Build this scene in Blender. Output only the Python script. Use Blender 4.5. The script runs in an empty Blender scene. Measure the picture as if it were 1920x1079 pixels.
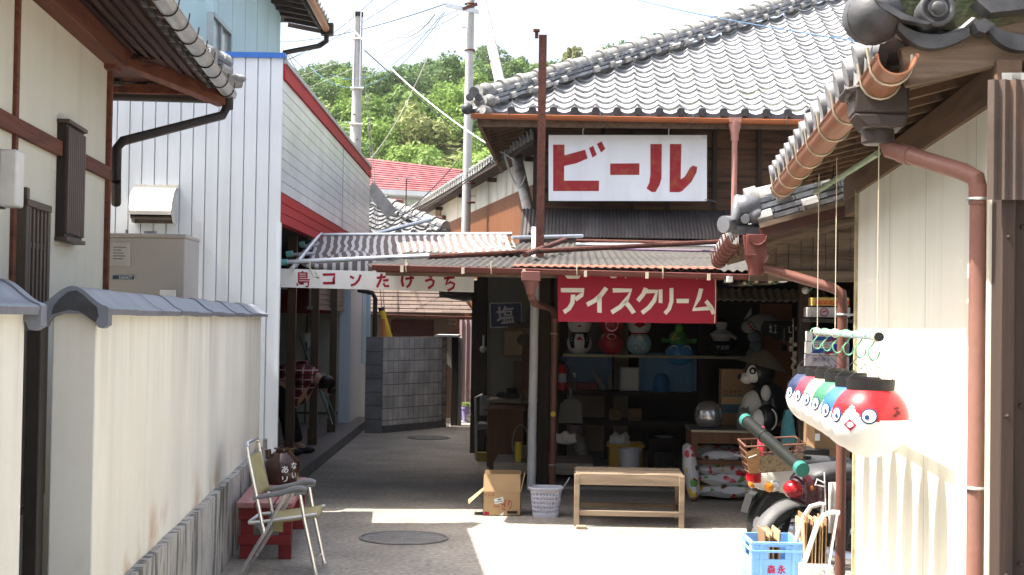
import bpy, bmesh, math, random
from mathutils import Vector, Matrix
from math import sin, cos, pi, radians
random.seed(11)
S = bpy.context.scene
COL = S.collection
V = Vector

# ---------------------------------------------------------------- camera, sky, sun, exposure
FOC, PITCH, ROLL, EYE = 2800.0, radians(1.279), 0.0150, 1.6
_F0 = V((0, cos(PITCH), sin(PITCH))); _R0 = V((1, 0, 0)); _U0 = V((0, -sin(PITCH), cos(PITCH)))
CR = _R0*cos(ROLL) + _U0*sin(ROLL); CU = _U0*cos(ROLL) - _R0*sin(ROLL)
CPOS = V((0, 0, EYE))
cam = bpy.data.cameras.new('camera'); cam.sensor_fit = 'HORIZONTAL'; cam.sensor_width = 36
cam.lens = 36*FOC/1920; cam.clip_start = .05; cam.clip_end = 4000
co = bpy.data.objects.new('camera', cam); COL.objects.link(co); S.camera = co
M = Matrix.Identity(4)
for i in range(3):
    M[i][0], M[i][1], M[i][2], M[i][3] = CR[i], CU[i], -_F0[i], CPOS[i]
co.matrix_world = M

SUN = V((0.55, 0.035, -1.0)).normalized()          # the way the light travels
sun = bpy.data.lights.new('sun', 'SUN'); sun.energy = 5.0; sun.angle = radians(.5); sun.color = (1, .955, .88)
so = bpy.data.objects.new('sun', sun); COL.objects.link(so); so.location = (-20, -8, 40)
so.rotation_euler = SUN.to_track_quat('-Z', 'Y').to_euler()
elev = math.asin(-SUN.z); az = math.atan2(-SUN.x, -SUN.y)      # direction towards the sun
W = bpy.data.worlds.new('World'); S.world = W; W.use_nodes = True
nt = W.node_tree; nt.nodes.clear()
sk = nt.nodes.new('ShaderNodeTexSky'); sk.sky_type = 'NISHITA'; sk.sun_disc = False
sk.sun_elevation = elev; sk.sun_rotation = az; sk.dust_density = 6.0; sk.air_density = 1.0; sk.ozone_density = 1.0
bg = nt.nodes.new('ShaderNodeBackground'); bg.inputs[1].default_value = .15
wo = nt.nodes.new('ShaderNodeOutputWorld'); hs = nt.nodes.new('ShaderNodeHueSaturation'); hs.inputs['Saturation'].default_value = .78; nt.links.new(sk.outputs[0], hs.inputs['Color']); nt.links.new(hs.outputs[0], bg.inputs[0]); nt.links.new(bg.outputs[0], wo.inputs[0])
S.view_settings.view_transform = 'Standard'; S.view_settings.look = 'None'
S.view_settings.exposure = 1.68; S.view_settings.gamma = 1
S.cycles.use_denoising = True
S.cycles.max_bounces = 8; S.cycles.diffuse_bounces = 5; S.cycles.transparent_max_bounces = 8

# ---------------------------------------------------------------- frames: u = across, v = along, z = up
class Fr:
    def __init__(s, vpx):
        s.a = math.atan((vpx-960)/FOC); s.p = V((cos(s.a), -sin(s.a), 0)); s.d = V((sin(s.a), cos(s.a), 0))
    def w(s, u, v, z): return s.p*u + s.d*v + V((0, 0, z))
    def l(s, P): return V((P.dot(s.p), P.dot(s.d), P.z))
    def px(s, x, y, u=None, v=None, z=None):
        """the point where the sight line through a photo pixel meets the plane u, v or z = constant"""
        D = _F0 + CR*((x-960)/FOC) + CU*((539.5-y)/FOC)
        o, d = s.l(CPOS), s.l(D)
        t = (u-o.x)/d.x if u is not None else (v-o.y)/d.y if v is not None else (z-o.z)/d.z
        return o + d*t
L, A, T, R, B, G = Fr(739), Fr(930), Fr(1077), Fr(1240), Fr(450), Fr(960)

# ---------------------------------------------------------------- mesh builder
class MB:
    def __init__(s): s.v = []; s.f = []; s.mi = []; s.m = 0
    def add(s, vs, fs):
        n = len(s.v); s.v += [V(q) for q in vs]
        for f in fs: s.f.append([n+i for i in f]); s.mi.append(s.m)
        return s
    def box(s, x0, x1, y0, y1, z0, z1):
        return s.add([(x, y, z) for z in (z0, z1) for y in (y0, y1) for x in (x0, x1)],
                     [(0,2,3,1),(4,5,7,6),(0,1,5,4),(2,6,7,3),(0,4,6,2),(1,3,7,5)])
    def bar(s, a, b, w, h, up=(0,0,1)):
        a, b, up = V(a), V(b), V(up); d = (b-a).normalized(); sd = d.cross(up)
        if sd.length < 1e-4: sd = V((1,0,0))
        sd.normalize(); up = sd.cross(d)
        vs = [p + sd*(i*w/2) + up*(j*h/2) for p in (a, b) for j in (-1, 1) for i in (-1, 1)]
        return s.add(vs, [(0,2,3,1),(4,5,7,6),(0,1,5,4),(2,6,7,3),(0,4,6,2),(1,3,7,5)])
    def tube(s, pts, r, n=8, cap=True):
        pts = [V(p) for p in pts]; k = len(pts)
        rs = r if isinstance(r, (list, tuple)) else [r]*k
        vs = []; ref = None
        for i, p in enumerate(pts):
            d = (pts[min(i+1, k-1)] - pts[max(i-1, 0)]).normalized()
            if ref is None:
                ref = d.cross(V((0,0,1)))
                if ref.length < .05: ref = d.cross(V((1,0,0)))
            ref = (ref - d*ref.dot(d)).normalized(); o = d.cross(ref)
            vs += [p + ref*(rs[i]*cos(2*pi*j/n)) + o*(rs[i]*sin(2*pi*j/n)) for j in range(n)]
        fs = [(i*n+j, i*n+(j+1)%n, (i+1)*n+(j+1)%n, (i+1)*n+j) for i in range(k-1) for j in range(n)]
        if cap: fs += [tuple(range(n-1, -1, -1)), tuple((k-1)*n+j for j in range(n))]
        return s.add(vs, fs)
    def lathe(s, prof, c=(0,0,0), n=20, M=None, mats=None):
        """prof: (radius, height) pairs, spun round z at c, optionally turned by M first"""
        c = V(c); base = len(s.v); k = len(prof)
        for r, z in prof:
            for j in range(n):
                q = V((r*cos(2*pi*j/n), r*sin(2*pi*j/n), z))
                s.v.append(c + (M @ q if M else q))
        for i in range(k-1):
            for j in range(n):
                s.f.append([base+i*n+j, base+i*n+(j+1)%n, base+(i+1)*n+(j+1)%n, base+(i+1)*n+j]); s.mi.append(mats[i] if mats else s.m)
        for row, rev in ((0, True), (k-1, False)):
            if prof[row][0] > 1e-4:
                f = [base+row*n+j for j in range(n)]; s.f.append(f[::-1] if rev else f); s.mi.append(mats[min(row, k-2)] if mats else s.m)
        return s
    def ball(s, c, rx, ry=None, rz=None, n=18, m=12, M=None):
        ry = rx if ry is None else ry; rz = rx if rz is None else rz
        base = len(s.v); c = V(c)
        for i in range(m+1):
            t = -pi/2 + pi*i/m
            for j in range(n):
                q = V((rx*cos(t)*cos(2*pi*j/n), ry*cos(t)*sin(2*pi*j/n), rz*sin(t))); s.v.append(c + (M @ q if M else q))
        for i in range(m):
            for j in range(n):
                s.f.append([base+i*n+j, base+i*n+(j+1)%n, base+(i+1)*n+(j+1)%n, base+(i+1)*n+j]); s.mi.append(s.m)
        return s
    def poly(s, pts): return s.add(pts, [tuple(range(len(pts)))])
    def prism(s, pts, vec):
        n = len(pts); vec = V(vec); pts = [V(p) for p in pts]
        return s.add(pts + [p+vec for p in pts], [tuple(range(n-1, -1, -1)), tuple(range(n, 2*n))] + [(i, (i+1)%n, n+(i+1)%n, n+i) for i in range(n)])
    def sweep(s, prof, a, b, side, up):
        """a closed 2-D outline carried straight from a to b"""
        a, b, side, up = V(a), V(b), V(side), V(up)
        return s.prism([a + side*p[0] + up*p[1] for p in prof], b-a)
    def grid(s, fn, nu, nv):
        vs = [fn(i/nu, j/nv) for j in range(nv+1) for i in range(nu+1)]
        return s.add(vs, [(j*(nu+1)+i, j*(nu+1)+i+1, (j+1)*(nu+1)+i+1, (j+1)*(nu+1)+i) for j in range(nv) for i in range(nu)])
    def wave(s, o, e, width, run, pitch, amp, th=.004, k=6):
        """corrugated sheet: o = a top corner, e = unit vector across the waves, run = vector along them"""
        o, e, run = V(o), V(e), V(run); up = e.cross(run).normalized()
        if up.z < 0: up = -up
        n = max(2, int(width/pitch*k)); top = [(width*i/n, amp*cos(2*pi*width*i/n/pitch)) for i in range(n+1)]
        vs = [o + e*x + up*(y+dz) + run*t for t in (0, 1) for dz in (0, -th) for x, y in top]; m = n+1
        fs = []
        for i in range(n): fs += [(i, i+1, 2*m+i+1, 2*m+i), (m+i, 3*m+i, 3*m+i+1, m+i+1), (i, m+i, m+i+1, i+1), (2*m+i, 2*m+i+1, 3*m+i+1, 3*m+i)]
        fs += [(0, 2*m, 3*m, m), (n, m+n, 3*m+n, 2*m+n)]
        return s.add(vs, fs)
    def torus(s, c, Rr, r, M=None, n=28, k=10):
        c = V(c); base = len(s.v)
        for i in range(n):
            for j in range(k):
                q = V(((Rr+r*cos(2*pi*j/k))*cos(2*pi*i/n), (Rr+r*cos(2*pi*j/k))*sin(2*pi*i/n), r*sin(2*pi*j/k)))
                s.v.append(c + (M @ q if M else q))
        for i in range(n):
            for j in range(k):
                s.f.append([base+i*k+j, base+((i+1)%n)*k+j, base+((i+1)%n)*k+(j+1)%k, base+i*k+(j+1)%k]); s.mi.append(s.m)
        return s

ORG = {}
def _mesh(name, mb, m, o, bevel, ang):
    me = bpy.data.meshes.new(name)
    me.from_pydata([q - o for q in mb.v], [], mb.f)
    for mm in (m if isinstance(m, (list, tuple)) else [m]): me.materials.append(mm)
    me.polygons.foreach_set('material_index', mb.mi)
    if ang is not None:
        b = bmesh.new(); b.from_mesh(me); bmesh.ops.recalc_face_normals(b, faces=b.faces); b.to_mesh(me); b.free()
        me.shade_smooth(); me.set_sharp_from_angle(angle=radians(ang))
    ob = bpy.data.objects.new(name, me); COL.objects.link(ob)
    if bevel:
        bv = ob.modifiers.new('bevel', 'BEVEL'); bv.width = bevel; bv.segments = 2; bv.limit_method = 'ANGLE'; bv.angle_limit = radians(40)
    return ob
def split(name, pick=None):
    """every loose piece of the parts called name becomes a part of its own"""
    for ob in [o for o in COL.objects if o.type == 'MESH' and o.parent and o.name.split('.')[0] == name and (pick is None or o.parent == pick)]:
        me = ob.data; par = list(range(len(me.vertices)))
        def find(a):
            while par[a] != a: par[a] = par[par[a]]; a = par[a]
            return a
        for e_ in me.edges:
            a, b = find(e_.vertices[0]), find(e_.vertices[1])
            if a != b: par[a] = b
        isl = {}
        for p in me.polygons: isl.setdefault(find(p.vertices[0]), []).append(p)
        if len(isl) < 2: continue
        for ps in isl.values():
            ids = sorted({v for p in ps for v in p.vertices}); mp = {v: i for i, v in enumerate(ids)}
            m2 = bpy.data.meshes.new(name); m2.from_pydata([me.vertices[v].co for v in ids], [], [[mp[v] for v in p.vertices] for p in ps])
            for mm in me.materials: m2.materials.append(mm)
            m2.shade_smooth(); m2.set_sharp_from_angle(angle=radians(35))
            o2 = ob.copy(); o2.data = m2; COL.objects.link(o2); ORG[o2.name] = ORG[ob.name]
        bpy.data.objects.remove(ob)
def tag(o, label=None, cat=None, group=None, kind=None):
    for k, q in (('label', label), ('category', cat), ('group', group), ('kind', kind)):
        if q: o[k] = q
    return o
def thing(name, label, cat, fr=None, o=(0,0,0), group=None):
    fr = fr or G
    e = bpy.data.objects.new(name, None); e.empty_display_size = .1; COL.objects.link(e)
    e.location = fr.w(*o); e.rotation_euler = (0, 0, -fr.a); ORG[e.name] = V(o)
    return tag(e, label, cat, group)
def part(name, mb, m, parent, bevel=0, label=None, ang=35, kind=None):
    ob = _mesh(name, mb, m, ORG[parent.name], bevel, ang); ob.parent = parent; ORG[ob.name] = ORG[parent.name]
    if label: ob['label'] = label
    if kind: ob['kind'] = kind
    return ob
def solo(name, mb, m, label, cat, fr=None, o=(0,0,0), group=None, kind=None, bevel=0, ang=35):
    fr = fr or G
    ob = _mesh(name, mb, m, V(o), bevel, ang); ob.location = fr.w(*o); ob.rotation_euler = (0, 0, -fr.a); ORG[ob.name] = V(o)
    return tag(ob, label, cat, group, kind)
def kids(o): return [c for c in COL.objects if c.parent == o]
def dup(o, loc=None, rotz=None, parent=None, label=None):
    c = o.copy(); COL.objects.link(c); ORG[c.name] = ORG[o.name]
    if parent: c.parent = parent
    if loc is not None: c.location = loc
    if rotz is not None: c.rotation_euler = (0, 0, rotz)
    if label: c['label'] = label
    for k in kids(o): dup(k, parent=c)
    return c

# ---------------------------------------------------------------- materials
def mat(name, c, c2=None, rough=.65, var=.5, scale=6, bump=.15, bscale=40, metal=0, streak=0, sc=(.05,.045,.04), sscale=(9,9,.7),
        spec=.26, rnd=0, coat=0, speck=0, sharp=.28, island=0):
    """plain surface with uneven colour, grain and optional vertical weather streaks"""
    m = bpy.data.materials.new(name); m.use_nodes = True; n = m.node_tree; N = n.nodes; K = n.links.new
    b = N['Principled BSDF']; b.inputs['Roughness'].default_value = rough; b.inputs['Metallic'].default_value = metal
    b.inputs['Specular IOR Level'].default_value = spec; b.inputs['Coat Weight'].default_value = coat
    tc = N.new('ShaderNodeTexCoord'); co = tc.outputs['Object']
    if rnd:
        oi = N.new('ShaderNodeObjectInfo'); va = N.new('ShaderNodeVectorMath'); va.operation = 'MULTIPLY_ADD'
        va.inputs[1].default_value = (1,1,1); K(co, va.inputs[0])
        cm = N.new('ShaderNodeCombineXYZ'); ml = N.new('ShaderNodeMath'); ml.operation = 'MULTIPLY'; ml.inputs[1].default_value = 37
        K(oi.outputs['Random'], ml.inputs[0]); K(ml.outputs[0], cm.inputs[0]); K(cm.outputs[0], va.inputs[2]); co = va.outputs[0]
    no = N.new('ShaderNodeTexNoise'); no.inputs['Scale'].default_value = scale; no.inputs['Detail'].default_value = 6; no.inputs['Roughness'].default_value = .62
    K(co, no.inputs['Vector'])
    mx = N.new('ShaderNodeMix'); mx.data_type = 'RGBA'
    c2 = c2 or tuple(x*.78 for x in c)
    mx.inputs[6].default_value = (*c, 1); mx.inputs[7].default_value = (*c2, 1)
    mr = N.new('ShaderNodeMapRange'); mr.inputs[1].default_value = .5-.35*max(.02, 1-var); mr.inputs[2].default_value = .5+.35*max(.1, 1-var*.6)
    K(no.outputs['Fac'], mr.inputs[0]); K(mr.outputs[0], mx.inputs[0]); out = mx.outputs[2]
    if streak:
        mp = N.new('ShaderNodeMapping'); mp.inputs['Scale'].default_value = sscale; K(co, mp.inputs[0])
        n2 = N.new('ShaderNodeTexNoise'); n2.inputs['Scale'].default_value = 1; n2.inputs['Detail'].default_value = 7; n2.inputs['Distortion'].default_value = .5; K(mp.outputs[0], n2.inputs['Vector'])
        r2 = N.new('ShaderNodeMapRange'); r2.inputs[1].default_value = .5; r2.inputs[2].default_value = .5+sharp; r2.inputs[4].default_value = streak; K(n2.outputs['Fac'], r2.inputs[0])
        m2 = N.new('ShaderNodeMix'); m2.data_type = 'RGBA'; m2.inputs[7].default_value = (*sc, 1); K(r2.outputs[0], m2.inputs[0]); K(out, m2.inputs[6]); out = m2.outputs[2]
    if speck:
        n3 = N.new('ShaderNodeTexNoise'); n3.inputs['Scale'].default_value = speck; n3.inputs['Detail'].default_value = 3; K(co, n3.inputs['Vector'])
        r3 = N.new('ShaderNodeMapRange'); r3.inputs[1].default_value = .35; r3.inputs[2].default_value = .68; r3.inputs[3].default_value = .72; r3.inputs[4].default_value = 1.15; K(n3.outputs['Fac'], r3.inputs[0])
        m3 = N.new('ShaderNodeMix'); m3.data_type = 'RGBA'; m3.blend_type = 'MULTIPLY'; m3.inputs[0].default_value = 1; K(out, m3.inputs[6]); K(r3.outputs[0], m3.inputs[7]); out = m3.outputs[2]
    if island:                                             # every loose piece (tile, slab) a little lighter or darker
        ge = N.new('ShaderNodeNewGeometry'); r4 = N.new('ShaderNodeMapRange'); r4.inputs[3].default_value = 1-island; r4.inputs[4].default_value = 1+island*.6; K(ge.outputs['Random Per Island'], r4.inputs[0])
        m4 = N.new('ShaderNodeMix'); m4.data_type = 'RGBA'; m4.blend_type = 'MULTIPLY'; m4.inputs[0].default_value = 1; K(out, m4.inputs[6]); K(r4.outputs[0], m4.inputs[7]); out = m4.outputs[2]
    K(out, b.inputs['Base Color'])
    if bump:
        nb = N.new('ShaderNodeTexNoise'); nb.inputs['Scale'].default_value = bscale; nb.inputs['Detail'].default_value = 5; K(co, nb.inputs['Vector'])
        bp = N.new('ShaderNodeBump'); bp.inputs['Strength'].default_value = bump; bp.inputs['Distance'].default_value = .01; K(nb.outputs['Fac'], bp.inputs['Height']); K(bp.outputs[0], b.inputs['Normal'])
    return m
def wood(name, c, c2, axis=1, rough=.75, scale=14, stretch=.08, bump=.3):
    m = mat(name, c, c2, rough=rough, bump=0, spec=.22, var=.85); n = m.node_tree; N = n.nodes; K = n.links.new; b = N['Principled BSDF']
    no = [q for q in N if q.bl_idname == 'ShaderNodeTexNoise'][0]; tc = [q for q in N if q.bl_idname == 'ShaderNodeTexCoord'][0]
    mp = N.new('ShaderNodeMapping'); sv = [1, 1, 1]; sv[axis] = stretch; mp.inputs['Scale'].default_value = sv
    K(tc.outputs['Object'], mp.inputs[0]); K(mp.outputs[0], no.inputs['Vector']); no.inputs['Scale'].default_value = scale; no.inputs['Detail'].default_value = 8; no.inputs['Distortion'].default_value = .6
    bp = N.new('ShaderNodeBump'); bp.inputs['Strength'].default_value = bump; bp.inputs['Distance'].default_value = .01; K(no.outputs['Fac'], bp.inputs['Height']); K(bp.outputs[0], b.inputs['Normal'])
    return m
def leafmat(name, c, c2):
    m = bpy.data.materials.new(name); m.use_nodes = True; n = m.node_tree; N = n.nodes; K = n.links.new
    b = N['Principled BSDF']; b.inputs['Roughness'].default_value = .6; b.inputs['Specular IOR Level'].default_value = .25
    ge = N.new('ShaderNodeNewGeometry'); oi = N.new('ShaderNodeObjectInfo')
    a1 = N.new('ShaderNodeMath'); a1.operation = 'MULTIPLY_ADD'; a1.inputs[1].default_value = .5; K(ge.outputs['Random Per Island'], a1.inputs[0])
    m1 = N.new('ShaderNodeMath'); m1.operation = 'MULTIPLY'; m1.inputs[1].default_value = .5; K(oi.outputs['Random'], m1.inputs[0]); K(m1.outputs[0], a1.inputs[2])
    mx = N.new('ShaderNodeMix'); mx.data_type = 'RGBA'; mx.inputs[6].default_value = (*c, 1); mx.inputs[7].default_value = (*c2, 1); K(a1.outputs[0], mx.inputs[0])
    K(mx.outputs[2], b.inputs['Base Color'])
    tr = N.new('ShaderNodeBsdfTranslucent'); K(mx.outputs[2], tr.inputs[0])
    ms = N.new('ShaderNodeMixShader'); ms.inputs[0].default_value = .38; K(b.outputs[0], ms.inputs[1]); K(tr.outputs[0], ms.inputs[2])
    K(ms.outputs[0], N['Material Output'].inputs[0])
    return m
def glass(name, c=(.9,.95,.95), rough=.1):
    m = bpy.data.materials.new(name); m.use_nodes = True; b = m.node_tree.nodes['Principled BSDF']
    b.inputs['Base Color'].default_value = (*c, 1); b.inputs['Roughness'].default_value = rough; b.inputs['Transmission Weight'].default_value = .7
    return m

m_cream = mat('cream_plaster', (.62,.57,.43), (.54,.49,.36), rough=.7, scale=2.5, bump=.06, streak=.22, sc=(.36,.31,.22), sscale=(5,5,.25))
m_creamR = mat('cream_panel', (.75,.735,.635), (.69,.67,.56), rough=.6, scale=2.0, bump=.12, bscale=5, streak=.3, sc=(.45,.41,.30), sscale=(7,7,.15))
m_housewall = mat('house_plaster', (.60,.57,.47), (.54,.52,.42), rough=.6, scale=2, bump=.04, streak=.18, sc=(.30,.27,.22), sscale=(4,4,.2))
m_cap = mat('cap_glaze', (.20,.215,.25), (.13,.135,.15), rough=.42, scale=5, bump=.2, bscale=20)
m_capdark = mat('cap_black_glaze', (.03,.03,.033), (.07,.07,.075), rough=.35, scale=9)
m_plinth = mat('plinth_stone', (.44,.42,.38), (.30,.285,.26), rough=.9, scale=5, bump=.4, streak=.8, sc=(.06,.058,.054), sscale=(13,13,2.4), sharp=.10)
m_dkbrown = mat('dark_brown_metal', (.030,.022,.018), (.02,.015,.012), rough=.5, bump=.05)
m_redwood = wood('red_stained_wood', (.15,.052,.03), (.075,.026,.018), axis=1)
m_soffit = wood('soffit_wood', (.065,.026,.019), (.03,.013,.010), axis=1)
m_tile = mat('smoked_tile', (.47,.47,.475), (.30,.305,.31), rough=.42, scale=9, bump=.15, bscale=30, speck=14, island=.2)
m_tileold = mat('weathered_tile', (.29,.285,.27), (.16,.16,.155), rough=.75, scale=7, bump=.35, bscale=25, speck=18, island=.25)
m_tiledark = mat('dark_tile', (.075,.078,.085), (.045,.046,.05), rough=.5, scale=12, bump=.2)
m_noshi = mat('ridge_slab_tile', (.22,.235,.26), (.12,.125,.135), rough=.6, scale=10, bump=.25, speck=12, island=.3)
m_white = mat('white_siding', (.57,.61,.655), (.50,.54,.585), rough=.36, scale=1.3, bump=.22, bscale=2.2, streak=.5, sc=(.40,.41,.41), sscale=(6,6,.25))
m_whitegloss = mat('white_glossy_siding', (.62,.655,.685), (.48,.52,.555), rough=.24, scale=1.6, bump=.05, bscale=6, streak=.35, sc=(.36,.38,.38), sscale=(1.2,1.2,3))
m_red = mat('red_metal', (.40,.026,.026), (.32,.022,.022), rough=.6, scale=3, bump=.03, spec=.12)
m_blue = mat('blue_trim', (.03,.12,.42), rough=.4)
m_bluewall = mat('pale_blue_siding', (.36,.52,.58), (.31,.46,.53), rough=.55, scale=1.5, bump=.03, streak=.2, sc=(.25,.36,.40))
m_concrete = mat('concrete_pole', (.36,.36,.355), (.29,.29,.285), rough=.85, scale=6, bump=.2, streak=.3, sc=(.24,.24,.23))
m_rust = mat('rusty_steel', (.115,.042,.028), (.055,.02,.016), rough=.85, scale=22, bump=.4, speck=60)
m_copper = mat('copper_brown_pvc', (.29,.125,.068), (.24,.10,.055), rough=.42, scale=4, bump=.02)
m_orange = mat('orange_gutter', (.42,.14,.055), (.35,.11,.045), rough=.4, scale=5, bump=.03)
m_pipe = mat('brown_pvc_pipe', (.155,.068,.05), (.125,.052,.04), rough=.34, scale=4, bump=.02)
m_pinkpipe = mat('faded_pink_pipe', (.38,.19,.155), (.30,.14,.11), rough=.6, scale=7)
m_maroon = mat('maroon_gutter', (.15,.045,.035), (.11,.035,.03), rough=.45, scale=6)
m_steel = mat('galvanised', (.62,.63,.64), (.5,.51,.52), rough=.35, metal=.8, scale=12, bump=.05)
m_alu = mat('aluminium', (.72,.72,.72), (.6,.6,.6), rough=.28, metal=.9, bump=.02)
m_boards = wood('charred_boards', (.115,.062,.036), (.018,.012,.010), axis=0, scale=14, stretch=.06, bump=.5)
m_weather = wood('weathered_timber', (.215,.155,.108), (.06,.042,.03), axis=0, scale=13, stretch=.1, bump=.5)
m_soffit2 = wood('old_rafter_wood', (.15,.095,.06), (.07,.045,.03), axis=1, scale=12)
m_benchwood = wood('bench_timber', (.31,.235,.16), (.17,.125,.088), axis=0, scale=10, stretch=.1)
m_dkwood = wood('dark_post_wood', (.046,.03,.023), (.026,.018,.015), axis=2, scale=12)
m_brownwood = wood('brown_furniture_wood', (.15,.075,.04), (.09,.045,.026), axis=2, scale=10)
m_graywood = wood('grey_table_wood', (.31,.27,.22), (.20,.17,.14), axis=0, scale=10)
m_corrdark = mat('dark_corrugated', (.065,.057,.055), (.045,.04,.04), rough=.6, scale=4, bump=.1, streak=.5, sc=(.13,.12,.115), sscale=(7,.5,.5))
m_corrgrey = mat('grey_corrugated', (.062,.056,.049), (.034,.03,.026), rough=.8, scale=4, bump=.2, speck=20)
m_corrorange = mat('terracotta_corrugated', (.22,.075,.042), (.17,.06,.034), rough=.6, scale=6)
m_signwhite = mat('sign_white', (.86,.87,.89), (.80,.81,.835), rough=.55, scale=2.2, bump=.12, bscale=2.5, streak=.3, sc=(.52,.49,.45), sscale=(4,4,.5))
m_signoff = mat('sign_offwhite', (.74,.74,.72), (.66,.665,.645), rough=.6, scale=3, bump=.02, streak=.25, sc=(.45,.45,.42))
m_redpaint = mat('red_brush_paint', (.33,.018,.026), (.34,.075,.03), rough=.55, scale=7, var=.9, bump=.1)
m_redpaint2 = mat('crimson_paint', (.34,.010,.03), (.28,.010,.026), rough=.5, scale=9)
m_signred = mat('sign_red_cloth', (.30,.013,.028), (.25,.011,.024), rough=.75, scale=3, bump=.05)
m_letter = mat('cream_paint', (.70,.66,.52), (.60,.56,.44), rough=.6, scale=8)
m_black = mat('black_plastic', (.012,.012,.012), (.018,.018,.018), rough=.55, spec=.3, bump=.05)
m_rubber = mat('tyre_rubber', (.02,.02,.02), (.035,.034,.032), rough=.8)
m_wire = mat('black_wire', (.02,.02,.02), rough=.6, bump=0)
m_wirew = mat('white_wire', (.7,.7,.7), rough=.6, bump=0)
m_wireb = mat('blue_wire', (.05,.11,.20), rough=.6, bump=0)
m_string = mat('string', (.6,.54,.40), rough=.9, bump=0)
m_cardb = mat('cardboard', (.40,.27,.14), (.34,.225,.115), rough=.85, scale=5, bump=.06)
m_cardb2 = mat('dark_cardboard', (.25,.155,.08), (.2,.12,.06), rough=.85, scale=5, bump=.06)
m_paperw = mat('white_paper', (.75,.75,.72), rough=.8, bump=.02)
m_lav = mat('lavender_plastic', (.50,.50,.57), (.45,.45,.52), rough=.5, bump=.02)
m_crate = mat('light_blue_plastic', (.20,.42,.78), (.17,.37,.72), rough=.38, bump=.03, scale=3)
m_benchred = mat('worn_red_paint', (.24,.028,.030), (.17,.022,.024), rough=.6, scale=6, bump=.15, bscale=25)
m_benchtop = mat('flaked_red_paint', (.27,.035,.036), (.42,.30,.28), rough=.6, scale=16, var=.2, bump=.25)
m_jar = mat('brown_glaze', (.055,.026,.018), (.032,.016,.012), rough=.18, scale=5, bump=.05, coat=.3)
m_fabric = mat('beige_webbing', (.36,.31,.16), (.28,.24,.12), rough=.9, scale=12)
m_greyplas = mat('grey_plastic', (.20,.205,.21), (.17,.175,.18), rough=.45)
m_block = None
m_yellow = mat('yellow_plastic', (.62,.44,.03), (.5,.36,.03), rough=.45)
m_interior = mat('interior_panel', (.32,.31,.25), (.26,.25,.2), rough=.7, scale=2, streak=.2, sc=(.15,.14,.11))
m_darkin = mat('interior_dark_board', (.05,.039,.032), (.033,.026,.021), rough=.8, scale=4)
# ---------------------------------------------------------------- text and painted strokes
def glyphs(txt, bold=0.0, res=3):
    cu = bpy.data.curves.new('t', 'FONT'); cu.body = txt; cu.size = 1; cu.offset = bold; cu.resolution_u = res
    ob = bpy.data.objects.new('t', cu); COL.objects.link(ob)
    me = bpy.data.meshes.new_from_object(ob.evaluated_get(bpy.context.evaluated_depsgraph_get()))
    vs = [v.co.copy() for v in me.vertices]; fs = [tuple(p.vertices) for p in me.polygons]
    bpy.data.objects.remove(ob); bpy.data.curves.remove(cu); bpy.data.meshes.remove(me)
    if not vs: return [], []
    x0 = min(v.x for v in vs); x1 = max(v.x for v in vs); y0 = min(v.y for v in vs); y1 = max(v.y for v in vs)
    return [((v.x-x0)/(x1-x0), (v.y-y0)/max(1e-6, y1-y0)) for v in vs], fs
def write(mb, txt, o, ex, ey, bold=0.0, lift=(0,0,0)):
    """letters stretched over the parallelogram o, o+ex, o+ey"""
    vs, fs = glyphs(txt, bold); o, ex, ey = V(o)+V(lift), V(ex), V(ey)
    if vs: mb.add([o + ex*a + ey*b for a, b in vs], fs)
def stroke(mb, pts, w, fn, w2=None):
    """a brush stroke of width w along 2-D points; fn maps (x, y) to space"""
    pts = [V((p[0], p[1])) for p in pts]; k = len(pts); lft = []; rgt = []
    for i, p in enumerate(pts):
        d = (pts[min(i+1, k-1)] - pts[max(i-1, 0)]).normalized(); nn = V((-d.y, d.x))
        ww = w if w2 is None else w + (w2-w)*i/(k-1)
        q = nn*(ww/2); e = d*(ww*.22 if i == k-1 else -ww*.22 if i == 0 else 0)
        lft.append(p+q+e*.6); rgt.append(p-q+e)
    vs = [fn(*p) for p in lft] + [fn(*p) for p in rgt]
    mb.add(vs, [(i, i+1, k+i+1, k+i) for i in range(k-1)])

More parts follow.
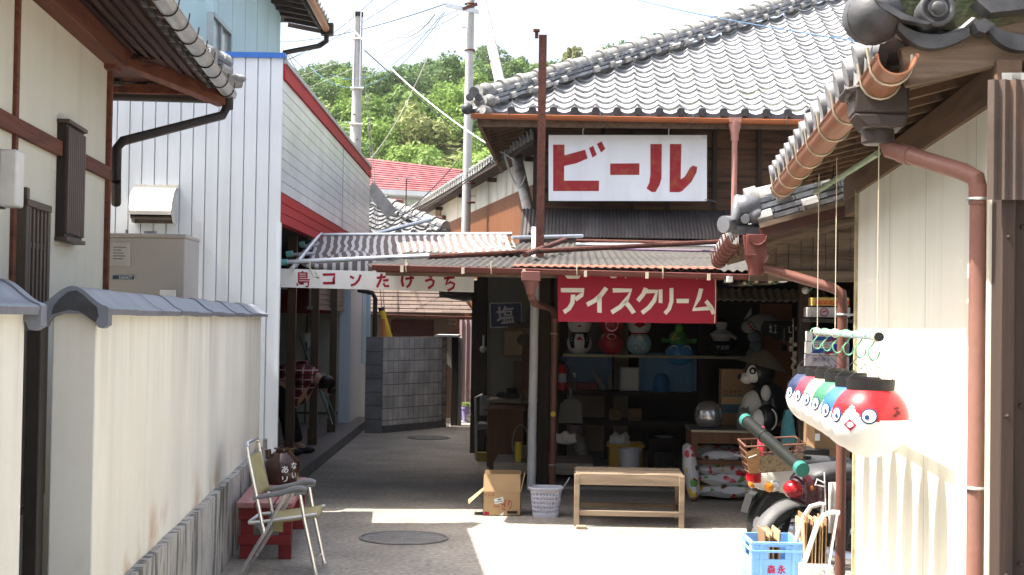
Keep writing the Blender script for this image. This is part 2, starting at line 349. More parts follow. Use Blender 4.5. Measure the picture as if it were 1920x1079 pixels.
# ---------------------------------------------------------------- roof tiles, ridges, gutters
def tile_roof(mb, fr_o, e, n, slope, ncol, nrow, hipL=False, hipR=False, pitch=.265, expo=.235, lip=.036, flip=1, ends=None):
    """rows of S-shaped pan tiles; e = unit vector along the eave, n = unit horizontal vector up the slope"""
    o, e, n = V(fr_o), V(e), V(n); run = expo/math.sqrt(1+slope*slope); Z = V((0,0,1))
    K = 8
    def h(t):
        return -.034*sin(pi*t/.78) if t < .78 else .026*sin(pi*(t-.78)/.22)
    for r in range(nrow):
        b0, b1 = r*run, (r+1)*run + .02
        for c in range(ncol):
            a0 = c*pitch; a1 = a0+pitch; am = (a0+a1)/2
            if hipL and am < b0 - .02: continue
            if hipR and am > ncol*pitch - b0 + .02: continue
            jit = random.uniform(-.005, .005); tilt = random.uniform(-.004, .004)
            lo = []; hi = []; un = []
            for k in range(K+1):
                t = k/K if flip > 0 else 1-k/K
                a = a0 + pitch*k/K; hh = h(t) + jit + tilt*(k/K-.5)
                lo.append(o + e*a + n*b0 + Z*(slope*b0 + hh + lip)); hi.append(o + e*a + n*b1 + Z*(slope*b1 + hh - .001)); un.append(o + e*a + n*(b0+.026) + Z*(slope*(b0+.026) + hh - .004))
            m = K+1
            mb.add(lo+hi+un, [(k, k+1, m+k+1, m+k) for k in range(K)] + [(2*m+k, 2*m+k+1, k+1, k) for k in range(K)])
    if ends is not None:                                   # round caps and curved drops along the eave
        for c in range(ncol):
            a0 = c*pitch; tc = a0 + pitch*(.89 if flip > 0 else .11)
            ends.tube([o + e*tc - n*.045 + Z*.025, o + e*tc + n*.05 + Z*.05], .05, 12)
            top = []; bot = []
            for k in range(K+1):
                t = k/K if flip > 0 else 1-k/K; a = a0+pitch*k/K; hh = h(t)
                top.append(o + e*a - n*.022 + Z*(hh+lip+.002)); bot.append(o + e*a - n*.022 + Z*(hh-.035))
            m = K+1; bk = [q + n*.03 for q in bot]
            ends.add(top+bot+bk, [(k, k+1, m+k+1, m+k) for k in range(K)] + [(m+k, m+k+1, 2*m+k+1, 2*m+k) for k in range(K)])
def ridge(slab, cap, a, b, layers=3, w=.26, hgt=.042, step=.29, capr=.085):
    a, b = V(a), V(b); d = (b-a); ln = d.length; d.normalize(); sd = d.cross(V((0,0,1))).normalized(); up = sd.cross(d)
    for l in range(layers):
        ww = w - l*.022; x = (-.5*(l % 2))*step
        while x < ln:
            x0, x1 = max(0, x), min(ln, x+step-.006)
            j = random.uniform(-.006, .006)
            if x1-x0 > .02: slab.sweep([(-ww/2+j, l*hgt), (ww/2+j, l*hgt), (ww/2+j, l*hgt+hgt*.72), (-ww/2+j, l*hgt+hgt*.72)], a+d*x0, a+d*x1, sd, up)
            x += step
    slab.sweep([(-w/2+.05, 0), (w/2-.05, 0), (w/2-.05, layers*hgt), (-w/2+.05, layers*hgt)], a+d*.02, b-d*.02, sd, up)
    x = 0
    while x < ln-.05:
        p = a + d*x + up*(layers*hgt-.02); j = random.uniform(-.008, .008)
        M3 = Matrix((sd, up, d)).transposed()
        cap.tube([p+up*j, p+d*.07+up*j], capr*1.16, 12); cap.tube([p+d*.06, p+d*(step*.98)], [capr*1.02, capr*.9], 12)
        if random.random() < .95:
            for q in (-1, 1):
                c0 = a + d*(x+.02) + sd*(q*(w/2+.0)) + up*hgt*.5
                cap.tube([c0, c0+d*.09], .043, 8)
                c0 = a + d*(x+.16) + sd*(q*(w/2-.035)) + up*hgt*(layers-.8)
                cap.tube([c0, c0+d*.08], .036, 8)
        x += step
def half(r, t=.004, n=10, lip=0):
    o = [(r*cos(pi+pi*i/n), r*sin(pi+pi*i/n)) for i in range(n+1)]
    return o + [(-(r-t)*cos(pi+pi*i/n)*1, (r-t)*sin(pi+pi*i/n)) for i in range(n+1)]
def gutter(mb, br, a, b, r=.055, gap=.6, n=10):
    a, b = V(a), V(b); d = (b-a).normalized(); sd = d.cross(V((0,0,1))).normalized(); up = sd.cross(d)
    mb.sweep(half(r, .005, n), a, b, sd, up)
    for q in (-1, 1): mb.tube([a+sd*(q*r), b+sd*(q*r)], .006, 6)
    if br is not None:
        k = max(2, int((b-a).length/gap))
        for i in range(k):
            c = a + d*((b-a).length*(i+.4)/k)
            br.tube([c - sd*(r+.004) + up*.03] + [c + sd*((r+.004)*cos(pi+pi*j/8)) + up*((r+.004)*sin(pi+pi*j/8)) for j in range(9)] + [c + sd*(r+.012) + up*.05], .005, 5)

# ================================================================ THE SETTING
def sheet(mb, x0, x1, y0, y1, n, m, fz=lambda x, y: 0):
    mb.grid(lambda a, b: (x0+(x1-x0)*a, y0+(y1-y0)*b, fz(x0+(x1-x0)*a, y0+(y1-y0)*b)), n, m)
m_ground = mat('worn_concrete', (.365,.33,.28), (.205,.19,.168), rough=.9, scale=1.7, bump=.3, bscale=45, speck=26, var=.3, streak=.55, sc=(.13,.125,.115), sscale=(.9,.5,1))
mb = MB(); sheet(mb, -400, 400, -300, 900, 4, 4)
solo('ground', mb, m_ground, 'worn pale concrete paving of the lane and yard', 'ground', kind='structure')

def hill_z(x, y):
    if y < 62: return 0
    ridge_z = 37 + 2.4*sin(x*.05) - max(0, -x-42)*.22
    t = min(1, (y-62)/165); z = ridge_z*(t**.92)
    if y > 227: z -= (y-227)*.12
    return z + 1.2*sin(x*.21)*sin(y*.13)*min(1, (y-62)/20)
m_hill = mat('hill_scrub', (.105,.15,.035), (.19,.17,.085), rough=.95, scale=.09, bump=.6, bscale=.8, speck=1.2)
mb = MB(); sheet(mb, -150, 190, 62, 330, 70, 56, hill_z)
solo('hill', mb, m_hill, 'green wooded hillside rising behind the village roofs', 'hill', kind='structure', ang=180)

# trees on the hill: five crowns, shared by many trees
def crown(seed, rad, hgt, lumps, leaves, size, feather=False):
    rnd = random.Random(seed); mb = MB(); cs = []
    for i in range(lumps):
        t = rnd.random(); a = rnd.uniform(0, 2*pi); rr = rad*math.sqrt(rnd.random())*.72
        cs.append((V((rr*cos(a), rr*sin(a), hgt*(.32+.62*t)*(1-.25*(rr/rad)**2))), rad*rnd.uniform(.26, .5)))
    for i in range(leaves):
        c, r = rnd.choice(cs)
        d = V((rnd.gauss(0,1), rnd.gauss(0,1), rnd.gauss(0,1)+.25)).normalized()
        p = c + d*r*rnd.uniform(.72, 1.08)
        if feather: p = c + V((d.x*r*.6, d.y*r*.6, d.z*r*1.6))
        nn = (d + V((rnd.gauss(0,.5), rnd.gauss(0,.5), rnd.gauss(0,.5)))).normalized()
        e1 = nn.orthogonal().normalized(); e2 = nn.cross(e1); a = rnd.uniform(0, 2*pi)
        x = e1*cos(a)+e2*sin(a); y = e2*cos(a)-e1*sin(a); s = size*rnd.uniform(.6, 1.3)
        mb.add([p-x*s*.5, p+y*s*.32-x*s*.1, p+x*s*.55, p-y*s*.32-x*s*.1], [(0,1,2,3)])
    tk = MB(); tk.tube([(0,0,-.6), (.06*rad,0,hgt*.3), (0,.06*rad,hgt*.6)], [rad*.075, rad*.055, rad*.03], 7)
    for i in range(5):
        c, r = rnd.choice(cs); tk.tube([(0,0,hgt*(.2+.08*i)), c*.6+V((0,0,hgt*.12)), c], [rad*.035, rad*.022, rad*.008], 5)
    return mb, tk
m_bark = mat('bark', (.12,.09,.065), (.07,.055,.04), rough=.95, bump=.4)
lm = [leafmat('leaf_deep', (0.060,0.108,0.036), (0.104,0.168,0.052)), leafmat('leaf_fresh', (0.132,0.216,0.040), (0.208,0.304,0.068)),
      leafmat('leaf_mid', (0.096,0.168,0.038), (0.168,0.252,0.060)), leafmat('leaf_olive', (0.160,0.200,0.060), (0.248,0.264,0.104)), leafmat('leaf_bamboo', (0.184,0.216,0.072), (0.288,0.288,0.128))]
TK = [('deep_green_tree', 'deep green rounded broadleaf tree on the wooded hill', lm[0], (3.4, 6.2, 11, 1900, .42)),
      ('fresh_green_tree', 'fresh yellow-green spreading tree on the wooded hill', lm[1], (3.2, 5.0, 12, 1900, .40)),
      ('broadleaf_tree', 'mid green bushy tree on the wooded hill', lm[2], (2.9, 5.2, 10, 1700, .40)),
      ('olive_tree', 'dull olive green low tree on the wooded hill', lm[3], (2.6, 3.8, 10, 1500, .38))]
protos = []
for i, (nm, lb, ml, (r, h, lu, lv, sz)) in enumerate(TK):
    for s in range(2):
        e = thing(nm, lb, 'tree', group='trees on the wooded hill')
        c, t = crown(31*i+s*7+3, r, h, lu, lv, sz); part('crown', c, ml, e, ang=None); part('trunk', t, m_bark, e)
        protos.append(e)
bam = thing('bamboo_clump', 'feathery yellowish bamboo clump along the hilltop', 'bamboo', group='bamboo clumps along the hilltop')
c, t = crown(99, 1.7, 4.6, 14, 1700, .42, True); part('crown', c, lm[4], bam, ang=None)
t = MB()
for i in range(6): t.tube([(.5*cos(i*1.1), .5*sin(i*1.1), -.5), (.7*cos(i*1.1), .7*sin(i*1.1), 2.4), (.9*cos(i*1.1), .9*sin(i*1.1), 3.9)], [.05,.04,.015], 5)
part('stems', t, lm[3], bam)
rnd = random.Random(5); used = set(); nb = 0; nt_ = 0
for gy in range(40):
    y = 80 + gy*3.9
    if y > 229: break
    x = -.155*y
    while x < .125*y + 3:
        xx = x + rnd.uniform(-1.6, 1.6); yy = y + rnd.uniform(-1.6, 1.6)
        zz = hill_z(xx, yy); py = 602 - (zz+3-1.6)*FOC/yy; pxx = 960 + xx*FOC/yy
        top = y > 195
        keep = rnd.random() < (.60 if y < 150 else .74)
        if pxx < 540 or pxx > 1280 or (pxx > 1010 and py > 170-.25*(pxx-1010)+20): keep = False
        if keep:
            if top and 930 < pxx < 1140 and rnd.random() < .85: src, nb = bam, nb+1; k = 'b'
            else:
                w = rnd.random(); low = (yy < 125)
                if top: k = 0 if w < .75 else 2
                elif low: k = 1 if w < .72 else 2 if w < .9 else 0
                else: k = 0 if w < .17 else 1 if w < .48 else 2 if w < .75 else 3
                k = k*2 + rnd.randrange(2); src = protos[k]; nt_ += 1
            first = k not in used; used.add(k)
            ob = src if first else dup(src)
            ob.location = (xx, yy, zz-.2); ob.rotation_euler = (0, 0, rnd.uniform(0, 6.28)); sc = rnd.uniform(.62, 1.12)*(1.0 if not top else .95)*(.8 if low and not top else 1)
            ob.scale = (sc, sc, sc*rnd.uniform(.85, 1.1))
        x += rnd.uniform(3.2, 5.2)
print('trees', nt_, 'bamboo', nb)
mb = MB(); rnd = random.Random(8)                          # low scrub between the trees: nobody could count it
for i in range(26000):
    yy = 66 + 165*rnd.random()**1.15; xx = rnd.uniform(-.16*yy, .13*yy)
    s = rnd.uniform(.25, .6); z = hill_z(xx, yy) + abs(rnd.gauss(0, .45)); a = rnd.uniform(0, 6.28); tl = rnd.uniform(-.6, .9)
    x = V((cos(a), sin(a), rnd.uniform(-.3,.3)))*s; y = V((-sin(a)*cos(tl), cos(a)*cos(tl), sin(tl)))*s*.5; p = V((xx, yy, z))
    mb.add([p-x, p+y, p+x, p-y], [(0,1,2,3)])
solo('undergrowth', mb, leafmat('scrub_leaf', (.10,.15,.035), (.24,.25,.10)), 'yellow-green scrub covering the hillside between the trees', 'undergrowth', kind='stuff', ang=None)

# ================================================================ LEFT GARDEN WALL (two lengths with a gate between)
m_wallpl = mat('wall_plaster', (.78,.75,.65), (.69,.66,.57), rough=.75, scale=1.6, bump=.05, streak=.7, sc=(.47,.45,.41), sscale=(3,2.2,.16))
_n = m_wallpl.node_tree; _N = _n.nodes; _K = _n.links.new; _b = _N['Principled BSDF']; _src = _b.inputs['Base Color'].links[0].from_socket
_tc = _N.new('ShaderNodeTexCoord'); _sp = _N.new('ShaderNodeSeparateXYZ'); _K(_tc.outputs['Object'], _sp.inputs[0])
_mr = _N.new('ShaderNodeMapRange'); _mr.inputs[1].default_value = .50; _mr.inputs[2].default_value = .78; _mr.inputs[3].default_value = 1; _mr.inputs[4].default_value = 0; _K(_sp.outputs[2], _mr.inputs[0])
_no = _N.new('ShaderNodeTexNoise'); _no.inputs['Scale'].default_value = 3.2; _no.inputs['Detail'].default_value = 6; _K(_tc.outputs['Object'], _no.inputs['Vector'])
_m2 = _N.new('ShaderNodeMapRange'); _m2.inputs[1].default_value = .52; _m2.inputs[2].default_value = .72; _K(_no.outputs['Fac'], _m2.inputs[0])
_mm = _N.new('ShaderNodeMath'); _mm.operation = 'MULTIPLY'; _K(_mr.outputs[0], _mm.inputs[0]); _K(_m2.outputs[0], _mm.inputs[1])
_mx = _N.new('ShaderNodeMix'); _mx.data_type = 'RGBA'; _mx.inputs[7].default_value = (.42,.22,.08,1); _K(_mm.outputs[0], _mx.inputs[0]); _K(_src, _mx.inputs[6])
_t1 = _N.new('ShaderNodeMapRange'); _t1.inputs[1].default_value = 1.05; _t1.inputs[2].default_value = 1.6; _K(_sp.outputs[2], _t1.inputs[0])     # rain runs below the cap
_mp = _N.new('ShaderNodeMapping'); _mp.inputs['Scale'].default_value = (5, 5, .22); _K(_tc.outputs['Object'], _mp.inputs[0]); _n3 = _N.new('ShaderNodeTexNoise'); _n3.inputs['Scale'].default_value = 1.4; _n3.inputs['Detail'].default_value = 7; _K(_mp.outputs[0], _n3.inputs['Vector'])
_t2 = _N.new('ShaderNodeMapRange'); _t2.inputs[1].default_value = .5; _t2.inputs[2].default_value = .68; _K(_n3.outputs['Fac'], _t2.inputs[0]); _t3 = _N.new('ShaderNodeMath'); _t3.operation = 'MULTIPLY'; _K(_t1.outputs[0], _t3.inputs[0]); _K(_t2.outputs[0], _t3.inputs[1])
_t4 = _N.new('ShaderNodeMath'); _t4.operation = 'MULTIPLY'; _t4.inputs[1].default_value = .42; _K(_t3.outputs[0], _t4.inputs[0]); _m5 = _N.new('ShaderNodeMix'); _m5.data_type = 'RGBA'; _m5.inputs[7].default_value = (.33,.29,.22,1); _K(_t4.outputs[0], _m5.inputs[0]); _K(_mx.outputs[2], _m5.inputs[6]); _K(_m5.outputs[2], _b.inputs['Base Color'])
def garden_wall(v0, v1, label, endcap):
    e = thing('garden_wall', label, 'wall', L, (-1.17, v0, 0))
    mb = MB(); mb.box(-1.25, -1.09, v0, v1, 0, 1.62); part('plaster', mb, m_wallpl, e, bevel=.006)
    mb = MB()
    k = max(2, int((v1-v0)/.06)); rn = random.Random(2)
    n = 60; tp = [(v0+(v1-v0)*i/n, .53 + .002*sin(i*.9) + rn.uniform(-.001, .001)) for i in range(n+1)]
    mb.prism([(-1.09, v0, 0)] + [(-1.09, v, z) for v, z in tp] + [(-1.09, v1, 0)], (.045, 0, 0)); mb.box(-1.05, -1.02, v1-.12, v1+.0, 0, .60)
    part('plinth', mb, m_plinth, e, ang=60)
    cap = MB(); cap2 = MB(); prof = []
    for i in range(15):
        t = -1+2*i/14; prof.append((t*.125, 1.628+.074*(cos(pi*t*.94)*.5+.5)))
    under = [(p[0]*.9, p[1]-.04 if abs(p[0]) < .1 else p[1]-.055) for p in prof[::-1]]
    top_ = [(-.131, 1.622)] + prof + [(.131, 1.622)]
    full = top_ + [(.127, 1.600), (.085, 1.603), (-.085, 1.603), (-.127, 1.600)]
    endp = top_ + [(.131, 1.560), (.112, 1.548)] + [(.085*cos(pi*i/8)*1.12, 1.552+.052*sin(pi*i/8)) for i in range(9)] + [(-.112, 1.548), (-.131, 1.560)]
    vv_ = v0-.055 if endcap else v1-.02; cap.sweep(endp, (-1.17, vv_, .002), (-1.17, vv_+.075, .002), (1,0,0), (0,0,1))
    n = max(1, round((v1-v0)/.62))
    for i in range(n):
        a = v0 - (.05 if i == 0 else 0) + (v1-v0)*i/n; b = v0+(v1-v0)*(i+1)/n - .006 + (.05 if i == n-1 else 0); j = rn.uniform(-.004, .004)
        cap.sweep(full, (-1.17+j, a, j), (-1.17+j, b, j), (1,0,0), (0,0,1))
    part('cap', cap, m_cap, e, ang=40)
    if endcap:
        blk = MB(); pts = [(-1.165+x, v0-.0575, z) for x, z in ((-.07,1.63),(-.05,1.655),(-.02,1.682),(.01,1.688),(.035,1.672),(.06,1.648),(.085,1.628),(.092,1.595),(.08,1.572),(.05,1.592),(.02,1.612),(-.015,1.616),(-.05,1.606),(-.078,1.598))]
        blk.poly(pts); part('worn_glaze', blk, m_capdark, e)
    return e
garden_wall(L.px(181,640,u=-1.09).y, L.px(489,640,u=-1.09).y, 'long cream plaster garden wall with blue-grey tile cap and stained stone plinth', True)
garden_wall(1.2, L.px(41,850,u=-1.09).y, 'short cream garden wall end beside the dark gate post at the frame edge', False)
mb = MB(); e = thing('garden_gate', 'dark brown metal gate recessed between the two cream garden walls', 'gate', L, (-1.2, 4.9, 0))
mb.box(-1.20, -1.10, 4.48, 4.56, 0, 1.575); mb.box(-1.315, -1.265, 5.50, 5.60, 0, 1.59); mb.box(-1.30, -1.27, 4.56, 5.5, 1.54, 1.58)
part('frame', mb, m_dkbrown, e, bevel=.004)
mb = MB()
for i in range(16): mb.box(-1.33, -1.315, 4.5+i*.045, 4.535+i*.045, .05, 1.5)
mb.box(-1.345, -1.33, 4.5, 5.21, .05, 1.5); part('sliding_leaf', mb, m_dkbrown, e, bevel=.002)

# ================================================================ CREAM HOUSE BEHIND THE WALL
def LP(x, y, u=-2.02): return L.px(x, y, u=u)
e = thing('cream_house', 'cream plastered house with red-brown timber trim and deep tiled eaves on the lane', 'house', L, (-2.02, 10.6, 0)); house = e
mb = MB(); mb.box(-7, -2.02, .6, 10.6, 0, 3.46); part('wall', mb, m_housewall, e)
q = LP(205, 317); q2 = LP(205, 341); mb = MB(); mb.box(-2.02, -1.985, .6, 10.6, q2.z, q.z); part('beam', mb, m_redwood, e, bevel=.004)
mb = MB(); mb.box(-2.05, -1.985, 10.57, 10.625, 0, 3.46); part('corner_post', mb, m_redwood, e, bevel=.004)
a = LP(26, 200).y; mb = MB(); mb.box(-2.02, -1.998, a-.03, a+.03, 0, 3.46); part('batten', mb, m_redwood, e, bevel=.004)
mb = MB(); mb.box(-2.02, -1.9, .6, 10.6, 3.33, 3.47); part('wall_plate', mb, m_redwood, e, bevel=.005)
# shutter box
a0, a1 = L.px(126, 330, u=-1.955).y, L.px(159, 340, u=-1.955).y; zt, zb = L.px(126, 230, u=-1.955).z, L.px(126, 445, u=-1.955).z
mb = MB(); mb.box(-2.02, -1.965, a0, a1, zb, zt)
sh = part('shutter_box', mb, m_dkbrown, e, bevel=.004)
mb = MB(); n = 9
for i in range(n): mb.box(-1.965, -1.95, a0+(a1-a0)*(i+.12)/n, a0+(a1-a0)*(i+.88)/n, zb+.02, zt-.02)
mb.box(-2.02, -1.945, a0-.015, a1+.015, zt, zt+.025); mb.box(-2.02, -1.945, a0-.015, a1+.015, zb-.025, zb); part('slats', mb, mat('shutter_brown', (.085,.055,.045), (.065,.042,.035), rough=.5), sh, bevel=.003)
# lattice window
a0, a1 = LP(33, 450).y, LP(70, 450).y; zt = LP(50, 392).z; zb = zt-1.6
mb = MB(); mb.box(-2.02, -1.96, a0-.06, a0, zb, zt+.1); mb.box(-2.02, -1.96, a1, a1+.06, zb, zt); mb.box(-2.02, -1.955, a0-.06, a1+.06, zt, zt+.04)
m_lat = mat('lattice_brown', (.105,.078,.058), (.08,.058,.042), rough=.6); wn = part('lattice_window', mb, m_lat, e, bevel=.004)
mb = MB(); mb.box(-2.015, -2.005, a0, a1, zb, zt); part('pane', mb, mat('frosted_pane', (.16,.18,.19), rough=.25, bump=0), wn)
mb = MB()
for i in range(5): b = a0+(a1-a0)*(i+.5)/5; mb.box(-1.985, -1.965, b-.02, b+.02, zb, zt)
for i in range(5): z = zt-.2-i*.36; mb.box(-1.995, -1.972, a0, a1, z-.015, z+.015)
part('lattice', mb, m_lat, wn)
# porch lamp
a0, a1 = L.px(16, 330, u=-1.88).y, L.px(45, 330, u=-1.82).y; zt, zb = L.px(25, 278, u=-1.86).z, L.px(25, 390, u=-1.86).z
mb = MB(); mb.box(-2.02, -1.93, a0-.02, a0+.16, zb, zt); lp = part('porch_lamp', mb, m_black, e, bevel=.004)
mb = MB(); mb.box(-1.93, -1.84, a0, a0+.15, zb+.005, zt-.005); part('shade', mb, mat('opal_acrylic', (.72,.70,.66), rough=.35, bump=0), lp, bevel=.012)
# eaves: soffit boards, rafters, hip rafter, tiles, gutter
mb = MB()
ev0, ev1, eu = .8, 11.7, -1.36
for i in range(15):
    t0, t1 = i/15, (i+1.0)/15; ua, ub = -2.0+(eu+2.0)*t0, -2.0+(eu+2.0)*t1; za, zb_ = 3.50-.16*t0-.018*(i % 2), 3.50-.16*t1-.018*(i % 2)
    mb.add([(ua, ev0, za), (ub, ev0, zb_), (ub, 10.6+(ub+2.02)*1.62, zb_), (ua, 10.6+(ua+2.02)*1.62, za)], [(0,1,2,3)])
    mb.add([(ua, ev0, za+.03), (ub+.02, ev0, zb_+.03), (ub+.02, 10.6+(ub+2.02)*1.62, zb_+.03), (ua, 10.6+(ua+2.02)*1.62, za+.03)], [(0,1,2,3)])
part('soffit', mb, m_soffit, e)
mb = MB()
for i in range(5): mb.bar((-2.3-i*.42, 10.6, 3.53), (-2.3-i*.42, 11.68, 3.36), .05, .07)
part('rafters', mb, m_soffit, e)
mb = MB(); mb.bar((-2.06, 10.52, 3.45), (eu+.02, 11.68, 3.29), .11, .13); mb.box(-2.1, -1.94, 10.45, 10.66, 3.3, 3.52); part('hip_rafter', mb, m_redwood, e, bevel=.005)
mb = MB(); mb.add([(-2.02,10.62,3.56), (-4.6,10.62,3.56), (-4.6,11.7,3.40), (eu,11.7,3.40)], [(0,1,2,3)]); mb.box(-4.6, eu, 11.65, 11.7, 3.31, 3.38); part('far_soffit', mb, m_redwood, e)
mb = MB(); en = MB()
tile_roof(mb, (eu-.06, 11.78, 3.39), (0,-1,0), (-1,0,0), .45, 40, 12, hipL=True, flip=-1, ends=en)
tile_roof(mb, (-4.6, 11.78, 3.39), (1,0,0), (0,-1,0), .45, 12, 12, hipR=True, ends=en)
rf = part('tiled_roof', mb, m_tile, e, ang=50); part('eave_tiles', en, m_tiledark, rf)
mb = MB(); mb.box(-4.6, eu-.03, 10.7, 11.72, 3.41, 3.43); part('roof_board', mb, m_soffit, e)
sl = MB(); cp = MB(); ridge(sl, cp, (eu-.02, 11.75, 3.46), (eu-3.0, 8.75, 4.85), 3); part('hip_ridge', sl, m_noshi, rf); part('ridge_caps', cp, m_tileold, rf)
mb = MB(); br = MB(); gutter(mb, br, (eu+.055, .8, 3.40), (eu+.055, 11.75, 3.335), .055, .42, 12)
mb.tube([(eu+.055, 11.75, 3.335), (eu+.055, 11.76, 3.335)], .056, 12)
g = part('gutter', mb, mat('silver_gutter', (.42,.42,.42), (.33,.33,.33), rough=.3, metal=.4, bump=.02), e); part('gutter_bracket', br, m_dkbrown, g)
mb = MB(); mb.tube([(eu+.055, 11.65, 3.30), (eu+.055, 11.65, 3.2)], .042, 10); mb.tube([(eu+.055, 11.65, 3.24), (eu+.02, 11.62, 3.15), (-1.93, 10.72, 2.83), (-1.97, 10.72, 2.78), (-1.97, 10.72, .1)][:4]+[(-1.97,10.72,2.55)], .035, 10); mb.tube([(-1.97,10.72,2.55),(-2.0,10.9,2.4)], .035, 10)
mb.tube([(-1.97,10.85,3.27),(-4.6,10.85+.5,3.30)], .03, 8); part('downpipe', mb, m_dkbrown, e)
mb = MB(); gutter(mb, None, (-4.6, 11.77, 3.32), (eu+.02, 11.77, 3.31), .05); part('far_gutter', mb, m_dkbrown, e)
mb = MB()
for i in range(36): mb.tube([(eu-.02+.035*cos(t_), 2.2+i*.265, 3.385+.04*sin(t_)) for t_ in [pi+pi*k/8 for k in range(9)]], .010, 6)
part('tile_hook', mb, m_tileold, rf); mb = MB(); mb.ball((eu+.10, 11.83, 3.47), .075, .05, .035); mb.tube([(eu-.0, 11.8, 3.44), (eu+.13, 11.86, 3.45)], [.06, .05], 10); mb.box(eu-.12, eu-.02, 11.55, 11.8, 3.45, 3.66); part('corner_tile', mb, m_tileold, rf)

# water heater beside it
def AP(x, y, v): return A.px(x, y, v=v)
a, b = AP(196, 440, 11.4), AP(347, 448, 11.4)
e = thing('water_heater', 'beige upright water heater cabinet between cream house and white siding', 'water heater', A, ((a.x+b.x)/2, 11.6, 0))
mb = MB(); mb.box(a.x, b.x, 11.4, 11.95, .1, a.z-.02); mb.box(a.x-.006, b.x+.006, 11.39, 11.96, a.z-.02, a.z+.012)
for uu in (a.x+.06, b.x-.06): mb.box(uu-.04, uu+.04, 11.45, 11.9, 0, .1)
mh = mat('heater_beige', (.37,.34,.31), (.345,.32,.29), rough=.5, bump=.01); part('casing', mb, mh, e, bevel=.008)
mb = MB(); mb.box(a.x+.03, a.x+.2, 11.392, 11.4, a.z-.24, a.z-.06); part('label_plate', mb, mat('pale_plate', (.46,.44,.40), rough=.5), e, bevel=.002)
mb = MB(); mb.box(a.x+.07, a.x+.23, 11.394, 11.4, a.z-.34, a.z-.31); mb.m = 1
write(mb, 'DIAHOT', (a.x+.12, 11.391, a.z-.338), (.10, 0, 0), (0, 0, .024))
mb.m = 2
for i in range(16): mb.box(a.x+.075, a.x+.14+.1*random.random(), 11.396, 11.4, a.z-.475-i*.022, a.z-.468-i*.022)
for i in range(5): mb.box(a.x+.07, a.x+.13+.04*random.random(), 11.389, 11.3925, a.z-.10-i*.022, a.z-.093-i*.022)
part('marking', mb, [mat('badge_blue', (.04,.09,.13), rough=.4), m_paperw, mat('small_print', (.17,.16,.15), rough=.7)], e)
mb = MB(); mb.tube([(a.x+.3, 11.6, a.z), (a.x+.3, 11.6, a.z+.04)], .05, 12); mb.tube([(a.x+.12, 11.6, a.z), (a.x+.12, 11.6, a.z+.05)], .012, 8); part('valve', mb, m_greyplas, e)
mb = MB(); q = AP(313, 550, 11.35); mb.box(q.x-.06, q.x+.06, 11.37, 11.395, q.z-.06, q.z+.025); part('controller', mb, m_paperw, e, bevel=.004)
mb = MB(); mb.tube([(a.x-.1, 11.5, 1.2), (a.x-.1, 11.5, 1.75), (a.x-.06, 11.5, 1.8), (a.x, 11.5, 1.8)], .025, 8); part('pipe', mb, m_rust, e)
# ================================================================ WHITE AND RED SHOP ON THE LANE (frame A)
e = thing('white_shop', 'white ribbed-metal shop with red fascia bands, open front and raised tiled step', 'shop', A, (-1.83, 12.6, 0)); wshop = e
SU, S0, S1, SZ = -1.83, 12.6, 21.4, 3.76
mb = MB()
u = SU; prof = []
while u > -6.2:
    prof += [(u, 0), (u-.096, 0), (u-.099, .014), (u-.105, .014), (u-.107, 0)]; u -= .107
mb.prism([(p[0], S0+p[1], 0) for p in prof] + [(u, S0+.1, 0), (SU-.03, S0+.1, 0), (SU, S0+.03, 0)], (0, 0, 3.79)); part('front_wall', mb, m_white, e, ang=20)
mb = MB(); mb.box(-6.2, SU+.02, S0-.02, S0+.12, 3.79, 3.835); part('blue_cap', mb, m_blue, e)
mb = MB(); mb.box(SU-.005, SU+.012, S0-.012, S0+.03, .12, 2.4); part('corner_trim', mb, m_white, e)
def siding(name, z0, z1, m, step=.105, v0=S0+.03, v1=S1, uu=SU):
    mb = MB(); n = max(1, round((z1-z0)/step))
    pts = []
    for i in range(n):
        a = z0+(z1-z0)*i/n; b = z0+(z1-z0)*(i+1)/n
        pts += [(uu, v0, a+.006), (uu, v0, b-.004), (uu-.01, v0, b-.002), (uu-.01, v0, b+.004)]
    mb.prism(pts + [(uu-.06, v0, z1), (uu-.06, v0, z0)], (0, v1-v0, 0)); part(name, mb, m, e, ang=20)
siding('upper_siding', 2.66, 3.62, m_whitegloss, .095); siding('red_band', 2.40, 2.658, m_red, .09); 
mb = MB(); mb.box(SU-.02, SU+.02, S0+.025, S1, 3.62, 3.69); mb.box(SU-.02, SU+.012, S0+.025, S1, 3.693, 3.75); part('red_cornice', mb, m_red, e)
mb = MB(); mb.box(SU-.12, SU+.03, S0+.025, S1+.02, 3.75, 3.79); part('flashing', mb, mat('grey_flashing', (.36,.38,.38), rough=.4, metal=.3), e)
mb = MB(); v = A.px(641, 437, u=SU).y; mb.box(SU, SU+.004, v-.012, v+.012, 2.66, 3.62); part('panel_joint', mb, m_greyplas, e)
m_palewall = mat('bluish_white_panel', (.50,.58,.64), (.46,.54,.60), rough=.5, scale=2, streak=.2, sc=(.35,.4,.45))
mb = MB(); mb.box(-6, -2.05, 21.15, 23.7, 0.0, 2.5); part('end_wall', mb, m_palewall, e)
mb = MB(); mb.box(-2.07, -2.035, 22.9, 23.72, .9, 2.45); mb.box(-2.07, -1.98, 23.55, 23.7, .85, 2.0); part('end_panel', mb, mat('sky_blue_panel', (.32,.50,.62), rough=.5), e, bevel=.01)
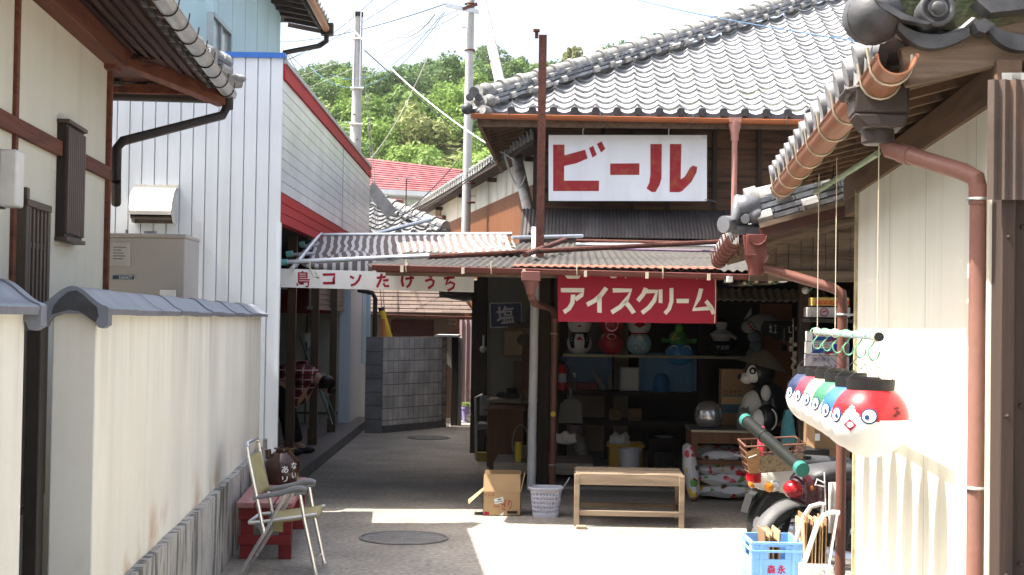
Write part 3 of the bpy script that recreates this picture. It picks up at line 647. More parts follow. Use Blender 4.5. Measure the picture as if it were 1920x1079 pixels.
mb = MB(); mb.box(-6.1, SU-.065, S0+.12, S1, 2.44, 2.5); mb.box(-6.2, -6.1, S0+.1, S1, 0, 3.7); mb.box(-6.1, SU-.08, S1-.1, S1, 2.51, 3.7); mb.box(-6.1, SU-.07, S0+.12, S1-.1, 3.64, 3.68); part('inner_shell', mb, m_darkin, e)
m_step = mat('brown_floor_tile', (.155,.13,.115), (.12,.10,.09), rough=.55, scale=4)
mb = MB(); mb.box(-6.1, -1.86, 12.72, 22.6, 0, .118); st = part('step', mb, mat('step_concrete', (.22,.215,.205), (.16,.155,.15), rough=.85, scale=5, bump=.2), e, bevel=.01)
mb = MB()
for i in range(14): mb.box(-6.05+i*.3, -6.05+i*.3+.292, 13.8, 22.55, .1185, .124)
part('floor_boards', mb, m_step, st)
m_post = mat('brown_anodised', (.10,.07,.05), (.08,.055,.04), rough=.35, metal=.4, bump=.02)
for (x, y) in ((545, 700), (589, 700), (624, 700)):
    v = A.px(x, y, u=-2.1).y; mb = MB(); mb.box(-2.145, -2.055, v-.03, v+.03, .124, 2.44); mb.box(-2.16, -2.10, v-.045, v+.045, .124, .32); part('post', mb, m_post, e, bevel=.003)
v1, v2 = A.px(589, 560, u=-2.1).y, 21.1
mb = MB(); n = 12
for i in range(n): z = 1.72+.72*i/n; mb.bar((-2.16, v1+.05, z+.03), (-2.16, v2, z+.03), .012, .058); mb.tube([(-2.155, v1+.05, z), (-2.155, v2, z)], .012, 6)
mb.box(-2.19, -2.13, v1+.05, v2, 1.70, 1.735); part('roller_shutter', mb, mat('shutter_grey', (.24,.225,.21), rough=.5, metal=.2), e)
mb = MB(); mb.box(-6, -2.2, 21.05, 21.14, .124, 2.5); part('partition', mb, m_interior, e)
mb = MB()
for i in range(5): uu = -2.25-i*.4; mb.box(uu-.012, uu+.012, 21.03, 21.05, .124, 1.75)
mb.box(-6, -2.2, 21.03, 21.05, .25, .28); part('partition_trim', mb, m_post, e)
# vent hood on the front wall
a, b = AP(253, 352, S0-.02), AP(331, 420, S0-.02); z1, z0 = a.z, b.z
mb = MB(); pr = [(0, z1), (-.06, z1-.005), (-.15, z1-.05), (-.21, z1-.13), (-.235, z1-.24), (-.235, z0+.09), (-.225, z0+.09), (-.2, z1-.14), (-.14, z1-.065), (-.05, z1-.02), (0, z1-.02)]
mb.prism([(a.x, S0+p[0], p[1]) for p in pr], (b.x-a.x, 0, 0))
for uu in (a.x, b.x-.008): mb.prism([(uu, S0, z1), (uu, S0-.06, z1-.006), (uu, S0-.15, z1-.055), (uu, S0-.21, z1-.135), (uu, S0-.233, z1-.24), (uu, S0-.233, z0+.09), (uu, S0-.12, z0), (uu, S0, z0)], (.008, 0, 0))
mb.box(a.x-.01, b.x+.01, S0-.012, S0-.001, z1, z1+.03)
vh = part('vent_hood', mb, mat('hood_steel', (.62,.61,.58), (.5,.49,.46), rough=.35, metal=.35, bump=.02), e)
mb = MB(); mb.box(a.x+.01, b.x-.01, S0-.05, S0-.03, z0, z1-.05); mb.box(a.x+.008, b.x-.008, S0-.2, S0-.05, z0+.03, z0+.045); part('opening', mb, mat('hood_dark', (.10,.085,.07), rough=.7), vh)

# things inside and before the shop
mb = MB(); e2 = thing('drink_sign_panel', 'dark red panel with a pale wave high inside the white shop', 'sign', A, (-2.9, 20.3, 1.8))
mb.box(-4.2, -2.25, 20.3, 20.36, 1.66, 2.42); part('panel', mb, mat('cola_red', (.20,.012,.016), rough=.35), e2)
mb = MB(); top = [(-4.2+1.95*i/16, 20.296, 2.17+.11*sin(i*.42+.5)) for i in range(17)]; bot = [(-4.2+1.95*i/16, 20.296, 2.08+.10*sin(i*.42+.2)) for i in range(17)]
mb.add(top+bot, [(i, i+1, 17+i+1, 17+i) for i in range(16)]); part('wave_stripe', mb, m_signoff, e2)
e2 = thing('leaning_card_rack', 'sloping wire rack of small packets leaning in the shop front', 'rack', A, A.px(617, 775, v=18.6))
mb = MB(); a, b = A.px(563, 633, v=18.9), A.px(618, 780, v=18.3); mb.tube([a, b], .018, 6); mb.tube([a+V((.06,0,0)), b+V((.06,0,0))], .01, 6); mb.tube([b, b+V((.05,-.1,-.1))], .01, 6)
part('rail', mb, mat('green_steel', (.10,.14,.12), rough=.4, metal=.4), e2)
for i in range(9):
    t = .06+i*.085; p = a+(b-a)*t; mb = MB(); mb.bar(p+V((.07,0,.0)), p+V((.07,.005,.11)), .07, .008, (0,1,0))
    part('packet', mb, mat('packet', random.choice([(.4,.42,.42), (.13,.22,.2), (.3,.2,.2), (.42,.4,.33)]), rough=.5), e2)
e2 = thing('shop_shelf', 'tall dark shelf of glass jars just inside the white shop', 'shelf', A, (-2.75, 15.4, .124))
mb = MB()
for z in (.35, .75, 1.15, 1.55, 1.95): mb.box(-3.2, -2.42, 15.3, 15.6, z, z+.025)
mb.box(-3.2, -3.17, 15.3, 15.6, .124, 2.3); mb.box(-2.45, -2.42, 15.3, 15.6, .124, 2.3); part('rack', mb, m_dkbrown, e2)
for z, n, c in ((1.575, 4, (.25,.3,.28)), (1.175, 5, (.30,.32,.33)), (.775, 4, (.2,.2,.22))):
    for i in range(n):
        q = V((-2.5-i*.11, 15.36, z)); jr = solo('glass_jar', MB().lathe([(.001,0),(.036,0),(.036,.11),(.025,.13),(.025,.15),(.001,.15)], q, 10), mat('jar_glass', c, rough=.15, bump=0), 'small glass jar on the dark shelf inside the white shop', 'jar', A, q, group='glass jars on the dark shop shelf')
# bent-over person
def skin_body(name, nodes, edges, m, parent, sub=2):
    me = bpy.data.meshes.new(name); o = ORG[parent.name]; me.from_pydata([V(n[0])-o for n in nodes], edges, []); me.materials.append(m)
    ob = bpy.data.objects.new(name, me); COL.objects.link(ob); ob.parent = parent
    sk_ = ob.modifiers.new('skin', 'SKIN'); 
    for i, n in enumerate(nodes):
        r = n[1]; sv = me.skin_vertices[0].data[i]; sv.radius = r if isinstance(r, tuple) else (r, r); sv.use_root = (i == 0)
    sk_.use_smooth_shade = True; sb = ob.modifiers.new('subd', 'SUBSURF'); sb.levels = sub; sb.render_levels = sub
    bpy.context.view_layer.update()
    me2 = bpy.data.meshes.new_from_object(ob.evaluated_get(bpy.context.evaluated_depsgraph_get())); ob.modifiers.clear(); ob.data = me2; me2.shade_smooth()
    if not me2.materials: me2.materials.append(m)
    return ob
m_skin = mat('skin', (.42,.26,.19), rough=.6, bump=.02)
P0 = A.px(545, 830, v=16.2)
e2 = thing('person', 'person bent forward in red plaid shirt and black trousers inside the white shop', 'person', A, (P0.x, 16.2, .124))
x, y, z = P0.x, 16.2, .124
H = (x-.14, y+.05, z+.82)
nodes = [(H, (.13,.12)), ((x+.02, y, z+.86), (.14,.11)), ((x+.16, y-.04, z+.87), (.15,.10)), ((x+.25, y-.06, z+.84), (.09,.08)), ((x+.31, y-.07, z+.80), (.05,.05)), ((x+.38, y-.08, z+.75), (.085,.08)), ((x+.42, y-.09, z+.69), (.055,.06)),
         ((x-.12, y-.09, z+.72), .10), ((x-.02, y-.10, z+.42), .068), ((x+.01, y-.11, z+.08), .045), ((x+.09, y-.13, z+.035), .036),
         ((x-.14, y+.17, z+.72), .10), ((x-.04, y+.16, z+.42), .068), ((x+.06, y+.15, z+.08), .045), ((x+.16, y+.13, z+.035), .036),
         ((x+.18, y-.18, z+.80), .06), ((x+.12, y-.19, z+.60), .040), ((x+.0, y-.15, z+.52), .03), ((x-.05, y-.14, z+.50), .03),
         ((x+.20, y+.12, z+.80), .06), ((x+.14, y+.15, z+.60), .040), ((x+.02, y+.16, z+.52), .03), ((x-.03, y+.16, z+.50), .03)]
ed = [(0,1),(1,2),(2,3),(3,4),(4,5),(5,6),(0,7),(7,8),(8,9),(9,10),(0,11),(11,12),(12,13),(13,14),(2,15),(15,16),(16,17),(17,18),(2,19),(19,20),(20,21),(21,22)]
skin_body('body', nodes, ed, m_skin, e2)
def plaid(name):
    m = mat(name, (.20,.018,.022), (.16,.014,.018), rough=.9, bump=.05); n = m.node_tree; N = n.nodes; K = n.links.new; b = N['Principled BSDF']
    src = b.inputs['Base Color'].links[0].from_socket; tc = [q for q in N if q.bl_idname == 'ShaderNodeTexCoord'][0]; cur = src
    for ax, ph in (('X', 0), ('Z', 1.2)):
        wv = N.new('ShaderNodeTexWave'); wv.bands_direction = ax; wv.inputs['Scale'].default_value = 3.2; wv.inputs['Phase Offset'].default_value = ph; K(tc.outputs['Object'], wv.inputs[0])
        for lo, hi, col in ((.93, .97, (.45,.40,.40)), (.02, .0, (.03,.012,.02))):
            mr = N.new('ShaderNodeMapRange'); mr.inputs[1].default_value = lo; mr.inputs[2].default_value = hi if hi > lo else lo+.2
            if hi < lo: mr.inputs[1].default_value = .25; mr.inputs[2].default_value = .05
            K(wv.outputs['Fac'], mr.inputs[0]); mx = N.new('ShaderNodeMix'); mx.data_type = 'RGBA'; mx.inputs[7].default_value = (*col, 1)
            ml = N.new('ShaderNodeMath'); ml.operation = 'MULTIPLY'; ml.inputs[1].default_value = .75; K(mr.outputs[0], ml.inputs[0]); K(ml.outputs[0], mx.inputs[0]); K(cur, mx.inputs[6]); cur = mx.outputs[2]
    K(cur, b.inputs['Base Color']); return m
sh_nodes = [((x-.18, y+.05, z+.80), (.17,.16)), ((x+.02, y, z+.87), (.175,.14)), ((x+.16, y-.04, z+.885), (.18,.13)), ((x+.26, y-.06, z+.85), (.10,.09)),
            ((x+.18, y-.18, z+.80), .082), ((x+.03, y-.16, z+.53), .060), ((x+.20, y+.12, z+.80), .082), ((x+.05, y+.15, z+.53), .060), ((x+.05, y-.08, z+.70), (.12,.09)), ((x+.03, y-.10, z+.52), (.03,.05))]
skin_body('plaid_shirt', sh_nodes, [(0,1),(1,2),(2,3),(2,4),(4,5),(2,6),(6,7),(1,8),(8,9)], plaid('plaid_cloth'), e2)
tr_nodes = [((x-.14, y+.05, z+.78), (.17,.16)), ((x-.12, y-.09, z+.66), .12), ((x-.02, y-.10, z+.40), .092), ((x+.01, y-.11, z+.10), .068), ((x-.14, y+.17, z+.66), .12), ((x-.03, y+.16, z+.40), .088), ((x+.06, y+.15, z+.10), .066)]
skin_body('trousers', tr_nodes, [(0,1),(1,2),(2,3),(0,4),(4,5),(5,6)], mat('black_cloth', (.014,.014,.018), rough=.9), e2)
mb = MB(); mb.ball((x+.385, y-.075, z+.775), .098, .095, .085, 16, 10); mb.ball((x+.44, y-.09, z+.70), .05, .06, .045); part('hair', mb, mat('dark_hair', (.014,.011,.01), rough=.5), e2)
for dy in (-.13, .14):
    mb = MB(); mb.ball((x+(.03 if dy < 0 else .13), y+dy, z+.035), .12, .045, .042); part('shoe', mb, m_black, e2)
# stacked yellow baskets by the post
q = A.px(527, 846, v=14.9)
for i in range(6):
    mb = MB(); z0 = .124+i*.028; mb.box(q.x-.10, q.x+.085, 14.80, 15.05, z0, z0+.012); mb.box(q.x-.115, q.x+.1, 14.785, 15.065, z0+.012, z0+.022)
    solo('plastic_tray', mb, mat('yellow_tray', (.50,.38,.04), rough=.45), 'yellow plastic tray in the stack beside the white shop corner', 'tray', A, (q.x, 14.9, z0), group='stacked yellow trays by the shop corner', bevel=.003)

# ================================================================ PALE BLUE BUILDING BEHIND
e = thing('blue_building', 'tall pale blue building with overhanging tiled eave above the white shop', 'building', A, (-3.2, 16.5, 0))
q = A.px(526, 60, u=-3.2); BV = q.y
mb = MB(); mb.box(-9, -3.2, 16.5, BV, 0, 6.35); part('wall', mb, m_bluewall, e)
mb = MB()
for i in range(6): mb.box(-3.202, -3.196, 16.9+i*.91, 16.906+i*.91, 0, 6.3)
part('wall_seams', mb, m_bluewall, e)
mb = MB(); mb.box(-3.26, -3.16, 16.44, 16.56, 0, 6.35); part('corner_trim', mb, m_bluewall, e)
w0, w1 = A.px(390, 60, u=-3.19), A.px(424, 80, u=-3.19); zt = A.px(390, 25, u=-3.19).z; zb = zt-.62
mb = MB(); mb.box(-3.2, -3.12, w0.y, w1.y, zt-.03, zt+.02); mb.box(-3.2, -3.12, w0.y, w1.y, zb-.03, zb); mb.box(-3.2, -3.13, w0.y-.04, w0.y, zb, zt); mb.box(-3.2, -3.13, w1.y, w1.y+.04, zb, zt); mb.box(-3.2, -3.14, (w0.y+w1.y)/2-.03, (w0.y+w1.y)/2+.03, zb, zt)
wn = part('window', mb, mat('window_frame_grey', (.27,.33,.36), rough=.4), e)
mb = MB(); mb.box(-3.19, -3.17, w0.y, w1.y, zb, zt); part('pane', mb, mat('dull_pane', (.33,.35,.33), rough=.2, bump=0), wn)
EV = BV+.6
mb = MB(); mb.box(-9, -2.68, 15.9, EV, 6.02, 6.06); mb.bar((-2.7, 15.9, 5.98), (-2.7, EV, 5.98), .04, .12); part('soffit', mb, mat('black_soffit', (.035,.03,.028), rough=.8), e)
mb = MB()
for i in range(16): mb.bar((-3.2, 16.2+i*.42, 6.02), (-2.7, 16.2+i*.42, 5.93), .05, .06)
part('rafters', mb, mat('dark_rafter', (.06,.045,.04), rough=.8), e)
mb = MB(); en = MB(); tile_roof(mb, (-2.62, EV+.05, 6.05), (0,-1,0), (-1,0,0), .45, 27, 10, hipL=True, flip=-1, ends=en); tile_roof(mb, (-8.5, EV+.05, 6.05), (1,0,0), (0,-1,0), .45, 22, 10, hipR=True)
rf = part('tiled_roof', mb, m_tile, e, ang=50); part('eave_tiles', en, m_tileold, rf)
mb = MB(); gutter(mb, None, (-2.6, 15.9, 6.05), (-2.6, EV+.05, 5.93), .055); g = part('gutter', mb, m_copper, e)
mb = MB(); mb.tube([(-2.6, EV, 5.9), (-2.6, EV, 5.75), (-2.7, EV, 5.68), (-3.15, BV+.1, 5.48), (-3.15, BV+.1, 5.2)], .04, 8); mb.box(-2.68, -2.50, EV-.06, EV+.08, 5.84, 6.02); part('downpipe', mb, m_dkbrown, e)

# ================================================================ HOUSES BEYOND
e = thing('red_roofed_house', 'distant house with a faded red ribbed metal roof below the hill', 'house', G, (-3.6, 52, 0))
def GP(x, y, D): return G.px(x, y, v=D)
r0, r1, b1, b0 = GP(640, 291, 50.5), GP(905, 323, 53.5), GP(905, 366, 51.5), GP(640, 350, 48.5)
n = 13; mb = MB(); nrm = (r1-r0).cross(b0-r0).normalized(); nrm = nrm if nrm.y < 0 else -nrm
for i in range(n):
    t0, t1 = i/n, (i+1)/n; p = [r0+(b0-r0)*t0, r1+(b1-r1)*t0, r1+(b1-r1)*t1, r0+(b0-r0)*t1]
    k = nrm*.028; mb.add([p[0], p[1], p[2]+k, p[3]+k, p[2], p[3]], [(0,1,2,3), (3,2,4,5)])
bk = V((1.0, 6, -1.4)); mb.add([r0, r1, r1+bk, r0+bk], [(0,1,2,3)]); part('roof', mb, mat('faded_red_roof', (.33,.115,.115), (.27,.09,.095), rough=.6, scale=1.2, speck=3), e)
mb = MB(); dn = V((0,0,-.16)); sf = V((.1,.7,0))
mb.add([b0, b1, b1+dn, b0+dn, b0+sf+dn, b1+sf+dn], [(0,1,2,3), (3,2,5,4)]); part('fascia', mb, m_whitegloss, e)
mb = MB(); mb.prism([b0+sf+dn*.5, b1+sf+dn*.5, V((b1.x+.1, b1.y+.7, 0)), V((b0.x+.1, b0.y+.7, 0))], (.3, 4, 0)); part('wall', mb, mat('grey_wall', (.30,.31,.30), rough=.7), e)
mb = MB(); a = b0+(b1-b0)*.33+sf+dn+V((0,-.05,-.1)); b = b0+(b1-b0)*.6+sf+dn+V((0,-.05,-.1)); mb.prism([a, b, b+V((0,0,-.28)), a+V((0,0,-.28))], (0,.04,0)); part('window', mb, mat('pale_window', (.35,.40,.36), rough=.2), e)
mb = MB(); a0, a1 = GP(700, 372, 46), GP(752, 375, 46); mb.prism([a0, a1, GP(752, 392, 46), GP(700, 392, 46)], (0, 1, .1)); part('low_roof', mb, mat('dark_red_roof', (.13,.022,.025), rough=.5), e)

# tiled roof between
e = thing('low_tiled_house', 'low grey tiled roof behind the striped awning', 'house', G, (-2.4, 27, 0))
mb = MB(); en = MB(); o = GP(835, 441, 26); tile_roof(mb, (o.x-4.5, 26, o.z+.02), (1,0,0), (0,1,0), .42, 17, 8, hipR=True, ends=en)
m_tgrey = mat('dull_grey_tile', (.20,.20,.205), (.12,.12,.125), rough=.6, scale=6, speck=12)
rf = part('tiled_roof', mb, m_tgrey, e, ang=50); part('eave_tiles', en, m_tileold, rf)
sl = MB(); cp = MB(); ridge(sl, cp, (o.x-.02, 26.05, o.z+.05), (o.x-1.6, 27.7, o.z+.75), 3); part('hip_ridge', sl, m_noshi, rf); part('ridge_caps', cp, m_tileold, rf)
mb = MB(); p = GP(693, 350, 25.7); q = GP(735, 402, 25.7); mb.bar(p, q, .18, .22); part('verge', mb, m_tgrey, rf)
mb = MB(); mb.box(o.x-4.4, o.x-.3, 26.5, 30, 0, o.z+.1); part('wall', mb, mat('mud_wall', (.25,.21,.16), rough=.9), e)
mb = MB(); en = MB(); tile_roof(mb, (o.x-4.3, 24.9, o.z-.52), (1,0,0), (0,1,0), .4, 15, 5, hipR=True, ends=en); part('lower_roof', mb, m_tgrey, e, ang=50); part('lower_eave', en, m_tileold, e)

# corrugated barn
e = thing('corrugated_barn', 'barn clad in white and brown corrugated sheets under a tile eave', 'barn', B, (4.25, 30, 0))
BU = 4.25; zb = 3.62; zt = 4.02
mb = MB(); mb.wave((BU, 34, zb+.5), (0,-1,0), 14.5, (0,0,-.55), .13, .012, k=6); part('white_sheets', mb, mat('rusty_white_sheet', (.58,.57,.50), (.50,.48,.41), rough=.6, scale=3, streak=.75, sc=(.20,.095,.045), sscale=(3,2.2,.5)), e)
mb = MB(); mb.wave((BU-.01, 34, zb), (0,-1,0), 14.5, (0,0,-3.6), .13, .012, k=6); part('brown_sheets', mb, mat('orange_brown_sheet', (.155,.062,.027), (.125,.05,.022), rough=.6, scale=2), e)
mb = MB(); mb.box(BU+.03, BU+5, 19.6, 34, 0, 4.1); part('wall_core', mb, m_darkin, e)
mb = MB(); mb.box(BU-.32, BU+.9, 19.5, 34.2, 4.06, 4.10); mb.box(BU-.36, BU-.3, 19.5, 34.2, 4.02, 4.13)
for i in range(4): mb.box(BU-.16, BU, 21.5+i*3.4, 21.58+i*3.4, 3.95, 4.02)
part('eave_board', mb, m_dkwood, e)
mb = MB(); en = MB(); tile_roof(mb, (BU-.36, 34.2, 4.14), (0,-1,0), (-0+1,0,0), .42, 55, 4, flip=-1, ends=en); rf = part('tiled_roof', mb, m_tileold, e, ang=50); part('eave_tiles', en, m_tileold, rf)
mb = MB(); sl = MB(); cp = MB(); ridge(sl, cp, (BU+.5, 34.2, 4.42), (BU+.5, 19.6, 4.42), 2); part('ridge_caps', cp, m_tileold, rf); part('ridge_slabs', sl, m_tileold, rf)
mb = MB(); gutter(mb, None, (BU-.42, 34.2, 4.10), (BU-.42, 33, 4.08), .06); mb.tube([(BU-.42, 33.2, 4.05), (BU-.42, 33.2, 3.9), (BU-.06, 31.2, 3.78), (BU-.06, 31.2, .2)], .05, 8); part('downpipe', mb, m_pipe, e)
mb = MB(); mb.box(BU-.05, BU, 31.9, 32.6, 3.1, 4.0); part('rusty_panel', mb, mat('rust_streaked_panel', (.34,.26,.15), (.2,.1,.05), rough=.8, scale=5), e)

# brown shingle house, block wall, gate
e = thing('shingle_house', 'small house with brown shingle roof behind the concrete block wall', 'house', G, (-1.4, 24.6, 0))
m_shingle = bpy.data.materials.new('brown_shingles'); m_shingle.use_nodes = True; N = m_shingle.node_tree.nodes; K = m_shingle.node_tree.links.new
bt = N.new('ShaderNodeTexBrick'); bt.inputs['Scale'].default_value = 1; bt.inputs['Brick Width'].default_value = .28; bt.inputs['Row Height'].default_value = .13; bt.inputs['Mortar Size'].default_value = .008
bt.inputs['Color1'].default_value = (.066,.044,.034,1); bt.inputs['Color2'].default_value = (.105,.074,.059,1); bt.inputs['Mortar'].default_value = (.05,.035,.03,1)
tc = N.new('ShaderNodeTexCoord'); K(tc.outputs['Object'], bt.inputs['Vector']); K(bt.outputs['Color'], N['Principled BSDF'].inputs['Base Color']); N['Principled BSDF'].inputs['Roughness'].default_value = .9
a, b = GP(690, 588, 24), GP(893, 592, 24)
mb = MB(); nr = 20
for i in range(nr):
    y0, y1 = 24+i*.145, 24+(i+1)*.145; z0, z1 = a.z+.02+i*.065, a.z+.02+(i+1)*.065
    xr = b.x-.02-i*.06
    mb.add([(a.x-3, y0, z0+.012), (xr, y0, z0+.012), (xr-.06, y1+.01, z1), (a.x-3, y1+.01, z1), (a.x-3, y0, z0-.004), (xr, y0, z0-.004)], [(0,1,2,3), (4,5,1,0)])
part('roof', mb, m_shingle, e, ang=20)
mb = MB(); gutter(mb, None, (a.x-1, 23.96, a.z), (b.x, 23.96, a.z-.03), .045); mb.tube([(b.x-.06, 23.98, a.z-.06), (b.x-.06, 23.98, a.z-.18), (b.x-.5, 24.3, a.z-.32), (b.x-.5, 24.3, .2)], .035, 8); part('gutter', mb, m_pipe, e)
mb = MB(); mb.box(a.x-3, b.x-.2, 24.5, 27.5, 0, a.z+.2); part('wall', mb, mat('tan_corrugated_wall', (.30,.24,.17), (.26,.2,.14), rough=.8, scale=2), e)
mb = MB(); p0, p1 = GP(735, 600, 24.45), GP(812, 634, 24.45); mb.box(p0.x, p1.x, 24.45, 24.5, p1.z-1, p0.z)
for i in range(6): mb.box(p0.x+(p1.x-p0.x)*i/5-.012, p0.x+(p1.x-p0.x)*i/5+.012, 24.435, 24.45, p1.z-1, p0.z)
part('boarded_door', mb, mat('red_brown_board', (.13,.06,.045), (.10,.045,.035), rough=.8), e)
mb = MB(); p0, p1 = GP(838, 596, 24.3), GP(856, 610, 24.3); mb.box(p0.x, p1.x, 24.3, 24.5, p1.z, p0.z); part('meter_box', mb, m_graywood, e, bevel=.01)
e = thing('mauve_fence', 'mauve corrugated metal fence past the block wall', 'fence', G, (-.8, 23.9, 0))
mb = MB(); a, b = GP(862, 600, 23.9), GP(905, 600, 23.9); mb.wave((a.x, 23.9, a.z), (1,0,0), .62, (0,0,-a.z+.16), .076, .009); part('sheet', mb, mat('mauve_sheet', (.33,.24,.25), (.28,.2,.21), rough=.6, streak=.3, sc=(.2,.15,.14)), e)
mb = MB(); mb.box(a.x-.1, a.x+.7, 23.85, 24.0, 0, .15); part('footing', mb, m_concrete, e)

def blockmat(name, c1, c2, w, h, off=0.0):
    m = bpy.data.materials.new(name); m.use_nodes = True; n = m.node_tree; N = n.nodes; K = n.links.new; b = N['Principled BSDF']; b.inputs['Roughness'].default_value = .9
    tc = N.new('ShaderNodeTexCoord'); sx = N.new('ShaderNodeSeparateXYZ'); K(tc.outputs['Object'], sx.inputs[0]); cx = N.new('ShaderNodeCombineXYZ')
    ad = N.new('ShaderNodeMath'); ad.operation = 'ADD'; K(sx.outputs[0], ad.inputs[0]); K(sx.outputs[1], ad.inputs[1]); K(ad.outputs[0], cx.inputs[0]); K(sx.outputs[2], cx.inputs[1])
    bt = N.new('ShaderNodeTexBrick'); bt.offset = off; bt.inputs['Scale'].default_value = 1; bt.inputs['Brick Width'].default_value = w; bt.inputs['Row Height'].default_value = h; bt.inputs['Mortar Size'].default_value = .007; bt.inputs['Bias'].default_value = 0
    bt.inputs['Color1'].default_value = (*c1,1); bt.inputs['Color2'].default_value = (*c2,1); bt.inputs['Mortar'].default_value = (c1[0]*.45,c1[1]*.42,c1[2]*.38,1); K(cx.outputs[0], bt.inputs['Vector'])
    no = N.new('ShaderNodeTexNoise'); no.inputs['Scale'].default_value = 3.5; no.inputs['Detail'].default_value = 7; K(tc.outputs['Object'], no.inputs['Vector'])
    mr = N.new('ShaderNodeMapRange'); mr.inputs[1].default_value = .3; mr.inputs[2].default_value = .7; mr.inputs[3].default_value = .72; mr.inputs[4].default_value = 1.25; K(no.outputs['Fac'], mr.inputs[0])
    mx = N.new('ShaderNodeMix'); mx.data_type = 'RGBA'; mx.blend_type = 'MULTIPLY'; mx.inputs[0].default_value = 1; K(bt.outputs['Color'], mx.inputs[6]); K(mr.outputs[0], mx.inputs[7]); K(mx.outputs[2], b.inputs['Base Color'])
    bp = N.new('ShaderNodeBump'); bp.invert = True; bp.inputs['Strength'].default_value = .6; bp.inputs['Distance'].default_value = .01; K(bt.outputs['Fac'], bp.inputs['Height']); K(bp.outputs[0], b.inputs['Normal'])
    return m
m_block = blockmat('concrete_block', (.62,.60,.56), (.50,.485,.455), .175, .168)
p0, p1 = GP(716, 812, 21.0), GP(829, 802, 22.3)
ang = math.atan2(p1.y-p0.y, p1.x-p0.x); ln = math.hypot(p1.x-p0.x, p1.y-p0.y)
e = thing('block_wall', 'weathered grey concrete block wall at the end of the lane', 'wall', G, (p0.x, 21.0, 0)); e.rotation_euler = (0, 0, 0)
d = V((cos(ang), sin(ang), 0)); nn = V((-sin(ang), cos(ang), 0)); a = V((p0.x, 21.0, 0)); b = a+d*ln
mb = MB(); mb.prism([a, b, b+nn*.12, a+nn*.12], (0,0,1.345)); part('blocks', mb, m_block, e, ang=None)
mb = MB(); mb.prism([a-nn*.04, b-nn*.04, b+nn*.12, a+nn*.12], (0,0,.1)); part('footing', mb, mat('dirty_footing', (.17,.16,.15), rough=.95, bump=.4), e)
mb = MB(); mb.box(a.x-.24, a.x-.004, 20.98, 21.1, 0, 1.345); part('return_blocks', mb, blockmat('dark_block', (.20,.20,.205), (.15,.15,.155), .39, .19), e, ang=None)
e = thing('garden_gateway', 'old wooden gate between posts at the end of the block wall', 'gate', G, (b.x+.1, 22.4, 0))
for (x0, x1, D, m, nm, zt) in ((829, 837, 22.25, m_weather, 'post', 1.34), (837, 847, 23.3, mat('pale_block', (.45,.44,.40), rough=.9), 'block_pier', 1.36), (846, 858, 22.6, m_dkwood, 'post', 1.34), (858, 866, 22.7, m_concrete, 'pier', 1.34)):
    q0, q1 = GP(x0, 700, D), GP(x1, 700, D); mb = MB(); mb.box(q0.x, q1.x, D, D+.14, 0, zt); part(nm, mb, m, e, bevel=.006)
mb = MB(); q0, q1 = GP(837, 700, 22.9), GP(848, 700, 22.9)
for i in range(3): mb.box(q0.x+i*(q1.x-q0.x)/3, q0.x+(i+.9)*(q1.x-q0.x)/3, 22.9, 22.94, .1, .92-.03*i)
part('planks', mb, mat('gate_plank', (.13,.075,.055), rough=.8), e)
mb = MB(); mb.box(GP(826,0,22.2).x, GP(868,0,22.2).x, 22.2, 23.4, 1.345, 1.375); part('lintel', mb, m_concrete, e)
q = GP(873, 788, 23.6)
e = thing('plant_pot', 'lavender plastic plant pot beside the stone step of the far gate', 'plant pot', G, (q.x, 23.6, 0))
mb = MB(); mb.lathe([(.001,0),(.045,0),(.065,.2),(.075,.2),(.075,.23),(.06,.23),(.06,.2),(.001,.19)], (q.x, 23.6, 0), 14); part('pot', mb, mat('lavender_pot', (.30,.24,.55), rough=.5), e)
mb = MB()
for i in range(60):
    a_ = random.uniform(0, 6.28); r = random.uniform(0, .09); p = V((q.x+r*cos(a_), 23.6+r*sin(a_), .22+random.random()*.07)); s = .025; mb.add([p, p+V((s,0,s*.6)), p+V((s*1.2,s,s)), p+V((0,s,.2*s))], [(0,1,2,3)])
part('plant', mb, lm[2], e, ang=None)
for k, (x, y, D, r) in enumerate(((884, 775, 25.0, .16), (884, 792, 23.4, .11))):
    q = GP(x, y, D); mb = MB(); mb.ball((q.x, D, .06), r, r*.8, .08, 10, 6); solo('stone_step', mb, m_concrete, ('rough grey stone at the foot of the mauve fence', 'small rough stone step beside the lavender pot')[k], 'stone', G, (q.x, D, 0))
# drain pipe, guy wire guards
p = GP(703, 600, 21.25); mb = MB(); mb.tube([(p.x-.25, 21.3, p.z+.42), (p.x-.04, 21.25, p.z+.38), (p.x, 21.25, p.z+.3), (p.x, 21.25, .1)], .034, 8)
solo('drain_pipe', mb, m_dkbrown, 'dark brown drain pipe rising behind the block wall', 'pipe', G, (p.x, 21.25, 0))
e = thing('guy_wire', 'pole guy wire with yellow and black guard behind the block wall', 'guy wire', G, GP(725, 632, 23)); a, b = GP(730, 632, 23), GP(716, 583, 23)
mb = MB(); mb.tube([V((a.x+.06, 23, 0)), a, b], [.05,.05,.045], 10); part('guard', mb, m_yellow, e)
mb = MB(); mb.tube([b, b+(b-a)*.12], .049, 10); part('guard_band', mb, m_black, e)
mb = MB(); t = GP(683, 130, 32.9); mb.tube([b, t], .008, 5); mb.tube([b+V((.04,0,0)), GP(690, 170, 32.9)], .008, 5); part('stay_wire', mb, m_wire, e)
p = GP(718, 632, 22.6); mb = MB(); mb.tube([(p.x, 22.6, 0), (p.x, 22.6, 1.6)], .03, 8); solo('orange_pipe', mb, m_orange, 'short orange pipe standing beside the yellow guy wire guard', 'pipe', G, (p.x, 22.6, 0))

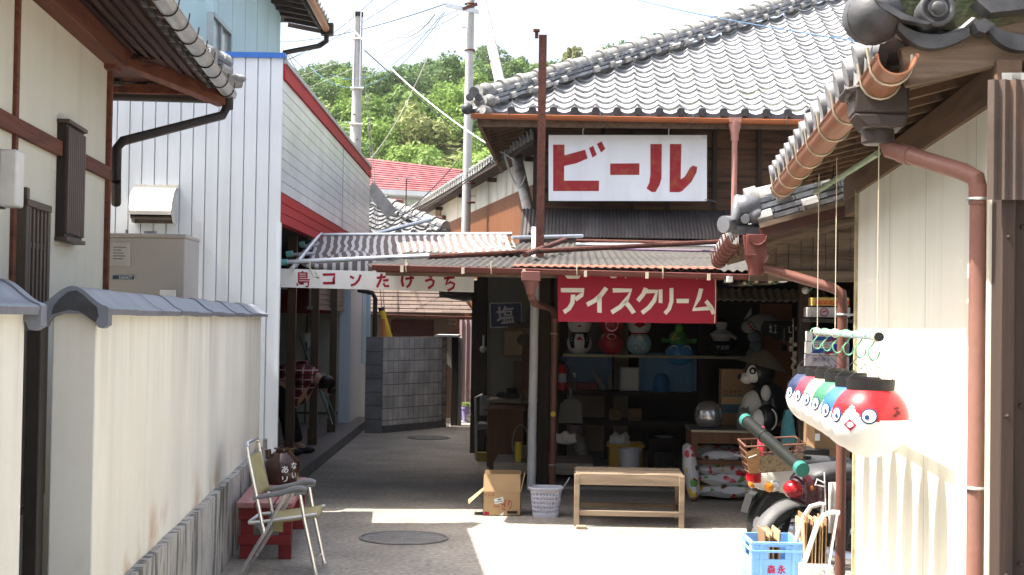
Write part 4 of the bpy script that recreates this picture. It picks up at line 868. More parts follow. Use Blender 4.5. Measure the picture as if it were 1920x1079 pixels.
# ================================================================ POLES AND WIRES
def wires(name, lines, m, label, cat='cable', r=.008):
    mb = MB()
    for (x0, y0, D0, x1, y1, D1, sag) in lines:
        a, b = GP(x0, y0, D0), GP(x1, y1, D1); pts = [a+(b-a)*t - V((0,0,sag*4*t*(1-t))) for t in [i/14 for i in range(15)]]; mb.tube(pts, r, 5)
    o = mb.v[0].copy(); return solo(name, mb, m, label, cat, G, o)
D1_ = 33
b0, t0 = GP(672, 300, D1_), GP(672, 32, D1_)
e = thing('utility_pole', 'pale concrete utility pole with black cap left of the hill', 'utility pole', G, (t0.x, D1_, 0))
mb = MB(); mb.tube([(t0.x-.02, D1_, 0), (t0.x, D1_, t0.z)], [.16, .095], 14); part('pole', mb, m_concrete, e)
mb = MB(); mb.tube([(t0.x, D1_, t0.z), (t0.x, D1_, t0.z+.1)], .11, 14); part('cap', mb, m_black, e)
mb = MB()
for s in (-.07, .07): mb.tube([(t0.x+s, D1_-.1, t0.z-1.6), (t0.x+s, D1_-.1, t0.z+.2), (t0.x+s*.4, D1_, t0.z+1.6)], .014, 6)
for k in (.5, 1.6, 2.4): mb.tube([(t0.x-.14, D1_-.12, t0.z-k), (t0.x+.15, D1_-.12, t0.z-k)], .02, 6); mb.torus((t0.x, D1_, t0.z-k), .12+k*.006, .012, None, 16, 6)
part('bracket', mb, m_steel, e)
mb = MB()
for i in range(9): z = t0.z-2.2-i*.55; s = 1 if i % 2 else -1; mb.tube([(t0.x, D1_-.05, z), (t0.x+.05*s, D1_-.24, z)], .012, 6)
part('step_bolts', mb, m_rust, e)
D2_ = 26; t0 = GP(883, 0, D2_)
e = thing('utility_pole', 'tall slim concrete utility pole with crossarm beside the leaning strut pole', 'utility pole', G, (t0.x, D2_, 0))
b_ = GP(876, 438, D2_); mb = MB(); mb.tube([(b_.x-.04, D2_, 0), (t0.x, D2_, t0.z+.8)], [.088, .068], 14); part('pole', mb, m_concrete, e)
c0, c1 = GP(836, 12, D2_), GP(903, 26, D2_); mb = MB(); mb.bar(c0+V((0,-.10,0)), c1+V((0,-.10,0)), .06, .07); part('crossarm', mb, m_steel, e)
mb = MB()
for i in range(4): p = c0+(c1-c0)*(i*.13)+V((0,-.10,.04)); mb.lathe([(.012,0),(.035,.012),(.018,.03),(.035,.047),(.018,.065),(.03,.08),(.006,.1)], p+V((0,0,-.02)), 10)
part('insulator', mb, m_paperw, e)
mb = MB()
for y in (8, 95, 330, 345, 380): p = GP(881, y, D2_); mb.torus(p, .082, .015, None, 16, 6)
p = GP(868, 14, D2_); mb.bar(p+V((0,-.12,-.06)), GP(908, 6, D2_)+V((0,-.12,0)), .06, .05); part('band', mb, m_rust, e)
mb = MB()
for i in range(8): z = t0.z-.5-i*.42; s = 1 if i % 2 else -1; mb.tube([(t0.x, D2_, z), (t0.x+.14*s, D2_-.05, z)], .007, 6)
part('step_bolts', mb, m_rust, e)
e = thing('strut_pole', 'leaning pale strut pole bracing the tall utility pole', 'utility pole', G, GP(1010, 470, 21)); a, b = GP(903, 0, 25.6), GP(992, 400, 21.2)
mb = MB(); mb.tube([a-(b-a)*.05, b+(b-a)*.9], [.082, .083], 14); part('pole', mb, mat('peeling_pole', (.50,.50,.50), (.24,.17,.12), rough=.85, scale=4, var=.7, streak=.2), e)
mb = MB()
for t in (.33, .68): p = a+(b-a)*t; mb.torus(p, .085, .012, None, 16, 6)
part('band', mb, m_rust, e)
wires('power_line', [(480, 75, 60, 835, 8, 26, .3), (480, 130, 60, 700, 0, 46, .4), (480, 132, 62, 760, -10, 48, .3)], m_wire, 'three thin power lines crossing the pale sky', r=.010)
wires('power_line', [(480, 165, 70, 860, 18, 26, .2), (480, 190, 75, 860, 28, 26, .3)], m_greyplas, 'faint grey power lines low over the hill skyline', r=.009)
wires('service_cable', [(560, -70, 26, 965, 300, 22, .35)], m_wirew, 'thick white service cable sweeping from sky to strut pole', r=.012)
wires('service_cable', [(684, 95, 33, 1000, 345, 60, .2)], m_wire, 'dark cable slanting from left pole down to the barn', r=.013)
wires('service_cable', [(690, 0, 33, 815, 28, 26, .6)], m_greyplas, 'slack grey cable looping in the sky between both poles', r=.012)
wires('blue_cable', [(560, 100, 34, 835, 22, 26, 1.05), (620, 140, 34, 830, 25, 26, .5)], m_wireb, 'pair of slack blue cables hanging before the hill', r=.006)
wires('pale_cable', [(692, 300, 33, 835, 25, 26, .3)], m_wirew, 'thin pale cable rising steeply over the hill trees', r=.008)
wires('service_cable', [(535, 95, 24, 648, 280, 26, .05), (540, 100, 24, 600, 160, 40, 0)], m_wire, 'thin dark cable from blue building eave down to white shop', r=.006)
wires('service_cable', [(690, 430, 24, 950, 285, 22, .1), (690, 440, 24, 930, 295, 22, .15), (700, 445, 24, 860, 300, 26, .1)], m_wire, 'bundle of dark cables rising over the striped awning to the pole', r=.009)
wires('blue_cable', [(1185, -3, 24, 1650, 84, 10, .04)], m_wireb, 'single blue cable crossing over the big tiled roof', r=.006)
wires('cable_coil', [(945, 285, 21.6, 960, 335, 21.6, .0), (960, 335, 21.6, 985, 330, 21.5, .15), (945, 290, 21.6, 970, 345, 21.6, .08)], m_wirew, 'white cable loops hanging at the strut pole', r=.01)
# television aerial
q = GP(761, 392, 26.5); e = thing('television_aerial', 'small rooftop television aerial on a rusty mast', 'aerial', G, q); t = GP(762, 336, 26.5)
mb = MB(); mb.tube([q, t], .012, 6); part('mast', mb, m_rust, e)
mb = MB(); a, b = GP(745, 337, 26.4), GP(783, 333, 26.7); mb.tube([a, b], .008, 5)
for i in range(7): p = a+(b-a)*(i/6); mb.tube([p+V((-.02,-.14,0)), p+V((.02,.14,0))], .004, 4)
part('boom', mb, m_steel, e)
q = GP(657, 265, 34); e = thing('television_aerial', 'faint aerial seen left of the concrete pole against the hill', 'aerial', G, q)
mb = MB(); mb.tube([q+V((0,0,-1.5)), q+V((0,0,.45))], .012, 6); part('mast', mb, m_steel, e)
mb = MB()
for k in range(4): mb.tube([q+V((-.2,-.1,.42-.11*k)), q+V((.2,.1,.42-.11*k))], .006, 4)
part('boom', mb, m_steel, e)
# ================================================================ THE TILED SHOP (frame T)
def TP(x, y, v=None, z=None, u=None): return T.px(x, y, u=u, v=v, z=z)
EVV, EVZ = 18.7, 4.17                                     # eave line
WV = 19.5                                                 # upper wall
e = thing('tiled_shop', 'old dark timber shop with a big hipped grey tile roof and open porch', 'shop', T, (1.0, 19.5, 0)); shop = e
UL = TP(884, 215, v=EVV).x; WL = TP(1003, 300, v=WV).x
mb = MB()
nb = 13
for i in range(nb):
    z0, z1 = 2.1+i*.165, 2.1+(i+1)*.165; mb.add([(WL, WV-.018, z0), (7, WV-.018, z0), (7, WV, z1+.012), (WL, WV, z1+.012), (WL, WV+.05, z0), (7, WV+.05, z0)], [(0,1,2,3), (4,5,1,0)])
mb.box(WL, 7, WV+.02, WV+.2, 0, 4.3); mb.box(WL, WL+.2, WV, 26, 0, 4.3); part('board_wall', mb, m_boards, e, ang=20)
mb = MB()
mb.box(WL-.02, WL+.1, WV-.06, WV+.06, 0, 4.3)
for x in (1340, 1424, 1130, 1252, 1184): u = TP(x, 300, v=WV-.03).x; mb.box(u-.03, u+.03, WV-.05, WV-.012, 2.2, 4.3)
part('wall_posts', mb, m_dkwood, e, bevel=.004)
mb = MB(); en = MB(); P_ = .265
tile_roof(mb, (UL, EVV-.04, EVZ+.04), (1,0,0), (0,1,0), .485, 27, 29, hipL=True, ends=en, pitch=P_)
rf = part('tiled_roof', mb, m_tile, e, ang=50); part('eave_tiles', en, m_tiledark, rf)
mb = MB(); tile_roof(mb, (UL, EVV-.04+27*.265, EVZ+.04), (0,-1,0), (1,0,0), .485, 27, 14, hipR=True, pitch=.265); part('side_tiles', mb, m_tile, rf, ang=50)
sl = MB(); cp = MB(); ridge(sl, cp, (UL+.16, EVV+.10, EVZ+.16), (UL+6.4, EVV+6.34, EVZ+.16+.485*6.24), 3, .27, .052, .32, .10); part('hip_ridge', sl, m_noshi, rf); part('ridge_caps', cp, m_tileold, rf)
def onigawara(fr, c, s, ax, parent, m1=None):
    """ridge-end ornament: dark trefoil face with curled shoulders; ax = horizontal direction it faces"""
    ax = V(ax).normalized(); sd = ax.cross(V((0,0,1))); up = V((0,0,1)); c = V(c); M3 = Matrix((sd, up, ax)).transposed()
    mb = MB()
    for (x, y, r) in ((0, .10, .105), (-.105, -.03, .075), (.105, -.03, .075), (0, -.02, .11)): mb.tube([c+sd*x*s+up*y*s-ax*.06*s, c+sd*x*s+up*y*s+ax*.05*s], r*s, 16)
    mb.ball(c+up*.13*s-ax*.12*s, .13*s, .13*s, .12*s); mb.ball(c+sd*.13*s-ax*.05*s-up*.02*s, .10*s, .10*s, .09*s); mb.ball(c-sd*.13*s-ax*.05*s-up*.02*s, .10*s, .10*s, .09*s)
    mb.ball(c-up*.02*s+ax*.05*s, .055*s, .055*s, .055*s); 
    mb.ball(c-up*.17*s+ax*.05*s-sd*.06*s, .07*s, .09*s, .06*s); mb.tube([c-up*.17*s-ax*.1*s-sd*.16*s, c-up*.16*s+ax*.12*s-sd*.16*s], .062*s, 12)
    part('ridge_end_ornament', mb, m1 or m_tileold, parent, ang=50)
onigawara(T, (UL+.10, EVV+.03, EVZ+.21), .92, (-.8,-1,0), rf)
mb = MB(); c = V((UL+.06, EVV-.06, EVZ+.22))
for (x, z, r) in ((-.02, .07, .062), (-.075, -.0, .045), (.035, .0, .045)): mb.tube([c+V((x,0,z)), c+V((x-.01,-.05,z))], r, 14)
part('ornament_face', mb, m_capdark, rf)
mb = MB(); mb.ball((UL-.05, EVV-.08, EVZ+.08), .075, .09, .075); part('corner_tile', mb, m_tiledark, rf)
mb = MB(); br = MB(); gutter(mb, br, (UL+.0, EVV-.07, EVZ+.01), (5.6, EVV-.07, EVZ-.06), .055, 1.1); g = part('eave_gutter', mb, m_orange, e); part('gutter_bracket', br, m_greyplas, g)
mb = MB(); mb.box(UL+.12, 6, EVV+.02, EVV+.06, EVZ-.13, EVZ+.02); mb.bar((UL+.1, EVV+.05, EVZ-.06), (UL+.1, 25, EVZ-.06), .05, .13)
mb.add([(UL+.1, EVV+.05, EVZ-.03), (6, EVV+.05, EVZ-.03), (6, WV, EVZ+.16), (WL, WV, EVZ+.16)], [(0,1,2,3)]); mb.add([(UL+.1, EVV+.05, EVZ-.03), (WL, WV, EVZ+.16), (WL, 25, EVZ+.16), (UL+.1, 25, EVZ-.03)], [(0,1,2,3)])
part('soffit', mb, m_soffit2, e)
mb = MB()
for i in range(16): mb.bar((UL+.12, 19.1+i*.36, EVZ-.06), (WL+.02, 19.1+i*.36, EVZ+.13), .05, .06)
for i in range(18): mb.bar((WL+.1+i*.36, EVV+.06, EVZ-.06), (WL+.1+i*.36, WV, EVZ+.12), .05, .06)
mb.bar((UL+.1, EVV+.06, EVZ-.08), (WL, WV, EVZ+.1), .08, .1); part('rafters', mb, m_soffit2, e)
# pink downpipe with hopper
q = TP(1378, 222, v=EVV-.07); mb = MB(); mb.prism([(q.x-.075, EVV-.14, q.z), (q.x+.075, EVV-.14, q.z), (q.x+.075, EVV, q.z), (q.x-.075, EVV, q.z)], (0,0,-.06)); mb.lathe([(.08,0),(.078,-.06),(.05,-.16),(.048,-.24),(.001,-.24)], (q.x, EVV-.07, q.z-.04), 14)
mb.tube([(q.x, EVV-.07, q.z-.2), (q.x, EVV-.07, 2.7)], .036, 12); part('downpipe', mb, m_pinkpipe, e)
# dark corrugated pent awning
a0 = TP(982, 388, v=WV-.04); mb = MB(); mb.wave((a0.x, WV-.04, 3.07), (1,0,0), 5.4, (0,-.78,-.41), .046, .0075)
part('pent_roof', mb, m_corrdark, e, ang=60)
a0_x = a0.x; mb = MB(); mb.wave((a0.x-.004, WV-.06, 3.05), (0,-1,0), .01, (-.12,0,-.40), .02, .001); 
mb = MB(); mb.prism([(a0.x-.02, WV-.05, 3.06), (a0.x-.02, WV-.80, 2.63), (a0.x-.02, WV-.80, 2.55), (a0.x-.02, WV-.05, 2.55)], (5.3,0,0)); part('pent_frame', mb, m_darkin, e)

# ---- porch roof in front
PV0, PV1 = 11.8, 18.3; PZ0, PZ1 = 2.02, 2.56
gl, gr = TP(700, 497, v=PV0), TP(1500, 519, v=PV0)
bl = TP(936, 466, v=16.8); wd = 4.6
ptx = gl.x-.05; mb = MB(); mb.wave((ptx, PV1, PZ1), (1,0,0), 4.6-ptx, (0, PV0-.02-PV1, PZ0-PZ1), .068, .009)  # rear left stretch, unseen behind the awning, added to keep sun off the interior
pr = part('porch_roof', mb, m_corrgrey, e, ang=60)
o0 = TP(962, 503, v=PV0-.03); mb = MB(); mb.wave((o0.x, PV0+.28, PZ0+.042), (1,0,0), 1.62, (0,-.30,-.028), .066, .004); part('terracotta_strip', mb, m_corrorange, pr, ang=60)
mb = MB(); mb.add([(ptx+.05, PV0+.05, PZ0-.03), (4.6, PV0+.05, PZ0-.03), (4.6, PV1, PZ1-.04), (ptx+.05, PV1, PZ1-.04)], [(0,1,2,3)])
for i in range(5): v = PV0+.4+i*1.55; z = PZ0+(PZ1-PZ0)*(v-PV0)/(PV1-PV0)-.078; u0 = ptx+.1; mb.box(u0, 4.6, v-.03, v+.03, z-.02, z+.025)
part('purlins', mb, m_weather, e)
mb = MB(); mb.box(gl.x+.02, 3.2, PV0+.03, PV0+.06, PZ0-.05, PZ0-.02); part('fascia', mb, m_maroon, e)
mb = MB(); br = MB(); g0, g1 = V((gl.x, PV0-.05, gl.z-.005)), V((gr.x, PV0-.05, gr.z)); gutter(mb, br, g0, g1, .04, .62); g = part('porch_gutter', mb, m_maroon, e)
for i in range(7):
    p = g0+(g1-g0)*((i+.5)/7); br.box(p.x-.012, p.x+.012, PV0-.115, PV0-.09, p.z-.05, p.z+.0)
part('gutter_bracket', br, m_string, g)
# porch columns, beam, downpipe
CV = 14.5
c = TP(1020, 700, v=CV); mb = MB(); mb.box(c.x-.055, c.x+.055, CV-.055, CV+.055, 0, 2.22); part('porch_post', mb, m_dkwood, e, bevel=.004)
mb = MB(); mb.box(-.6, 3.6, CV-.05, CV+.05, 2.08, 2.22); part('porch_beam', mb, m_dkwood, e, bevel=.004)
c2 = TP(1506, 700, v=13.2); mb = MB(); mb.box(c2.x-.05, c2.x+.05, 13.15, 13.25, 0, 2.12); part('porch_post', mb, mat('right_post_brown', (.075,.045,.036), (.05,.03,.025), rough=.8), e, bevel=.004)
c3 = TP(902, 700, v=17.6); mb = MB(); mb.box(c3.x-.06, c3.x+.06, 17.54, 17.66, 0, 2.5); part('porch_post', mb, m_darkin, e, bevel=.004)
h = TP(996, 512, v=PV0-.05); p1 = TP(1040, 590, v=13.9); mb = MB()
mb.box(h.x-.075, h.x+.075, PV0-.12, PV0+.02, h.z-.065, h.z+.012); mb.lathe([(.07,-.06),(.045,-.12),(.035,-.17),(.001,-.17)], (h.x, PV0-.05, h.z), 14)
hop = part('hopper', mb, mat('maroon_hopper', (.19,.075,.065), (.15,.06,.05), rough=.45), e, bevel=.006)
mb = MB(); mb.tube([(h.x, PV0-.05, h.z-.13), (h.x+.005, PV0-.04, h.z-.19), (h.x+.03, PV0+.1, h.z-.24), (p1.x-.02, 13.75, p1.z+.05), (p1.x, 13.9, p1.z-.02), (p1.x, 13.92, p1.z-.12), (p1.x, 13.92, 0.02)], .03, 10); part('downpipe', mb, m_pipe, e)
mb = MB()
for y in (626, 872): z = TP(1040, y, v=13.92).z; mb.torus((p1.x, 13.92, z), .033, .006, None, 14, 6)
part('pipe_clip', mb, m_steel, e)
mb = MB(); z = TP(1040, 777, v=13.88).z; mb.tube([(p1.x, 13.90, z), (p1.x, 13.887, z)], .025, 12); part('pipe_sticker', mb, m_yellow, e)
# inside walls
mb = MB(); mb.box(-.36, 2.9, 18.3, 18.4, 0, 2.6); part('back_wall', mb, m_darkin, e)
mb = MB(); q0, q1 = TP(1040, 540, v=18.26), TP(1178, 700, v=18.26); mb.box(q0.x, q1.x, 18.24, 18.3, 0, 2.3); part('tan_board', mb, mat('tan_board', (.36,.29,.20), (.29,.23,.16), rough=.8, scale=3), e)
mb = MB(); q0, q1 = TP(913, 540, v=18.2), TP(1000, 700, v=18.2); mb.box(q0.x, q1.x, 18.18, 18.3, 0, 2.4); part('green_grey_panel', mb, m_interior, e)
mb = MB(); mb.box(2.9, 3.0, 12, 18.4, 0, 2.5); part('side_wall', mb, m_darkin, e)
mb = MB(); q0, q1 = TP(1425, 570, v=16.4), TP(1482, 720, v=16.4); mb.box(q0.x, q1.x, 16.35, 16.4, .5, q0.z); part('orange_door', mb, mat('orange_board', (.30,.11,.05), (.24,.09,.04), rough=.7), e)
mb = MB(); a_ = TP(1340, 560, v=15.0); mb.wave((a_.x-.5, 15.0, a_.z+.1), (1,0,0), 1.6, (0,-.35,-.12), .075, .010); part('inner_canopy', mb, mat('pale_corrugated', (.62,.56,.42), (.48,.43,.31), rough=.8, scale=5), e)
# lean-to eave on the lane side
a, b = G.px(823, 560, v=17.4), G.px(893, 584, v=21.5); al, bl2 = T.l(a), T.l(b)
mb = MB(); en = MB(); tile_roof(mb, (TP(826, 560, v=18.2).x, 23.0, 1.95), (0,-1,0), (1,0,0), .3, 18, 4, flip=-1, ends=en); lr = part('lane_eave', mb, m_tileold, e); part('lane_eave_tiles', en, m_tileold, lr)
mb = MB(); x0 = TP(826, 560, v=18.2).x; mb.box(x0, x0+.7, 18.2, 23.0, 1.90, 1.93); mb.box(x0+.4, x0+.5, 18.0, 23, 0, 2.0); part('lane_wall', mb, m_darkin, e)
# plinth step
mb = MB(); mb.box(-.2, 2.9, 14.3, 18.3, 0, .03); part('porch_floor', mb, mat('porch_concrete', (.30,.28,.25), (.21,.2,.18), rough=.9, scale=3, bump=.2), e)

# ---- posts and pipes on the porch roof
q = TP(1018, 66, v=13.9); zb = PZ0+(PZ1-PZ0)*(13.9-PV0)/(PV1-PV0); mb = MB(); w = .037
mb.box(q.x-w, q.x+w, 13.88, 13.89, zb-.02, q.z); mb.box(q.x-w, q.x-w+.008, 13.89, 13.95, zb-.02, q.z); mb.box(q.x+w-.008, q.x+w, 13.89, 13.95, zb-.02, q.z)
e2 = thing('steel_post', 'tall rusty steel channel post standing through the porch roof', 'post', T, (q.x, 13.9, zb)); part('channel', mb, m_rust, e2)
mb = MB(); mb.box(q.x-.075, q.x-.042, 13.87, 13.92, q.z-.03, q.z+.045); mb.box(q.x-.09, q.x-.03, 13.86, 13.93, q.z+.03, q.z+.05); part('bracket', mb, m_rust, e2)
q = TP(1003, 426, v=14.2); mb = MB(); mb.tube([(q.x, 14.2, 0), (q.x+.012, 14.2, q.z)], .042, 14)
solo('white_pole', mb, mat('white_pole_paint', (.78,.79,.80), (.66,.67,.68), rough=.6, scale=6, streak=.4, sc=(.2,.19,.18), sscale=(14,14,3)), 'stained white pole beside the dark porch post', 'pole', T, (q.x, 14.2, 0))
def pipe(name, p0, v0, p1, v1, r, m, label, caps=None):
    a, b = TP(*p0, v=v0), TP(*p1, v=v1); e2 = thing(name, label, 'pipe', T, a); part('tube', MB().tube([a, b], r, 10), m, e2)
    if caps: d = (a-b).normalized(); part('end_cap', MB().tube([a-d*.01, a+d*.09], r*1.35, 10), caps, e2)
    return e2
m_teal = mat('teal_cap', (.16,.42,.38), rough=.4)
pipe('rusty_pipe', (803, 482), 13.1, (1382, 452), 14.4, .024, m_rust, 'long rusty pipe lying across the porch roof')
pipe('rusty_pipe', (985, 478), 12.9, (1060, 450), 15.4, .026, m_rust, 'short rusty pipe stub poking forward on the porch roof beside the white pole')
pipe('steel_pipe', (960, 446), 15.0, (1092, 443), 15.6, .02, m_steel, 'bright steel pipe end crossing behind the rusty post')
pipe('rusty_pipe', (1080, 452), 16.2, (1370, 458), 16.2, .022, m_rust, 'rusty pipe below the dark pent roof edge')
pipe('steel_pipe', (1080, 459), 15.6, (1372, 461), 15.4, .02, m_steel, 'pale flat steel bar on the porch roof under the rusty pipe')
pipe('purple_hose', (1090, 466), 14.6, (1362, 472), 14.2, .012, mat('purple_hose', (.14,.09,.15), rough=.5), 'thin purple hose lying on the porch roof')

# ---- striped awning over the lane
e2 = thing('striped_awning', 'brown and white striped cloth awning on steel pipes over the lane', 'awning', G, G.px(720, 480, v=13.5))
f0, f1 = G.px(532, 492, v=13.1), G.px(790, 482, v=13.1); k0, k1 = G.px(588, 443, v=15.6), G.px(950, 441, v=15.6)
m_str = bpy.data.materials.new('striped_cloth'); m_str.use_nodes = True; N = m_str.node_tree.nodes; K = m_str.node_tree.links.new; b = N['Principled BSDF']; b.inputs['Roughness'].default_value = .9
tc = N.new('ShaderNodeTexCoord'); sx = N.new('ShaderNodeSeparateXYZ'); K(tc.outputs['UV'], sx.inputs[0])
vr = N.new('ShaderNodeMath'); vr.operation = 'MULTIPLY'; vr.inputs[1].default_value = 27; st = N.new('ShaderNodeMath'); st.operation = 'GREATER_THAN'; st.inputs[1].default_value = .46; K(sx.outputs[1], st.inputs[0]); s2 = N.new('ShaderNodeMath'); s2.operation = 'MULTIPLY_ADD'; s2.inputs[1].default_value = .017; K(st.outputs[0], s2.inputs[0])
wn_ = N.new('ShaderNodeTexNoise'); wn_.inputs['Scale'].default_value = 5; K(tc.outputs['UV'], wn_.inputs['Vector']); s3 = N.new('ShaderNodeMath'); s3.operation = 'MULTIPLY_ADD'; s3.inputs[1].default_value = .05; K(wn_.outputs['Fac'], s3.inputs[0]); K(sx.outputs[0], s3.inputs[2]); K(s3.outputs[0], s2.inputs[2]); K(s2.outputs[0], vr.inputs[0])
fr_ = N.new('ShaderNodeMath'); fr_.operation = 'FRACT'; K(vr.outputs[0], fr_.inputs[0]); gt = N.new('ShaderNodeMath'); gt.operation = 'GREATER_THAN'; gt.inputs[1].default_value = .58; K(fr_.outputs[0], gt.inputs[0])
mx = N.new('ShaderNodeMix'); mx.data_type = 'RGBA'; mx.inputs[6].default_value = (.165,.13,.117,1); mx.inputs[7].default_value = (.60,.585,.56,1); K(gt.outputs[0], mx.inputs[0]); K(mx.outputs[2], b.inputs['Base Color'])
tr = N.new('ShaderNodeBsdfTranslucent'); K(mx.outputs[2], tr.inputs[0]); ms = N.new('ShaderNodeMixShader'); ms.inputs[0].default_value = .25; K(b.outputs[0], ms.inputs[1]); K(tr.outputs[0], ms.inputs[2]); K(ms.outputs[0], N['Material Output'].inputs[0])
fa, fb = G.px(566, 497, v=13.25), G.px(800, 484, v=13.25); fb2 = G.px(985, 470, v=14.0)
def cloth(a, t):
    fr2 = fa + (fb2-fa)*a; bk = k0 + (k1-k0)*a; p = fr2 + (bk-fr2)*t
    sag = .10*sin(pi*t)*(1-.3*sin(9*a)) + .02*sin(a*21)*sin(pi*t) + (.035*sin(a*8+t*7))*sin(pi*t)
    return p - V((0,0,sag))
mb = MB(); mb.grid(cloth, 60, 18); ob = part('cloth', mb, m_str, e2, ang=60)
uv = ob.data.uv_layers.new(name='UVMap'); n_ = 61
for p in ob.data.polygons:
    for li in p.loop_indices: vi = ob.data.loops[li].vertex_index; uv.data[li].uv = ((vi % n_)/60, (vi//n_)/18)
sd = ob.modifiers.new('thick', 'SOLIDIFY'); sd.thickness = .004
drop = [fa+(fb2-fa)*t for t in (.20, .26, .33, .40, .46)]
mb = MB(); top = [fa+(fb2-fa)*(.02+.44*i/20) + V((0,-.02,.0)) for i in range(21)]; bot = [p - V((0,0, .03+.21*max(0, sin(pi*(i/20)))**2*(1 if i > 9 else .6))) for i, p in enumerate(top)]
mb.add(top+bot, [(i, i+1, 22+i, 21+i) for i in range(20)]); ob = part('valance', mb, m_str, e2)
uv = ob.data.uv_layers.new(name='UVMap')
for p in ob.data.polygons:
    for li in p.loop_indices: vi = ob.data.loops[li].vertex_index; uv.data[li].uv = ((vi % 21)/20*.44, 0)
sd = ob.modifiers.new('thick', 'SOLIDIFY'); sd.thickness = .004
mb = MB(); mb.tube([f0, G.px(805, 480, v=13.1)], .021, 10); mb.tube([G.px(583, 441, v=15.6), G.px(960, 439, v=15.6)], .02, 10); mb.tube([G.px(542, 478, v=13.9), G.px(590, 476, v=13.9)], .016, 10); mb.tube([G.px(565, 462, v=14.7), G.px(596, 460, v=14.7)], .016, 8)
mb.tube([G.px(547, 505, v=12.9), G.px(602, 436, v=15.7)], .02, 10); mb.tube([G.px(700, 440, v=17), G.px(808, 412, v=17.4)], .022, 8); part('frame_pipes', mb, m_steel, e2)
mb = MB()
for (x, y, D, dx) in ((525, 493, 13.1, 14), (537, 477, 13.9, 12), (562, 459, 14.7, 9), (578, 446, 15.6, 8)): mb.tube([G.px(x, y, v=D), G.px(x+dx, y-1, v=D)], .03, 10)
part('end_cap', mb, m_teal, e2)
mb = MB(); rr = random.Random(3)
for i in range(14): t = .12+i*.06; p = G.px(547+55*t, 505-69*t, v=12.9+2.8*t); mb.torus(p, .026, .006, Matrix.Rotation(rr.uniform(.6, 1.2), 3, 'Y'), 10, 5)
for (x, y, D) in ((938, 440, 15.4), (950, 448, 15), (582, 505, 13.0)): mb.tube([G.px(x, y, v=D), G.px(x+6, y+14, v=D-.1), G.px(x+16, y+16, v=D-.1), G.px(x+10, y+4, v=D)], .007, 5)
mb.tube([G.px(581, 490, v=13.05), G.px(581, 510, v=13.0)], .006, 5); part('lashing', mb, m_string, e2)

# ================================================================ SIGNS
def sign(name, label, px4, D, fr, m, th=.03):
    """a flat board; px4 = photo corners tl, tr, br, bl; returns thing and a map from photo pixels to its face"""
    c = [fr.px(x, y, v=D) for x, y in px4]; e2 = thing(name, label, 'sign', fr, (c[0]+c[2])/2)
    part('board', MB().prism(c, (0, th, 0)), m, e2, bevel=.002)
    return e2, lambda x, y: fr.px(x, y, v=D-.003)
e2, f = sign('beer_sign', 'white board with big red brushed katakana under the tiled eave', [(1028.5,253.5), (1325.5,253.5), (1325.5,377.5), (1028.5,377)], 19.05, T, m_signwhite)
z3 = lambda x, y: f(860+x/3.174, 220+y/3.174)
mb = MB()
for pg in ([(562,164),(630,164),(629,228),(627,378),(836,378),(834,440),(562,440)], [(628,228),(752,194),(768,246),(700,275),(626,291)], [(776,184),(800,170),(822,224),(796,241)], [(822,160),(850,144),(873,188),(848,211)],
           [(902,276),(1076,275),(1075,344),(902,344)], [(1141,160),(1209,160),(1207,365),(1195,405),(1172,445),(1150,446),(1118,425),(1135,390),(1141,340)],
           [(1257,160),(1326,160),(1321,371),(1345,355),(1378,300),(1395,288),(1420,297),(1415,330),(1385,385),(1330,440),(1310,447),(1255,446)]): mb.poly([z3(*p) for p in pg])
part('lettering', mb, m_redpaint, e2, ang=None)
mb = MB()
for x in (1093, 1254): p = TP(x, 250, v=19.05); mb.tube([p+V((0,.02,-.02)), p+V((0,.0,.05)), p+V((.03,0,.08)), p+V((.02,.03,.16))], .006, 5)
mb.box(TP(1322,0,v=19.0).x, TP(1327,0,v=19.0).x, 19.03, 19.04, TP(1325,260,v=19).z, TP(1325,253,v=19).z); mb.tube([TP(1322,374,v=19.03), TP(1342,379,v=19.3)], .008, 5); part('hook', mb, m_steel, e2)

e2, f = sign('ice_cream_sign', 'crimson sign with cream katakana hanging under the porch gutter', [(1045.5,505), (1343.5,505), (1343.5,607.5), (1046,603.5)], 11.92, T, m_signred, .012)
mb = MB()
def kana(x0, x1, strokes, w, y0=541, y1=585):
    for s in strokes: stroke(mb, [(x0+(x1-x0)*px, y0+(y1-y0)*py + (x0-1045)*.004) for px, py in s], w, f)
kana(1052, 1097, [[(.02,.08),(.95,.08),(.86,.28),(.62,.46)], [(.50,.30),(.47,.62),(.34,.85),(.14,1.0)]], 8.2)
kana(1101, 1138, [[(.95,0),(.7,.28),(.38,.52),(.02,.68)], [(.62,.34),(.62,1.0)]], 8.4)
kana(1147, 1189, [[(.08,.08),(.86,.08),(.66,.48),(.38,.78),(.02,1.0)], [(.60,.56),(.8,.78),(.97,1.02)]], 8.4)
kana(1196, 1232, [[(.40,0),(.28,.24),(.02,.50)], [(.36,.12),(.98,.12),(.86,.50),(.58,.80),(.24,1.02)]], 8.0)
kana(1237, 1262, [[(.06,.06),(.06,.58)], [(.88,0),(.88,.55),(.70,.86),(.42,1.04)]], 7.4)
kana(1270, 1290, [[(0,.52),(1,.52)]], 8.2)
kana(1295, 1337, [[(.46,.02),(.36,.40),(.12,.88),(.90,.82)], [(.70,.54),(.90,.78),(1.02,1.04)]], 7.8)
for x0, x1, y in ((1058,1090,520), (1140,1160,519), (1168,1176,519), (1262,1276,519), (1300,1312,521)): mb.poly([f(x0, y-4), f(x1, y-4), f(x1-5, y+3), f(x0+6, y+3)])
part('lettering', mb, m_letter, e2, ang=None)
